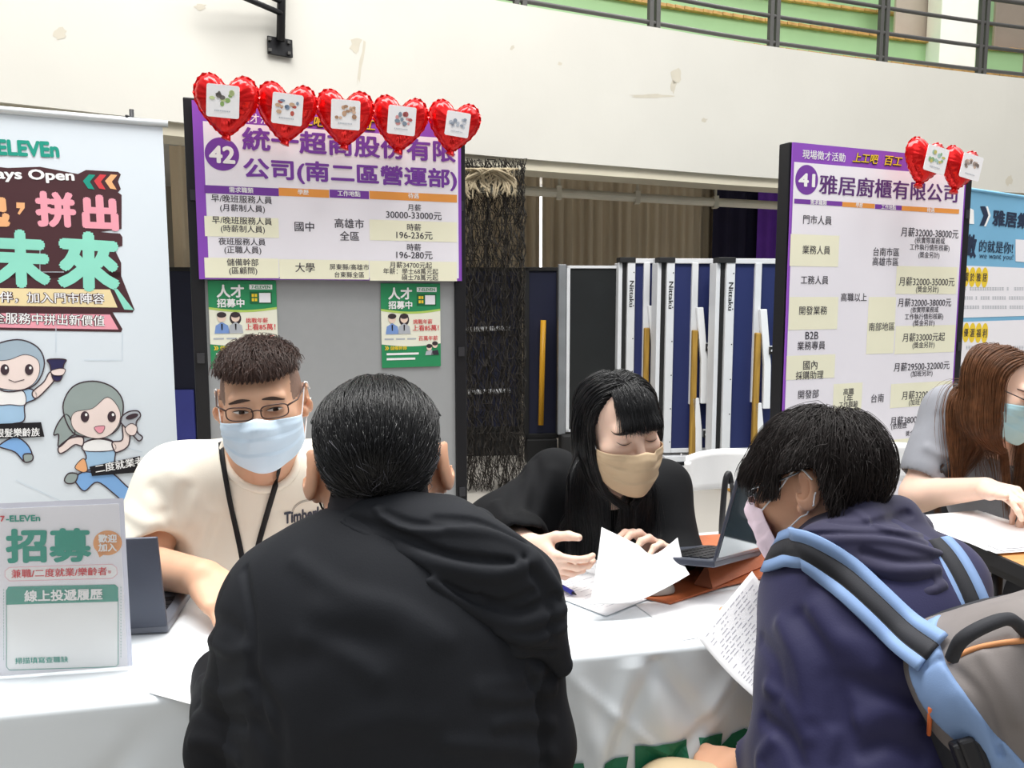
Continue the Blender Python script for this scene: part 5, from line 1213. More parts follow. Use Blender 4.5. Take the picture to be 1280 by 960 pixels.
class Head:
    def __init__(s, o, R, wide=1.0, jaw=1.0, k=1.0):
        s.o = np.array(o, float); s.R = R; s.w = wide; s.jaw = jaw; s.s = k
    def L(s, p): return s.o + s.R@(np.array(p, float)*s.s)
    def ell(s, c, r, k=.02, sub=False, R=None): return Ell(s.L(c), np.array(r)*s.s, s.R if R is None else s.R@R, k*s.s, sub)
    def cone(s, a, b, ra, rb, k=.01, sub=False): return Cone(s.L(a), s.L(b), ra*s.s, rb*s.s, k*s.s, sub)
    def prims(s):
        w, j = s.w, s.jaw
        p = [s.ell((0, .014, .032), (.075*w, .096, .081)), s.ell((0, -.028, -.03), (.063*w, .064, .082), .03),
             s.ell((0, -.045, -.088), (.042*w*j, .040, .034), .03), s.ell((.044*w*j, -.012, -.07), (.018, .03, .03), .03), s.ell((-.044*w*j, -.012, -.07), (.018, .03, .03), .03),
             s.ell((0, -.076, -.108), (.02, .014, .014), .02)]
        for x in (-1, 1):
            p += [s.ell((x*.043*w, -.062, -.018), (.022, .02, .02), .03), s.ell((x*.032, -.100, .010), (.021, .016, .012), .012, True)]
        p += [s.cone((-.04*w, -.078, .032), (.04*w, -.078, .032), .011, .011, .02)]
        for x in (-1, 1): p += [s.ell((x*.032, -.0755, .010), (.016, .0135, .011), .006)]
        p += [s.cone((0, -.086, .022), (0, -.110, -.022), .0075, .0105, .012)]
        for x in (-1, 1): p += [s.ell((x*.0125, -.100, -.027), (.0085, .010, .008), .008)]
        p += [s.ell((0, -.090, -.058), (.024, .009, .0055), .006), s.ell((0, -.088, -.068), (.020, .009, .006), .006)]
        for x in (-1, 1):
            E_ = np.array(Matrix.Rotation(math.radians(28*x), 3, 'Z') @ Matrix.Rotation(math.radians(-12), 3, 'X'))
            p += [s.cone((x*.070*w, .010, .012), (x*.064*w, .006, -.026), .011, .011, .012)]
            p += [s.ell((x*.084*w, .016, -.002), (.0075, .020, .033), .006, False, E_), s.ell((x*.089*w, .011, .004), (.006, .011, .019), .005, True, E_), s.ell((x*.079*w, .0, -.028), (.006, .010, .011), .008, False, E_)]
        return p
    def surf(s, f, xz, off=.0006):
        """points on the face in front of local (x, z)"""
        O = np.array([s.L((x, -.22, z)) for x, z in xz]); D = np.tile(s.R@np.array([0, 1.0, 0]), (len(xz), 1)); return march(f, O, D, off)
def decal(name, head, f, outline, m, parent, off=.0007, fill=True):
    """flat patch lying on the face: outline in local (x, z)"""
    c = np.mean(outline, 0); rings = [c + (np.array(outline)-c)*t for t in (1, .66, .33)]
    P = [head.surf(f, r_, off) for r_ in rings] + [head.surf(f, [c], off)]
    n = len(outline); V = np.vstack(P); Fc = []
    for a in range(2):
        for i in range(n): Fc.append((a*n+i, a*n+(i+1) % n, (a+1)*n+(i+1) % n, (a+1)*n+i))
    for i in range(n): Fc.append((2*n+i, 2*n+(i+1) % n, 3*n))
    return MB().add(V, Fc, m).build(name, parent=parent, smooth=True)
def ribbon_local(head, f, pts, w, off=.0008):
    P = spline(pts, 5); T = np.gradient(P, axis=0); T /= np.linalg.norm(T, axis=1)[:, None]+1e-9; Nn = np.stack([-T[:, 1], T[:, 0]], 1)
    ww = w*np.sin(np.linspace(.25, math.pi-.15, len(P)))[:, None]
    A = head.surf(f, P+Nn*ww, off); B = head.surf(f, P-Nn*ww, off); n = len(P)
    return np.vstack([A, B]), [(i, i+1, n+i+1, n+i) for i in range(n-1)]
M_sclera = mat('eye_white', 'E9E4E0', .3, var=.01); M_iris = mat('dark_brown_iris', '2A1B14', .15, var=.1); M_lash = mat('dark_lash', '2B1F1C', .7); M_lid = mat('eyelid_rose', 'D6A08C', .6)
def eyes(head, f, parent, openess=.0045, look=0.0, brow='3A2A24', closed=False, lift=0.0, brow_w=.0042):
    M_b = mat('brow_'+brow, brow, .8)
    for x in (-1, 1):
        cx = x*.032; e_ = openess
        if not closed:
            out = [(cx + .0145*math.cos(t), .010 + lift + (e_ if math.sin(t) > 0 else e_*.7)*math.sin(t) - x*(-.0015)*math.cos(t)*1.0) for t in np.linspace(0, 2*math.pi, 18)[:-1]]
            o = decal('eye', head, f, out, M_sclera, parent, .0009)
            ir = [(cx + look + .0056*math.cos(t), .010 + lift + min(max(.0056*math.sin(t), -e_*.68), e_*.95)) for t in np.linspace(0, 2*math.pi, 16)[:-1]]
            decal('iris', head, f, ir, M_iris, o, .0014)
        mb = MB(); zt = e_ if not closed else -.002
        pts = [(cx + .0165*q, .0105 + lift + zt*(1-q*q) + (.001*q*x) - (.0 if not closed else .0035*(1-q*q))) for q in (-1, -.6, -.2, .2, .6, 1)]
        mb.add(*ribbon_local(head, f, pts, .0013 if not closed else .0012, .0018), M_lash); mb.build('eyelash', parent=parent)
        mb = MB(); pts = [(cx + .021*q, .0305 + lift + .0035*(1-(q*x+.3)**2*.7) - .0015*q*x) for q in (-1, -.6, -.2, .2, .6, 1)]
        mb.add(*ribbon_local(head, f, pts, brow_w, .0012), M_b); mb.build('eyebrow', parent=parent)
def face_mask(head, f, m, parent, loopm, pleat=.0022, top=-.004, bot=-.118, seedw=0.0, label=None, sidez=(-.018, -.075), reach=66, loops=(-1, 1), loop_r=.0013):
    hull = Body(f.p + [head.ell((0, -.046, -.05), (.060*head.w, .066, .072), .03), head.cone((0, -.108, -.02), (0, -.094, -.09), .012, .016, .03)])
    nu, nv = 44, 30; O, D, off = [], [], []
    for i in range(nu+1):
        u = i/nu*2-1; th = math.radians(reach)*u; au = abs(u)**2.2
        zt = top*(1-au) + sidez[0]*au + .010*math.exp(-(u/.16)**2); zb = bot*(1-au) + sidez[1]*au
        for j in range(nv+1):
            v = j/nv; z = zt + (zb-zt)*v
            O.append(head.L((.24*math.sin(th)*head.w, -.012-.24*math.cos(th), z))); D.append(head.R@np.array([-math.sin(th)*head.w, math.cos(th), 0]))
            q = (v*3.2) % 1.0; mid = 1-abs(u)**3
            off.append(.0035 + (pleat*(1-q) if .12 < v < .88 else 0)*mid + .0012*math.sin(u*9+v*7+seedw)*mid)
    G = march(hull, O, D, np.array(off)).reshape(nu+1, nv+1, 3)
    mb = MB(); mb.grid(G[::-1], m); o = mb.build('face_mask', parent=parent, smooth=True, solid=.0009)
    if label: o['label'] = label
    for x, col in ((-1, 0), (1, nu)):
        if x not in loops: continue
        for j, et in ((1, (x*.083*head.w, .008, .034)), (nv-1, (x*.082*head.w, .010, -.030))):
            a = G[col, j]; b_ = head.L(et); c_ = head.L((x*.090*head.w, .030, .012 if j == 1 else -.008)); mid = (a+b_)/2
            P = spline([a, mid, b_, c_], 8); fo = f(P); gr = f.grad(P); P = P + gr*np.maximum(.0022-fo, 0)[:, None]
            mb = MB(); mb.tube(P, loop_r, loopm, 6); mb.build('ear_loop', parent=o, smooth=True)
    return o
def glasses(head, f, parent, m, half=False, w_=.0235, h_=.0135, z0=.006, y0=-.108):
    root = MB(); rims = []
    for x in (-1, 1):
        pts = []
        for t in np.linspace(0, 2*math.pi, 30)[:-1]:
            c_, s_ = math.cos(t), math.sin(t); ex = abs(c_)**.6*np.sign(c_); ez = abs(s_)**.6*np.sign(s_)
            pts.append(head.L((x*.033 + w_*ex, y0 + .010*((x*.033+w_*ex)/.056)**2, z0 + h_*ez)))
        root.tube(pts, .0009 if half else .0013, m, 6, closed=True)
        root.tube([head.L((x*(.033+w_)-.0, y0+.010, z0+.008)), head.L((x*.072*head.w, y0+.03, z0+.012)), head.L((x*.080*head.w, -.02, z0+.016)), head.L((x*.083*head.w, .012, z0+.022))], .0017, m, 6)
    root.tube(spline([head.L((-.0105, y0, z0+.004)), head.L((0, y0-.003, z0+.007)), head.L((.0105, y0, z0+.004))], 6), .0014, m, 6)
    o = root.build('glasses', parent=parent, smooth=True)
    return o
# ---- hands
def hand(W, fdir, palm, thumb_sign, curl=(.35, .4, .45, .5), spread=.10, thumb=(.55, .75, .35), size=1.0, pip=1.25):
    """W wrist; fdir towards the fingers; palm normal; thumb_sign picks the thumb side. Returns cones in world space"""
    f = np.array(fdir, float); f /= np.linalg.norm(f); n = np.array(palm, float); n -= f*np.dot(n, f); n /= np.linalg.norm(n); t = np.cross(n, f)*thumb_sign
    W = np.array(W, float); S = size; out = []
    kn = [W + f*.088*S + t*.030*S, W + f*.091*S + t*.010*S, W + f*.086*S - t*.011*S, W + f*.077*S - t*.030*S]
    ws = [W + t*.015*S + f*.008*S, W + t*.005*S + f*.008*S, W - t*.006*S + f*.008*S, W - t*.015*S + f*.008*S]
    for a, b in zip(ws, kn): out.append(Cone(a, b, .0155*S, .0112*S, .014*S))
    out.append(Cone(W+f*.03*S+t*.014*S+n*.006*S, W+f*.05*S+t*.03*S+n*.008*S, .015*S, .012*S, .014*S)); out.append(Cone(W+f*.03*S-t*.022*S+n*.004*S, W+f*.06*S-t*.026*S+n*.004*S, .013*S, .011*S, .014*S))
    lens = [(.043, .026, .021), (.047, .029, .022), (.043, .027, .022), (.034, .021, .019)]; rad = [.0088, .009, .0086, .0077]
    for i in range(4):
        p = kn[i]; a = 0; base = f + t*spread*(1.5-i)*.7; base /= np.linalg.norm(base)
        for j, l in enumerate(lens[i]):
            a += curl[i]*(1.0, pip, .8)[j]; d = base*math.cos(a) + n*math.sin(a); q = p + d*l*S
            out.append(Cone(p, q, rad[i]*S*(1-.07*j), rad[i]*S*(1-.07*(j+1)), .005*S if j else .009*S)); p = q
    tf, tt, tn = thumb; d = f*tf + t*tt + n*tn; d /= np.linalg.norm(d); p = W + f*.022*S + t*.022*S + n*.006*S
    for j, (l, r0, r1) in enumerate(((.046, .0165, .0125), (.033, .0118, .0108), (.026, .0108, .0085))):
        q = p + d*l*S; out.append(Cone(p, q, r0*S, r1*S, .010*S if j == 0 else .005*S)); p = q; d = d + f*.28 - t*.10; d /= np.linalg.norm(d)
    return out
# ---- hair
def strands(f, roots, dirs, steps, step, lift, rad, m, name, parent, seed=0, gravity=0.0, wob=.15, follow=1.0, stop=None, extra=None, tipflare=0.0, keep_off=None):
    """hair grown along the surface f: dirs(P) gives the combing direction, gravity mixes in a pull downwards"""
    r = np.random.RandomState(seed); P = np.array(roots, float); n = len(P); L = np.clip(r.normal(lift, lift*.32, n), lift*.15, lift*1.8)
    ln = r.uniform(.72, 1.05, n); path = [P.copy()]; cl = r.randint(0, max(n//14, 1), n); jit = (r.normal(size=(max(n//14, 1), 3))[cl]*.8 + r.normal(size=(n, 3))*.45)*wob; alive = np.ones(n, bool)
    g = np.array([0, 0, -1.0])
    for k in range(steps):
        N = f.grad(P); D = dirs(P) + jit*(.5+.5*math.sin(k*.7)) + g*gravity*(k/steps if gravity < 1.5 else 1.0)
        fo = f.near(P); near = np.exp(-np.maximum(fo-L, 0)/.02)[:, None]
        D = D - N*np.sum(D*N, 1)[:, None]*near*follow; D /= np.linalg.norm(D, axis=1)[:, None]+1e-9
        Q = P + D*(step*ln)[:, None]
        fo = f.near(Q); N = f.grad(Q); tgt = L*(1 + tipflare*k/steps)
        push = np.where(fo < tgt, np.minimum(tgt-fo, .02), (tgt-fo)*(follow*(fo < tgt+.03)))
        Q = Q + N*push[:, None]
        if stop is not None: alive &= ~stop(Q)
        Q = np.where(alive[:, None], Q, P + D*1e-5); P = Q; path.append(P.copy())
    A = np.stack(path, 1)                                  # n, steps+1, 3
    K = A.shape[1]; T = np.gradient(A, axis=1); T /= np.linalg.norm(T, axis=2)[:, :, None]+1e-9
    ref = r.normal(size=(n, 1, 3)); U = np.cross(T, ref); U /= np.linalg.norm(U, axis=2)[:, :, None]+1e-9; W = np.cross(T, U)
    rr = (rad*(1-.75*np.linspace(0, 1, K)**2.5))[None, :, None]*r.uniform(.7, 1.3, (n, 1, 1))
    V = np.stack([A + rr*(U*math.cos(a) + W*math.sin(a)) for a in (0, 2.094, 4.189)], 2)   # n,K,3,3
    idx = np.arange(n*K*3).reshape(n, K, 3); Q = []
    for a in range(3):
        b = (a+1) % 3; Q.append(np.stack([idx[:, :-1, a], idx[:, :-1, b], idx[:, 1:, b], idx[:, 1:, a]], -1).reshape(-1, 4))
    V = V.reshape(-1, 3); Q = np.concatenate(Q)
    if extra is not None: Q = np.concatenate([Q, extra[1] + len(V)]); V = np.vstack([V, extra[0]])
    return link(name, np_mesh(name, V, Q, m), parent)
def scalp(head, f, n, test, seed=0, off=0.0):
    """random root points on the head where test(local point) holds"""
    r = np.random.RandomState(seed); out = []; c = head.L((0, .012, .03))
    while sum(map(len, out)) < n:
        d = r.normal(size=(6000, 3)); d /= np.linalg.norm(d, axis=1)[:, None]
        P = march(f, c + d*.3, -d, off, 40, tmax=.3); l = (P-head.o)@head.R/head.s
        out.append(P[test(l)])
    return np.vstack(out)[:n]
def local(head, P): return (P-head.o)@head.R/head.s
def hair_mat(name, c, rough=.38, spec=.6, grey=0.0):
    m = mat(name, c, rough, var=.35, scale=90, spec=spec); return m
def limb(pts, rs, k=.03): return [Cone(a, b, ra, rb, k) for a, b, ra, rb in zip(pts[:-1], pts[1:], rs[:-1], rs[1:])]
def frame(x, z):
    """orthonormal frame from a sideways and an up direction"""
    x = np.array(x, float); x /= np.linalg.norm(x); z = np.array(z, float); z -= x*np.dot(x, z); z /= np.linalg.norm(z); return np.stack([x, np.cross(z, x), z], 1)
def legs(hip, fwd, m_tr, m_sh, parent, spread=.11, knee_out=.13, thigh=.42, shin_fwd=0.0, hipz=.52, kneez=.50, knees=None):
    f = np.array(fwd, float); f /= np.linalg.norm(f); s_ = np.array([-f[1], f[0], 0]); p = []; sh = []
    hip = np.array(hip, float)
    for i, x in enumerate((-1, 1)):
        h_ = hip + s_*x*spread*.8; k_ = hip + f*thigh + s_*x*knee_out; k_[2] = kneez
        if knees is not None: k_ = np.array(knees[i], float)
        an = np.array([k_[0], k_[1], .09]) + f*shin_fwd; p += [Cone(h_, k_, .088, .066, .05), Cone(k_, an, .064, .052, .03)]
        toe = an + f*.17; toe[2] = .035; heel = an - f*.04; heel[2] = .04
        sh.append(Body([Cone(heel, toe, .042, .036, .02), Cone((an[0], an[1], .09), heel+np.array([0, 0, .02]), .045, .042, .03), Half((0, 0, 0.002), (0, 0, -1), .002)]))
    p.append(Ell(hip, (.17, .15, .13), None, .06))
    sculpt('trousers', Body(p), .009, m_tr, parent)
    for b in sh: sculpt('shoe', b, .006, m_sh, parent)
def paint(o, test, m):
    me = o.data; me.materials.append(m); k = len(me.materials)-1
    n = len(me.polygons); c = np.zeros(n*3, np.float32); me.polygons.foreach_get('center', c); c = c.reshape(-1, 3) + np.array(o.location)
    idx = np.zeros(n, np.int32); me.polygons.foreach_get('material_index', idx); idx[test(c.astype(float))] = k; me.polygons.foreach_set('material_index', idx)
def unit(v): return v/(np.linalg.norm(v, axis=-1, keepdims=True)+1e-9)
UP = np.array([0, 0, 1.0])
M_skinA = mat('warm_light_skin', 'DDAE90', .5, var=.03, scale=30, sss=.12, spec=.35)
M_skinB = mat('fair_skin', 'EBC8B4', .48, var=.02, scale=30, sss=.12, spec=.35)
M_skinC = mat('tan_skin', 'D6A486', .5, var=.03, scale=30, sss=.12, spec=.35)
M_loopw = mat('white_elastic', 'F2F2F4', .6); M_loopb = mat('black_elastic', '1A1A1C', .6)
M_trd = mat('dark_trouser_cloth', '23242A', .8); M_khaki = mat('khaki_trouser_cloth', 'C2AE8C', .8, var=.05); M_shoe = mat('dark_shoe_leather', '222226', .5)
# ------------------------------------------------------------------ person in the black jacket, back to the viewer
M_seat = mat('black_stool_vinyl', '1C1C1F', .5)
def stool(PV, label):
    h = max(PV[2]-.125, .25); root = empty('stool', (PV[0], PV[1], 0)); tag(root, label, 'stool', 'black round stools')
    mb = MB(); P = [(0, h), (.13, h), (.155, h-.01), (.16, h-.025), (.155, h-.045), (.13, h-.05), (0, h-.05)]
    mb.grid([[(PV[0]+r*math.cos(t), PV[1]+r*math.sin(t), z) for r, z in P[::-1]] for t in np.linspace(0, 2*math.pi, 33)[:-1]], M_seat, closed_u=True); mb.build('seat', parent=root, smooth=True)
    for k in range(4):
        t = math.pi/4 + k*math.pi/2; mb = MB(); mb.tube([(PV[0]+.11*math.cos(t), PV[1]+.11*math.sin(t), h-.045), (PV[0]+.17*math.cos(t), PV[1]+.17*math.sin(t), 0.0)], .012, M_blk, 8); mb.build('leg', parent=root, smooth=True)
    mb = MB(); mb.tube([(PV[0]+.14*math.cos(t), PV[1]+.14*math.sin(t), h*.45) for t in np.linspace(0, 2*math.pi, 25)[:-1]], .008, M_blk, 6, closed=True); mb.build('footring', parent=root, smooth=True)
def person_black_jacket():
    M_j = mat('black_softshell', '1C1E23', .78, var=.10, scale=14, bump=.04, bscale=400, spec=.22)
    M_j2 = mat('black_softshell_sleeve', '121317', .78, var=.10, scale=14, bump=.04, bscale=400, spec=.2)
    hd = Head(at(474, 586, 1.055), rot(189, 12, 2), 1.04, 1.1, 1.02)
    NB = at(478, 700, 1.03); SL = at(352, 760, 1.03); SR = at(632, 756, 1.04); EL = at(298, 930, .99); ER = at(660, 930, 1.0)
    CH = at(480, 810, .985); MI = at(484, 960, .955); PV = at(484, 1130, .93)
    WL = at(275, 838, 1.22); WR = at(600, 850, 1.26)
    f_h = hd.prims()
    body = Body(f_h + [Cone(hd.L((0, .022, -.05)), NB+np.array([0, .0, -.03]), .056, .066, .03), Ell(CH, (.15, .08, .19), None, .04), Ell(MI, (.14, .08, .2), None, .05), Cone(NB, SL, .05, .05, .04), Cone(NB, SR, .05, .05, .04)]
        + limb([SL, EL, WL], [.045, .036, .026]) + limb([SR, ER, WR], [.045, .036, .026])
        + [Cone(*a) for a in ()] + hand(WL, (.35, .9, -.08), (0, 0, -1), 1) + hand(WR, (-.2, .95, -.1), (0, 0, -1), -1))
    foot = np.array([PV[0], PV[1]+.1, 0])
    p = sculpt('person', body, .0034, M_skinC, loc=foot)
    tag(p, 'person in black hooded jacket seated with back to the viewer, short black hair', 'person')
    hairy = lambda l: ((l[:, 2] > -.060) & (l[:, 1] > .034) & ((l[:, 2] > .0) | (np.abs(l[:, 0]) < .066))) | ((l[:, 2] > .022) & (l[:, 1] > -.02)) | (l[:, 2] > .055)
    ears = lambda l: ((np.abs(l[:, 0]) > .068) & (l[:, 2] < .056) & (l[:, 1] < .05)) | ((np.abs(l[:, 0]) > .081) & (l[:, 2] < .05))
    t = lambda l: hairy(l) & ~ears(l) & (l[:, 2] > -.08)
    M_sc = mat('dark_scalp', '15131A', .8); paint(p, lambda c: t(local(hd, c)) & (np.linalg.norm(c-hd.o, axis=1) < .16), M_sc)
    fh = Body(f_h); wh = hit(fh, [(500, 473)])[0]
    dirs = lambda P: unit(P-wh)*.7 + np.array([.0, 0, -.55]) + hd.R[:, 0]*(-.25)*np.exp(-np.linalg.norm(P-wh, axis=1)/.06)[:, None]
    roots = scalp(hd, fh, 15000, t, 1)
    M_h = mat('black_hair', '0F0F12', .36, var=.4, scale=120, spec=.55); 
    def stopf(Q):
        l = local(hd, Q); return (l[:, 2] < -.076) | ((np.abs(l[:, 0]) > .058) & (l[:, 2] < .016) & (l[:, 1] < .044)) | ((np.abs(l[:, 0]) > .070) & (l[:, 2] < .040) & (l[:, 1] < .052)) | ((np.abs(l[:, 0]) > .0795) & (l[:, 2] < .062)) | ((np.abs(l[:, 0]) > .066) & (l[:, 2] < -.012))
    h = strands(fh, roots, dirs, 9, .0075, .0065, .0005, M_h, 'hair', p, 2, gravity=.35, wob=.20, stop=stopf)
    strands(fh, scalp(hd, fh, 170, lambda l: t(l) & (l[:, 2] < .05), 5), dirs, 4, .007, .0085, .00035, mat('grey_hair', '5C5C64', .4, var=.3), 'grey_hairs', h, 6, gravity=.3, wob=.22, stop=stopf)['label'] = 'scattered grey hairs'
    face_mask(hd, fh, mat('black_mask_cloth', '1D1D20', .8), p, M_loopb, .001, loops=(), label='black face mask mostly hidden from behind')
    mb = MB(); mb.tube(spline([hd.L((.080, .024, .028)), hd.L((.0815, .012, -.005)), hd.L((.076, -.004, -.045)), hd.L((.062, -.04, -.06))], 6), .0014, M_loopb, 6); mb.build('ear_loop', parent=p, smooth=True)
    # jacket
    base = [Ell(CH, (.188, .120, .19), None, .05), Ell(MI, (.176, .120, .24), None, .08), Ell(PV, (.185, .14, .20), None, .08),
            Cone(NB, SL, .056, .066, .06), Cone(NB, SR, .056, .066, .06), Ell(at(480, 758, .99), (.17, .085, .10), None, .06)]
    sleeveL = limb([SL, EL], [.070, .060], .05) + limb([EL, WL*.9+EL*.1], [.060, .045], .03); sleeveR = limb([SR, ER], [.070, .058], .05) + limb([ER, WR*.9+ER*.1], [.058, .045], .03)
    J = Body(base + sleeveL + sleeveR)
    ln = [([(305, 712), (316, 780), (318, 850), (330, 905)], .006, -.006), ([(318, 850), (345, 890), (350, 930)], .010, -.006), ([(322, 905), (345, 945), (352, 990)], .012, -.008),
          ([(690, 830), (650, 850), (600, 858)], .010, .004), ([(660, 842), (676, 880), (680, 950)], .007, -.008), ([(400, 760), (470, 770), (540, 800)], .02, .004), ([(345, 830), (420, 800), (480, 800)], .02, -.004), ([(380, 800), (430, 815), (470, 845)], .014, .004),
          ([(620, 905), (655, 900), (690, 905)], .008, .005), ([(600, 870), (650, 872), (692, 860)], .008, .005), ([(560, 930), (640, 935), (690, 945)], .010, .005), ([(420, 920), (480, 900), (540, 905)], .018, .003),
          ([(262, 800), (285, 815), (308, 812)], .008, .004), ([(250, 850), (280, 868), (310, 860)], .008, .005), ([(246, 880), (275, 900), (305, 905)], .008, -.005), ([(240, 925), (270, 930), (300, 950)], .009, .005), ([(255, 780), (280, 778), (300, 790)], .010, -.004),
          ([(560, 690), (590, 760), (650, 790), (690, 830)], .014, -.006), ([(370, 700), (430, 740), (500, 760), (560, 800)], .012, .003)]
    JF = Body(J.p + [Half((0, 0, PV[2]-.07), (0, 0, -1))] + folds(J, ln) + [Ripple(.0014, 55, 3), Ripple(.0012, 24, 5)])
    body_j = sculpt('jacket', JF, .0042, M_j, p)
    seamx = lambda px: None
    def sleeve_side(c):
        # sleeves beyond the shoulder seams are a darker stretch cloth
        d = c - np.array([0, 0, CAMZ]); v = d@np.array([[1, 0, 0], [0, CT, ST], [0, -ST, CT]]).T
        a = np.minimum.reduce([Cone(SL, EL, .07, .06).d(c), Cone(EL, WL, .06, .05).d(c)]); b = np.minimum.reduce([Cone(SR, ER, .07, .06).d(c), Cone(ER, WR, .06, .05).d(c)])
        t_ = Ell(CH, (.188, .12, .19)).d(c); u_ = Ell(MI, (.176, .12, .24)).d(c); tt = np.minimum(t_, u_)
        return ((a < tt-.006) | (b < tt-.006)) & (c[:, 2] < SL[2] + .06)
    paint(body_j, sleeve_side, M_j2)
    # hood lying on the back, pulled to the right
    ring = [at(402, 704, 1.10), at(416, 692, 1.03), at(452, 672, .985), at(510, 652, .975), at(556, 654, .985), at(592, 666, 1.03), at(588, 678, 1.10)]
    H = Body(limb(ring, [.020, .024, .026, .028, .028, .026, .022], .03)
        + [Ell(at(545, 676, .965), (.105, .045, .036), rot(0, 0, 24), .04), Ell(at(606, 710, .955), (.088, .045, .055), rot(0, 0, 34), .04), Ell(at(655, 752, .975), (.045, .045, .062), rot(0, 0, 20), .04), Ell(at(474, 680, .968), (.055, .035, .028), rot(0, 0, 20), .04), Cone(at(424, 690, 1.0), at(540, 735, .93), .016, .022, .04), Cone(at(540, 735, .93), at(640, 800, .93), .022, .018, .04), Cone(at(672, 780, .97), at(700, 830, .985), .036, .014, .03)])
    lh = [([(402, 668), (450, 694), (520, 728), (575, 770), (620, 800)], .0050, -.010), ([(428, 652), (470, 678), (525, 706), (560, 742)], .0055, .006), ([(436, 648), (500, 668), (560, 694), (640, 704)], .0050, -.010), ([(500, 690), (560, 708), (620, 718), (668, 700)], .008, .010), ([(515, 702), (560, 734), (620, 756), (665, 742)], .0050, -.011), ([(560, 660), (620, 668), (665, 694), (700, 740)], .007, .007), ([(545, 648), (600, 654), (655, 680)], .005, -.008),
          ([(540, 727), (600, 768), (650, 780), (704, 762)], .008, .009), ([(600, 747), (650, 764), (694, 745)], .0048, -.009), ([(655, 700), (684, 745), (690, 795)], .006, -.008), ([(470, 636), (500, 660), (548, 664)], .005, .006), ([(480, 640), (520, 655), (580, 655)], .0045, -.007), ([(620, 790), (665, 800), (705, 785)], .006, .007), ([(585, 780), (640, 812), (690, 815)], .005, -.007)]
    HF = Body(H.p + folds(H, lh) + [Ripple(.0016, 60, 8), Ripple(.002, 28, 2)])
    sculpt('hood', HF, .0030, M_j, p)
    stool(PV, 'black round stool under the person in the black jacket')
    legs(PV, (0, 1, 0), M_trd, M_shoe, p, knees=[at(400, 1000, 1.28)*[1, 1, 0]+[-.02, .0, .52], at(560, 1000, 1.3)*[1, 1, 0]+[.0, .0, .52]])
    return p
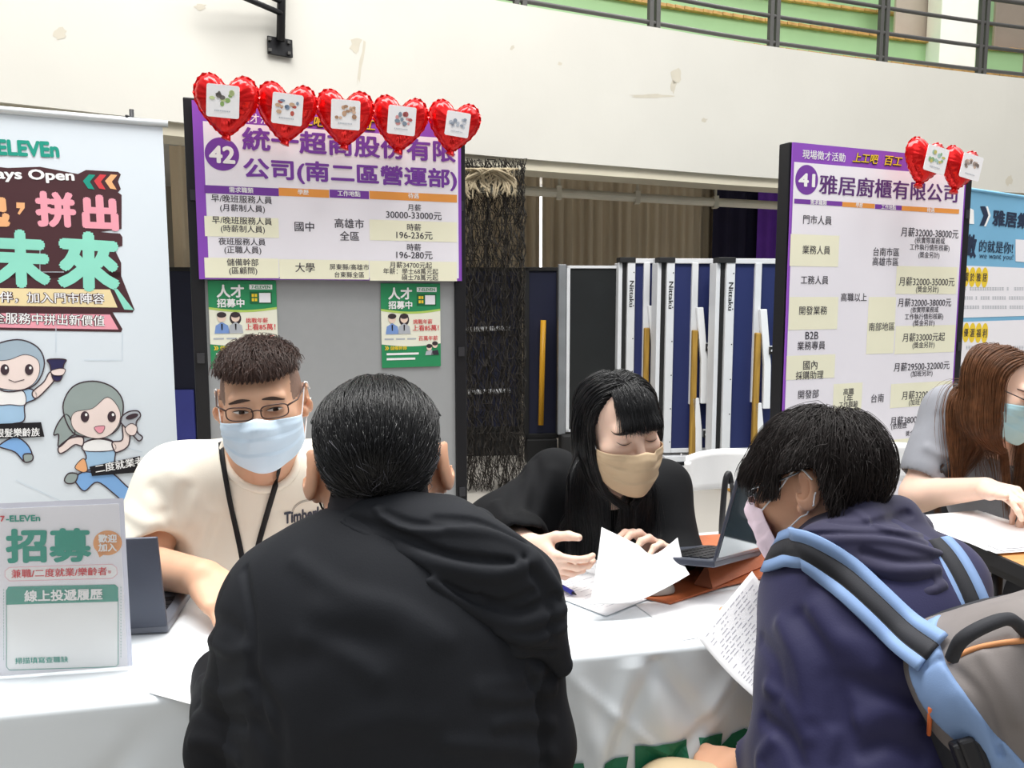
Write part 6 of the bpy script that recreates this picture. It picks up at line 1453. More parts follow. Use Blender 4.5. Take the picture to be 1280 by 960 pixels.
# ------------------------------------------------------------------ person in the cream sweatshirt, facing the viewer
def person_cream_shirt():
    M_s = mat('cream_cotton_jersey', 'F1EADB', .85, var=.02, scale=20, bump=.06, bscale=500, sheen=.1)
    hd = Head(at(328, 503, 1.585), rot(12, 10, -4), 1.06, 1.25, .97)
    NB = at(322, 588, 1.66); SL = at(224, 606, 1.68); SR = at(428, 600, 1.76); EL = at(176, 706, 1.60); ER = at(470, 712, 1.66)
    CH = at(312, 690, 1.74); MI = at(318, 790, 1.83); PV = at(322, 880, 1.98)
    WL = at(254, 722, 1.43); WR = at(395, 742, 1.45)
    f_h = hd.prims()
    fd = unit(at(292, 756, 1.36)-WL)
    body = Body(f_h + [Cone(hd.L((0, .02, -.06)), NB+np.array([0, .03, -.04]), .062, .075, .03), Ell(CH, (.16, .09, .19), None, .04), Ell(MI, (.15, .09, .2), None, .05), Cone(NB, SL, .05, .05, .04), Cone(NB, SR, .05, .05, .04)]
        + limb([SL, EL, WL], [.048, .045, .033]) + limb([SR, ER, WR], [.048, .045, .033])
        + hand(WL, fd, (.2, .25, -1), -1, (.3, .35, .4, .45), .12, (.8, .45, .4), 1.04) + hand(WR, (-.3, -.8, -.25), (0, 0, -1), 1))
    foot = np.array([PV[0], PV[1]-.1, 0]); p = sculpt('person', body, .0030, M_skinA, loc=foot)
    tag(p, 'seated person in cream sweatshirt with glasses, pale blue mask and black lanyard', 'person')
    fh = Body(f_h)
    near = lambda c: np.linalg.norm(c-hd.o, axis=1) < .17
    top = lambda l: (l[:, 2] > .078 - .25*np.maximum(l[:, 1]-.02, 0) + .10*np.maximum(-.06-l[:, 1], 0)) & (l[:, 1] > -.085)
    side = lambda l: ((np.abs(l[:, 0]) > .063) & (l[:, 2] > .014) & (l[:, 1] > -.048) & (np.abs(l[:, 0]) < .088)) | ((l[:, 2] > -.05) & (l[:, 1] > .04))
    paint(p, lambda c: near(c) & side(local(hd, c)) & ((np.abs(local(hd, c)[:, 0]) < .0835) | (local(hd, c)[:, 2] > .04)), mat('faded_stubble_skin', '8E7264', .7, var=.12, scale=150))
    paint(p, lambda c: near(c) & top(local(hd, c)), mat('brown_scalp', '33241E', .8))
    M_h = mat('brown_hair', '3F2A22', .45, var=.4, scale=120, spec=.45)
    def dirs(P):
        l = local(hd, P); fr = np.clip((-l[:, 1]+.02)/.09, 0, 1)[:, None]
        return -hd.R[:, 1]*(.65) + hd.R[:, 2]*(.55-1.1*fr) + hd.R[:, 0]*(np.sign(l[:, 0])*.25)[:, None]
    h = strands(fh, scalp(hd, fh, 9000, top, 3), dirs, 7, .0062, .015, .0006, M_h, 'hair', p, 4, wob=.36, follow=.7, stop=lambda Q: (local(hd, Q)[:, 2] < .070) & (local(hd, Q)[:, 1] < -.02))
    fr = lambda l: (l[:, 2] > .078) & (l[:, 1] < -.045) & (np.abs(l[:, 0]) < .072)
    strands(fh, scalp(hd, fh, 2600, fr, 9), lambda P: -hd.R[:, 2]*1.0 - hd.R[:, 1]*.5, 7, .006, .011, .0006, M_h, 'fringe', h, 12, wob=.12, follow=.8, stop=lambda Q: local(hd, Q)[:, 2] < .070 + .006*np.sin(Q[:, 0]*700))
    eyes(hd, fh, p, .0040, .002, '4A3A32', brow_w=.0036)
    face_mask(hd, fh, mat('pale_blue_mask', 'D3E6F6', .7, var=.015, bump=.03, bscale=600), p, M_loopw, .0028, top=-.006, bot=-.113, label='pale blue pleated face mask')
    glasses(hd, fh, p, mat('brown_spectacle_metal', '4A342E', .3), w_=.0255, z0=.011, y0=-.106)['label'] = 'thin dark rimmed spectacles'
    base = [Ell(CH, (.225, .135, .21), None, .05), Ell(MI, (.215, .13, .2), None, .08), Ell(PV, (.20, .15, .18), None, .08), Cone(NB+np.array([-.03, .02, -.01]), SL, .084, .078, .07), Cone(NB+np.array([.03, .02, -.01]), SR, .070, .088, .07)] + limb([SL, EL*.9+SL*.1], [.078, .088], .06) + limb([SR, ER*.85+SR*.15], [.086, .085], .06)
    cut = [Cone(hd.L((0, -.01, -.12)), NB+np.array([0, -.012, .03]), .062, .064, .012, True), Cone(EL*.92+SL*.08, WL, .060, .060, .01, True)]
    J = Body(base); ln = [([(205, 640), (215, 670), (215, 700)], .008, -.010), ([(160, 640), (185, 655), (210, 650)], .014, .006), ([(168, 690), (190, 684), (212, 690)], .008, .006), ([(232, 612), (222, 650), (228, 700)], .016, -.008), ([(300, 640), (310, 690), (330, 740)], .025, .004), ([(265, 640), (250, 690), (262, 740)], .016, .006), ([(360, 640), (372, 680), (380, 720)], .02, -.005), ([(215, 590), (240, 620), (245, 650)], .02, .005), ([(190, 610), (205, 630), (200, 660)], .016, -.006), ([(345, 655), (352, 690), (345, 720)], .016, .005)]
    JF = Body(base + cut + [Half((0, 0, PV[2]-.05), (0, 0, -1))] + folds(J, ln) + [Ripple(.0016, 40, 4), Ripple(.002, 18, 6)])
    sh = sculpt('sweatshirt', JF, .0040, M_s, p)
    # ribbed collar
    c0 = []; n = 30; ax = unit(NB+np.array([0, -.012, .03]) - hd.L((0, -.01, -.12)))
    cc = NB + np.array([0, -.012, .03]); e1 = unit(np.cross(ax, [0, 1.0, 0])); e2 = np.cross(ax, e1); ss = np.linspace(-.16, .10, 120)
    for k in range(n):
        t = 2*math.pi*k/n; q = cc + (e1*math.cos(t) + e2*math.sin(t))*.066; L_ = q[None] + ax[None]*ss[:, None]*(1 if ax[2] < 0 else -1); v = J(L_)
        j = np.flatnonzero(v < 0); c0.append(L_[j[0]] if len(j) else q)
    c0 = np.array(c0)
    for _ in range(3): c0 = (np.roll(c0, 1, 0) + c0*2 + np.roll(c0, -1, 0))/4
    mb = MB(); mb.tube(c0, .0085, M_s, 10, closed=True); mb.build('collar', parent=sh, smooth=True)
    # lanyard
    M_l = mat('black_lanyard_webbing', '17171A', .7); H = lambda pts: hit(JF, pts, .003)
    for pts in ([(276, 552), (279, 580), (288, 630), (297, 670), (303, 700), (306, 722)], [(352, 566), (346, 600), (333, 645), (322, 685), (316, 722)]):
        s_ = spline(pts, 6); P = hit(Body(JF.p+body.p), [tuple(q) for q in s_], .003); N = JF.grad(P); T = unit(np.gradient(P, axis=0)); W = unit(np.cross(T, N))*.0056
        mb = MB(); m_ = len(P); mb.add(np.vstack([P+W, P-W]), [(i, i+1, m_+i+1, m_+i) for i in range(m_-1)], M_l); mb.build('lanyard', parent=p, smooth=True, solid=.0012)
    # chest print
    M_pr = mat('dark_slate_shirt_print', '4A4C58', .8); M_pr2 = mat('grey_shirt_print', 'A9A69E', .8)
    def stext(t, xl, yl, xr, yr, m, h, bold=.02):
        V, Fc, mx = text2d(t, bold); P = [(xl+(xr-xl)*q[0]/mx[0], yl+(yr-yl)*q[0]/mx[0]-(q[1]/mx[1]-.5)*h) for q in V]; P3 = hit(JF, P, .0009); D = unit(P3-np.array([0, 0, CAMZ])); P3 = P3 - D*V[:, 2:3]*1.0
        return P3, Fc, m
    mb = MB(); mb.add(*stext('Timberland', 355, 648, 418, 637, M_pr, 15, .035)); mb.add(*stext('Established 1973', 363, 671, 410, 660, M_pr2, 5, .01))
    for rx, ry in ((24, 19), (22.5, 17.5)):
        pts = [(388+rx*math.cos(t)*1.0, 643+ry*math.sin(t)) for t in np.linspace(0, 2*math.pi, 50)]; P = hit(JF, pts, .0008); 
        q2 = hit(JF, [(388+(rx-.8)*math.cos(t), 643+(ry-.8)*math.sin(t)) for t in np.linspace(0, 2*math.pi, 50)], .0008); mb.add(np.vstack([P, q2]), [(i, i+1, 50+i+1, 50+i) for i in range(49)], M_pr2)
    mb.build('shirt_lettering', parent=sh)
    stool(PV, 'black round stool under the person in the cream sweatshirt')
    legs(PV, (0, -1, 0), M_trd, M_shoe, p)
    return p
# ------------------------------------------------------------------ woman in the black t-shirt
def person_black_tee():
    M_s = mat('black_cotton_jersey', '0C0D10', .85, var=.12, scale=14, bump=.06, bscale=400, spec=.2)
    hd = Head(at(773, 535, 1.665), rot(21, 15, -4), .97, .92, .97)
    NB = at(762, 610, 1.78); SL = at(694, 598, 1.86); SR = at(828, 610, 1.90); EL = at(624, 664, 1.74); ER = at(842, 716, 1.78)
    CH = at(750, 680, 1.86); MI = at(752, 770, 1.98); PV = at(752, 850, 2.1)
    WL = at(664, 682, 1.58); WR = at(834, 724, 1.60)
    f_h = hd.prims(); fL = unit(at(706, 702, 1.50)-WL); fR = unit(at(812, 664, 1.54)-WR)
    body = Body(f_h + [Cone(hd.L((0, .02, -.06)), NB+np.array([0, .03, -.03]), .048, .055, .03), Ell(CH, (.13, .08, .17), None, .04), Ell(MI, (.12, .08, .18), None, .05), Cone(NB, SL, .04, .042, .04), Cone(NB, SR, .04, .042, .04)]
        + limb([SL, EL, WL], [.04, .036, .025]) + limb([SR, ER, WR], [.04, .036, .025])
        + hand(WL, (.55, -.66, -.30), (.80, .50, .10), -1, (.62, .72, .80, .85), .10, (.62, .60, .42), .86, .8) + hand(WR, (-.30, -.12, .88), (-.62, -.55, .05), 1, (.55, .62, .68, .7), .06, (.70, .45, .35), .95, .9))
    foot = np.array([PV[0], PV[1]-.1, 0]); p = sculpt('person', body, .0028, M_skinB, loc=foot)
    tag(p, 'long haired woman in black t-shirt and beige mask reading papers at the table', 'person')
    fh = Body(f_h); near = lambda c: np.linalg.norm(c-hd.o, axis=1) < .17
    hairy = lambda l: (((l[:, 2] > .062) & (l[:, 1] > -.03)) | (l[:, 2] > .090) | ((l[:, 1] > .005) & (l[:, 2] > .02)) | ((l[:, 1] > .03) & (l[:, 2] > -.06)) | ((np.abs(l[:, 0]) > .058) & (l[:, 2] > .03) & (l[:, 1] > -.028))) & ~((np.abs(l[:, 0]) > .079) & (l[:, 2] < .04))
    paint(p, lambda c: near(c) & hairy(local(hd, c)), mat('dark_scalp', '15131A', .8))
    base = [Ell(CH, (.185, .115, .17), None, .05), Ell(MI, (.17, .115, .18), None, .08), Ell(PV, (.17, .14, .16), None, .08), Cone(NB+np.array([-.02, .02, -.02]), SL, .05, .060, .06), Cone(NB+np.array([.02, .02, -.02]), SR, .05, .058, .06)] + limb([SL, EL], [.060, .076], .05) + limb([EL, EL*.35+WL*.65], [.078, .064], .04) + limb([SR, ER], [.062, .072], .05) + limb([ER, ER*.5+WR*.5], [.07, .06], .04)
    cut = [Cone(hd.L((0, -.01, -.12)), NB+np.array([0, -.02, .02]), .05, .052, .01, True), Cone(EL*.4+WL*.6, WL, .047, .047, .008, True)]
    J = Body(base); ln = [([(650, 590), (640, 640), (650, 680)], .016, -.008), ([(620, 630), (640, 650), (670, 660)], .014, .007), ([(690, 590), (680, 630), (690, 680)], .02, .006), ([(610, 660), (650, 670), (700, 690)], .012, -.008), ([(665, 560), (672, 600), (665, 640)], .014, -.006)]
    JF = Body(base + cut + [Half((0, 0, PV[2]-.05), (0, 0, -1))] + folds(J, ln) + [Ripple(.002, 34, 4), Ripple(.002, 16, 9)])
    sh = sculpt('t_shirt', JF, .0042, M_s, p)
    mb = MB()
    for t, y, m in (('HR', 632, mat('red_shirt_print', 'C23A4A', .8)), ('HR', 641, mat('white_shirt_print', 'D8D8DA', .8))):
        V, Fc, mx = text2d(t, .04, .25); P = [(741+18*q[0]/mx[0]+(y-632)*.15, y-(q[1]/mx[1]-.5)*8.5+q[0]*1.0) for q in V]; mb.add(hit(JF, P, .001), Fc, m)
    mb.build('shirt_print', parent=sh)
    # long hair
    M_h = mat('black_hair', '0F0F12', .36)
    fs = Body(f_h + [Cone(hd.L((0, .02, -.06)), NB, .05, .055, .03)] + base)
    part = hd.L((.004, -.02, .115))
    def dirs(P):
        l = local(hd, P); s_ = np.where(l[:, 0] > .004, 1.0, -1.0)[:, None]; topw = (np.clip((l[:, 2]-.015)/.09, 0, 1)*(np.linalg.norm(P-hd.o, axis=1) < .2))[:, None]
        low = np.clip((-.06-l[:, 2])/.08, 0, 1)[:, None]
        return s_*hd.R[:, 0]*topw*1.0 + hd.R[:, 1]*.35*topw - UP*(1.15-.85*topw) - hd.R[:, 1]*.25*low*0 + np.array([0, -.16, 0])*low
    backhair = lambda l: hairy(l) & (l[:, 1] > -.03)
    capb = Body([hd.ell((0, .018, .034), (.079, .099, .084), .02)])
    h = strands(fs, scalp(hd, fh, 9000, backhair, 3), dirs, 34, .0125, .008, .0006, M_h, 'hair', p, 4, gravity=.4, wob=.07, follow=.4)
    bang = lambda l: (l[:, 2] > .084) & (l[:, 1] < -.005) & (l[:, 0] > -.034) & (l[:, 0] < .06)
    def bd(P):
        l = local(hd, P); return -hd.R[:, 1]*.8 - hd.R[:, 2]*np.clip((-l[:, 1])/.08, .1, 1.4)[:, None] + hd.R[:, 0]*(l[:, 0]*3.0)[:, None]
    strands(fh, scalp(hd, fh, 1500, bang, 8), bd, 13, .0078, .006, .0005, M_h, 'fringe', h, 5, wob=.13, follow=.6, stop=lambda Q: (local(hd, Q)[:, 2] < .029 + .007*np.sin(Q[:, 0]*2900)*np.sin(Q[:, 2]*1700)))
    eyes(hd, fh, p, .002, 0, '3A2C28', closed=True)
    face_mask(hd, fh, mat('beige_mask_cloth', 'C7AE8E', .75, var=.02, bump=.03, bscale=600), p, M_loopw, .0030, top=-.010, bot=-.112, label='beige face mask')
    stool(PV, 'black round stool under the woman in the black t-shirt')
    legs(PV, (0, -1, 0), M_trd, M_shoe, p, thigh=.36)
    return p
# ------------------------------------------------------------------ person in the navy hoodie with the backpack
def person_navy_hoodie():
    M_s = mat('navy_fleece', '1E1D45', .72, var=.10, scale=10, bump=.05, bscale=350, sheen=.08)
    M_in = mat('navy_hood_cloth', '25233F', .78, var=.08, sheen=.12)
    hd = Head(at(1021, 608, 1.27), rot(231, 20, -6), 1.0, .95, .97)
    NB = at(1062, 684, 1.24); SL = at(1020, 748, 1.22); SR = at(1166, 730, 1.26); EL = at(1014, 925, 1.12); ER = at(1195, 900, 1.24)
    CH = at(1092, 800, 1.17); MI = at(1085, 920, 1.12); PV = at(1085, 1060, 1.06)
    WL = at(930, 962, 1.20); WR = at(985, 830, 1.42)
    f_h = hd.prims(); fL = unit(np.array([-.55, .55, -.25]))
    body = Body(f_h + [Cone(hd.L((0, .025, -.05)), NB+np.array([0, .02, -.02]), .052, .06, .03), Ell(CH, (.14, .09, .18), None, .04), Ell(MI, (.13, .09, .2), None, .05), Cone(NB, SL, .045, .045, .04), Cone(NB, SR, .045, .045, .04)]
        + limb([SL, EL, WL], [.045, .036, .026]) + limb([SR, ER, WR], [.045, .036, .026])
        + hand(WL, fL, (.1, .5, -1), 1, (1.1, 1.15, 1.2, 1.2), .05, (.75, .35, .55), .95) + hand(WR, (-.75, .1, .1), (0, 0, 1), -1, (.6, .6, .6, .6)))
    foot = np.array([PV[0], PV[1]+.1, 0]); p = sculpt('person', body, .0030, M_skinC, loc=foot)
    tag(p, 'person in navy hoodie wearing a backpack, head bowed over a handwritten form', 'person')
    fh = Body(f_h); near = lambda c: np.linalg.norm(c-hd.o, axis=1) < .17
    t = lambda l: (((l[:, 2] > -.035) & (l[:, 1] > .045)) | ((l[:, 2] > .030) & (l[:, 1] > -.03)) | (l[:, 2] > .058)) & ~((np.abs(l[:, 0]) > .079) & (l[:, 2] < .045))
    paint(p, lambda c: near(c) & t(local(hd, c)), mat('dark_scalp', '15131A', .8))
    M_h = mat('soft_black_hair', '211B1A', .5, var=.4, scale=120, spec=.3)
    wh = hd.L((-.01, .055, .108))
    dirs = lambda P: unit(P-wh)*.95 + np.array([0, 0, -.42])
    def stopf(Q):
        l = local(hd, Q); return (l[:, 2] < -.055) | ((l[:, 2] < .022) & (l[:, 1] < .0) & (np.abs(l[:, 0]) < .062)) | ((np.abs(l[:, 0]) > .060) & (l[:, 1] < .040) & (l[:, 2] < np.where(l[:, 1] < -.022, -.01, .030)))
    h = strands(fh, scalp(hd, fh, 15000, t, 4), dirs, 10, .0085, .015, .00050, M_h, 'hair', p, 7, gravity=.5, wob=.42, follow=.85, stop=stopf)
    eyes(hd, fh, p, .003, 0, '2A201E')
    face_mask(hd, fh, mat('pink_white_mask', 'EBD6E4', .7, var=.01), p, M_loopw, .0022, reach=50, label='pale pink face mask')
    glasses(hd, fh, p, mat('silver_spectacle_metal', 'A8ADB2', .25, metal=.7), half=True)['label'] = 'silver wire spectacles'
    base = [Ell(CH, (.160, .120, .18), None, .05), Ell(MI, (.160, .125, .22), None, .08), Ell(PV, (.17, .14, .18), None, .08), Cone(NB, SL, .056, .066, .06), Cone(NB, SR, .056, .068, .06)]
    slL = limb([SL, EL], [.068, .060], .05) + limb([EL, WL*.88+EL*.12], [.060, .043], .03); slR = limb([SR, ER], [.066, .058], .05) + limb([ER, WR*.8+ER*.2], [.055, .043], .03)
    J = Body(base + slL + slR)
    ln = [([(975, 780), (1000, 830), (1010, 890)], .014, .008), ([(1000, 770), (1035, 830), (1045, 900)], .012, -.009), ([(1020, 760), (1050, 800), (1090, 830)], .016, .007), ([(1040, 850), (1090, 860), (1140, 880)], .014, -.008), ([(1050, 870), (1060, 920), (1050, 960)], .012, -.012), ([(960, 860), (985, 880), (1010, 920)], .012, .007), ([(955, 900), (985, 925), (1000, 955)], .010, -.008), ([(950, 800), (970, 830), (975, 870)], .012, -.006), ([(1060, 800), (1110, 815), (1150, 850)], .016, .006), ([(1075, 900), (1110, 890), (1140, 900)], .014, .007), ([(900, 930), (905, 945), (905, 965)], .005, -.005), ([(965, 925), (950, 945), (950, 965)], .010, .006), ([(1080, 940), (1110, 930), (1150, 945)], .012, -.008)]
    JF = Body(J.p + [Cone(WL*.9+EL*.1, WL*1.05-EL*.05, .034, .034, .006, True), Half((0, 0, PV[2]-.07), (0, 0, -1))] + folds(J, ln) + [Ripple(.0018, 42, 3), Ripple(.002, 20, 12)])
    sh = sculpt('hoodie', JF, .0042, M_s, p)
    # hood bunched behind the neck
    ring = [at(985, 700, 1.36), at(1000, 690, 1.27), at(1035, 672, 1.20), at(1080, 656, 1.19), at(1120, 650, 1.24), at(1140, 662, 1.32), at(1110, 672, 1.38)]
    H = Body(limb(ring, [.020, .022, .028, .032, .030, .026, .02], .03) + [Ell(at(1088, 686, 1.145), (.105, .055, .040), rot(0, 0, 8), .025), Ell(at(1124, 722, 1.125), (.082, .055, .040), rot(0, 0, 12), .025), Ell(at(1145, 690, 1.20), (.06, .05, .04), rot(0, 0, 10), .03), Ell(at(1020, 690, 1.21), (.05, .04, .03), rot(0, 0, -20), .04)])
    lh = [([(1000, 670), (1060, 667), (1120, 669), (1182, 686)], .0042, -.010), ([(1000, 678), (1060, 674), (1120, 677), (1185, 694)], .006, .007), ([(1040, 652), (1090, 654), (1135, 642)], .006, -.009), ([(1060, 700), (1110, 714), (1172, 710)], .008, .009), ([(1064, 712), (1115, 733), (1165, 727)], .005, -.011), ([(1095, 736), (1140, 750), (1180, 732)], .008, .008), ([(1080, 690), (1130, 702), (1182, 700)], .0050, -.009), ([(1070, 640), (1100, 660), (1150, 668)], .005, .007), ([(1040, 690), (1060, 706), (1080, 735)], .006, -.008)]
    HF = Body(H.p + folds(H, lh) + [Ripple(.0018, 55, 8), Ripple(.0025, 26, 2)])
    hd_o = sculpt('hood', HF, .0030, M_in, p)
    stool(PV, 'black round stool under the person in the navy hoodie')
    legs(PV, (-.55, .8, 0), M_khaki, M_shoe, p, knees=[at(840, 1006, 1.24), at(1010, 1000, 1.45)])
    return p, hd, Body(JF.p + HF.p)
# ------------------------------------------------------------------ backpack
def backpack(fs):
    M_g = mat('grey_pack_cloth', '77716F', .8, var=.05, scale=30, bump=.06, bscale=600); M_b = mat('light_blue_pack_cloth', '7A95BE', .75, var=.06, scale=10, bump=.06, bscale=600); M_m = mat('dark_pack_mesh', '2A2B30', .8, var=.1, bump=.1, bscale=700)
    root_c = at(1296, 905, .98); root = empty('backpack', root_c); tag(root, 'grey and light blue backpack worn by the person in the navy hoodie', 'backpack')
    R = rot(-8, -10, -20); 
    B0 = [Box(at(1296, 918, .985), (.125, .075, .17), .055, R, .03), Ell(at(1252, 845, .965), (.10, .07, .06), R, .05), Ell(at(1318, 900, .93), (.08, .06, .14), R, .05)]
    bl = [([(1185, 830), (1225, 870), (1250, 940)], .006, -.006), ([(1160, 835), (1200, 815), (1260, 800)], .005, -.004), ([(1230, 820), (1255, 860), (1275, 900)], .008, .006), ([(1200, 870), (1230, 920), (1240, 960)], .012, .004)]
    Bb = Body(B0); Bf = Body(B0 + folds(Bb, bl, .3) + [Ripple(.002, 30, 2), Ripple(.0015, 60, 6)])
    o = sculpt('main_compartment', Bf, .004, M_g, root)
    g_ = .004
    side = [Box(at(1296, 918, .985), (.125+g_, .075+g_, .17+g_), .055, R, .03), Ell(at(1252, 845, .965), (.10+g_, .07+g_, .06+g_), R, .05), Ell(at(1318, 900, .93), (.08+g_, .06+g_, .14+g_), R, .05)]
    def cutplane(a, b, keep):
        A, B_ = hit(Bb, [a, b], 0, .3); N = Bb.grad(np.array([(A+B_)/2]))[0]; n_ = unit(np.cross(B_-A, N)); q = hit(Bb, [keep], 0, .3)[0]
        if np.dot(q-A, n_) > 0: n_ = -n_
        return Half(A, n_, .004)
    cA = cutplane((1180, 822), (1268, 940), (1190, 870)); cB = cutplane((1150, 872), (1222, 950), (1200, 880))
    sculpt('side_panel', Body(side + [cA, cB] + folds(Bb, bl, .3)), .0035, M_b, root)['label'] = 'light blue side panel'
    cC = Half(cB.p, -cB.n, .004); g_ = .003; low = [Box(at(1296, 918, .985), (.125+g_, .075+g_, .17+g_), .055, R, .03), cC]
    sculpt('mesh_pocket', Body(low), .004, M_m, root)['label'] = 'dark mesh side pocket'
    # side wrap, dark mesh pocket under it
    def panel(name, outline, m, off, solid=.004):
        c = np.mean(outline, 0); rings = [hit(Bf, [tuple(c+(np.array(q)-c)*t) for q in outline], off, .3) for t in (1, .7, .4, .1)]; n = len(outline); V = np.vstack(rings); Fc = [(a*n+i, a*n+(i+1) % n, (a+1)*n+(i+1) % n, (a+1)*n+i) for a in range(3) for i in range(n)]
        return MB().add(V, Fc, m).build(name, parent=root, smooth=True, solid=solid)
    # straps lying on the hoodie
    U = Body(fs.p + B0)
    def strap(name, pts, w, label, U=U):
        s_ = spline(pts, 8); P = hit(U, [tuple(q) for q in s_], .006); 
        for _ in range(2): P[1:-1] = (P[:-2]+2*P[1:-1]+P[2:])/4
        N = U.grad(P)
        for _ in range(4): N = unit(N + np.roll(N, 1, 0)*.5 + np.roll(N, -1, 0)*.5 + np.array([0, -.25, .1]))
        T = unit(np.gradient(P, axis=0)); W = unit(np.cross(T, N)); mb = MB(); m_ = len(P)
        rows = [P + W*w*t + N*(.002*(1-t*t)) for t in (-1, -.42, -.38, .38, .42, 1)]
        A = np.stack(rows, 1); V = A.reshape(-1, 3)
        for j in range(5): mb.add(V, [(i*6+j, i*6+j+1, (i+1)*6+j+1, (i+1)*6+j) for i in range(m_-1)], M_b if j in (0, 4) else M_m)
        o_ = mb.build(name, parent=root, smooth=True, solid=.006); o_['label'] = label
    strap('shoulder_strap', [(962, 694), (985, 684), (1010, 690), (1050, 716), (1090, 752), (1130, 790), (1165, 815)], .030, 'light blue strap with dark centre over the near shoulder')
    strap('shoulder_strap', [(1166, 676), (1184, 696), (1201, 725), (1215, 757), (1230, 800)], .026, 'light blue strap with dark centre over the far shoulder', Body([Ell(at(1150, 760, 1.2), (.10, .13, .13), None, .03), Cone(at(1120, 700, 1.25), at(1190, 745, 1.22), .06, .055, .04)]))
    # grab handle, buckle, zip pull
    P = spline([at(1190, 822, .91), at(1202, 800, .885), at(1232, 782, .885), at(1262, 774, .90), at(1282, 790, .915)], 8)
    mb = MB(); mb.tube(P, .008, M_m, 8); mb.build('grab_handle', parent=root, smooth=True)
    c = hit(Bf, [(1212, 945)], .010, .3)[0]; mb = MB(); mb.box(c, (.035, .02, .04), M_blk, R); mb.box(c+R@np.array([0, -.008, 0]), (.02, .012, .05), M_blk, R); mb.build('buckle', parent=root, bevel=.004)
    a = hit(Bf, [(1163, 885), (1161, 918)], .006, .3); mb = MB(); mb.tube(a, .0028, mat('orange_cord', 'D8703A', .6), 6); mb.build('zip_pull', parent=root, smooth=True)['label'] = 'orange zip pull'
    Pz = hit(Bf, [tuple(q) for q in spline([(1185, 826), (1215, 812), (1250, 804), (1290, 800)], 8)], .002, .3); mb = MB(); mb.tube(Pz, .0035, mat('orange_zip', 'C98A5A', .6), 6); mb.build('zip', parent=root, smooth=True)
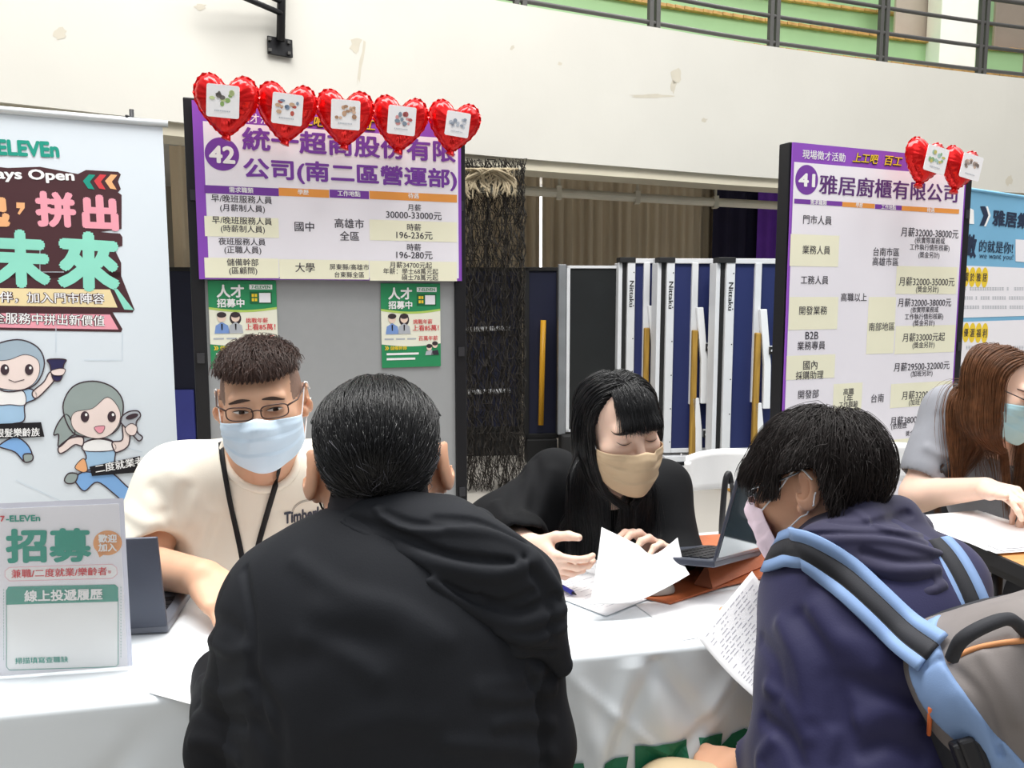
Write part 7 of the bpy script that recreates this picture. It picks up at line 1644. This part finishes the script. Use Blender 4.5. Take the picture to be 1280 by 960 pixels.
# ------------------------------------------------------------------ woman in grey at the right
def person_grey_blazer():
    M_s = mat('grey_suiting', '8E9097', .8, var=.05, scale=30, bump=.05, bscale=500); M_wh = mat('white_blouse', 'ECECEA', .7)
    hd = Head(at(1246, 488, 2.16), rot(38, 18, 6), .95, .9, .98)
    NB = at(1262, 560, 2.26); SL = at(1186, 512, 2.30); SR = at(1350, 540, 2.34); EL = at(1148, 618, 2.24); ER = at(1360, 640, 2.25)
    CH = at(1262, 610, 2.34); MI = at(1262, 690, 2.46); PV = at(1262, 750, 2.6)
    WL = at(1232, 610, 2.06); WR = at(1300, 622, 2.06)
    f_h = hd.prims()[:-8]; fL = unit(at(1262, 616, 1.98)-WL)
    body = Body(f_h + [Cone(hd.L((0, .02, -.06)), NB+np.array([0, .02, -.03]), .047, .056, .03), Ell(CH, (.14, .085, .19), None, .04), Ell(MI, (.13, .08, .18), None, .05), Cone(NB, SL, .04, .046, .04), Cone(NB, SR, .04, .046, .04)]
        + limb([SL, EL, WL], [.05, .045, .028]) + limb([SR, ER, WR], [.05, .045, .028]) + hand(WL, fL, (.1, .2, -1), 1, (.35, .4, .45, .5), .06, (.85, .3, -.1), .95) + hand(WR, (-.6, -.6, 0), (0, 0, -1), -1, (.5, .5, .5, .5)))
    foot = np.array([PV[0], PV[1]-.1, 0]); p = sculpt('person', body, .0034, M_skinB, loc=foot)
    tag(p, 'long brown haired woman in grey short sleeved blazer with pale blue mask, right edge', 'person')
    fh = Body(f_h); near = lambda c: np.linalg.norm(c-hd.o, axis=1) < .17
    hairy = lambda l: (((l[:, 2] > .07) & (l[:, 1] > -.02)) | (l[:, 2] > .092) | ((l[:, 1] > .0) & (l[:, 2] > .02)) | ((l[:, 1] > .03) & (l[:, 2] > -.06)) | ((np.abs(l[:, 0]) > .056) & (l[:, 2] > .03) & (l[:, 1] > -.012))) & ~((np.abs(l[:, 0]) > .079) & (l[:, 2] < .04))
    M_h = mat('long_brown_hair', '6A452C', .42, var=.35, scale=60, spec=.4); paint(p, lambda c: near(c) & hairy(local(hd, c)), mat('brown_scalp', '33241E', .8))
    base = [Ell(CH, (.185, .12, .19), None, .05), Ell(MI, (.17, .115, .18), None, .08), Ell(PV, (.17, .14, .16), None, .08), Cone(NB+np.array([-.02, .02, -.02]), SL, .05, .062, .06), Cone(NB+np.array([.02, .02, -.02]), SR, .05, .062, .06)] + limb([SL, SL*.3+EL*.7], [.066, .072], .05) + limb([SR, SR*.3+ER*.7], [.064, .07], .05)
    J = Body(base); ln = [([(1160, 560), (1185, 570), (1210, 560)], .014, .007), ([(1175, 520), (1185, 550), (1180, 590)], .016, -.006), ([(1245, 570), (1262, 600), (1275, 640)], .006, -.008), ([(1220, 590), (1235, 620), (1230, 650)], .016, .006)]
    cut = [Cone(SL*.3+EL*.7, EL, .058, .058, .008, True), Cone(hd.L((0, -.02, -.12)), NB+np.array([.01, -.09, -.01]), .05, .058, .012, True)]
    JF = Body(base + cut + [Half((0, 0, PV[2]-.05), (0, 0, -1))] + folds(J, ln) + [Ripple(.002, 34, 4), Ripple(.002, 16, 9)]); sh = sculpt('blazer', JF, .0045, M_s, p)
    for pts in ([(1238, 548), (1250, 575), (1264, 602), (1275, 626), (1268, 632), (1250, 606), (1236, 578)], [(1276, 552), (1282, 580), (1284, 620), (1290, 622), (1300, 580), (1292, 552)]):
        s_ = np.array(spline(pts, 3, True)); c = s_.mean(0); n = len(s_); rg = [hit(J, [tuple(c+(q-c)*t) for q in s_], .007) for t in (1, .6, .2)]
        MB().add(np.vstack(rg), [(a*n+i, a*n+(i+1) % n, (a+1)*n+(i+1) % n, (a+1)*n+i) for a in range(2) for i in range(n)] + [tuple(range(2*n, 3*n))], M_s).build('lapel', parent=sh, smooth=True, solid=.004)
    s_ = np.array(spline([(1256, 558), (1266, 590), (1274, 606), (1280, 580), (1278, 556)], 3, True)); MB().add(hit(J, [tuple(q) for q in s_], .004), [tuple(range(len(s_)))], M_wh).build('blouse', parent=sh)
    fs = Body(f_h + [Cone(hd.L((0, .02, -.06)), NB, .05, .055, .03)] + base)
    def dirs(P):
        l = local(hd, P); s2 = np.where(l[:, 0] > .004, 1.0, -1.0)[:, None]; topw = (np.clip((l[:, 2]-.015)/.09, 0, 1)*(np.linalg.norm(P-hd.o, axis=1) < .2))[:, None]; low = np.clip((-.05-l[:, 2])/.08, 0, 1)[:, None]
        return s2*hd.R[:, 0]*topw + hd.R[:, 1]*.4*topw - UP*(1.15-.85*topw) + np.array([.10, -.14, 0])*low
    h = strands(fs, scalp(hd, fh, 8000, lambda l: hairy(l) & ((l[:, 1] > -.01) | ((l[:, 2] > .088) & (l[:, 1] > -.045))) & (l[:, 1] < .075), 3), dirs, 36, .0125, .010, .0008, M_h, 'hair', p, 4, gravity=.4, wob=.07, follow=.4)
    eyes(hd, fh, p, .002, 0, '4A362E', closed=True)
    face_mask(hd, fh, mat('teal_blue_mask', 'A5CEDA', .7, var=.015), p, M_loopw, .0028, loops=(1,), label='pale teal face mask')
    glasses(hd, fh, p, mat('dark_wire_spectacles', '3A3436', .3), half=True, w_=.024, h_=.02, z0=.0)['label'] = 'thin round wire spectacles'
    stool(PV, 'black round stool under the woman in the grey blazer')
    legs(PV, (.1, -1, 0), M_trd, M_shoe, p, thigh=.3)
    # shoulder bag strap and black backpack behind her
    M_bk = mat('black_bag_nylon', '26272B', .7, var=.1)
    rt = empty('backpack', (CH[0]-.05, CH[1]+.16, CH[2]-.1)); tag(rt, 'black backpack on the back of the woman in grey', 'backpack')
    sculpt('main_compartment', Body([Box(at(1215, 600, 2.50), (.15, .08, .22), .06, rot(0), .03), Ripple(.003, 25, 3)]), .007, M_bk, rt)
    S = spline([(1205, 484), (1207, 520), (1203, 552), (1195, 578), (1180, 592)], 8); P = hit(J, [tuple(q) for q in S], .006); N = J.grad(P); T = unit(np.gradient(P, axis=0)); W = unit(np.cross(T, N))*np.linspace(.030, .014, len(P))[:, None]
    mb = MB(); n = len(P); mb.add(np.vstack([P+W, P-W]), [(i, i+1, n+i+1, n+i) for i in range(n-1)], M_bk); mb.build('shoulder_strap', parent=rt, smooth=True, solid=.008)
    return p
import time as _t
for fn in (person_black_jacket, person_cream_shirt, person_black_tee, person_grey_blazer):
    _a = _t.time(); fn(); print(fn.__name__, round(_t.time()-_a, 1))
_a = _t.time(); _p, _hd, _fs = person_navy_hoodie(); backpack(_fs); print('hoodie', round(_t.time()-_a, 1))
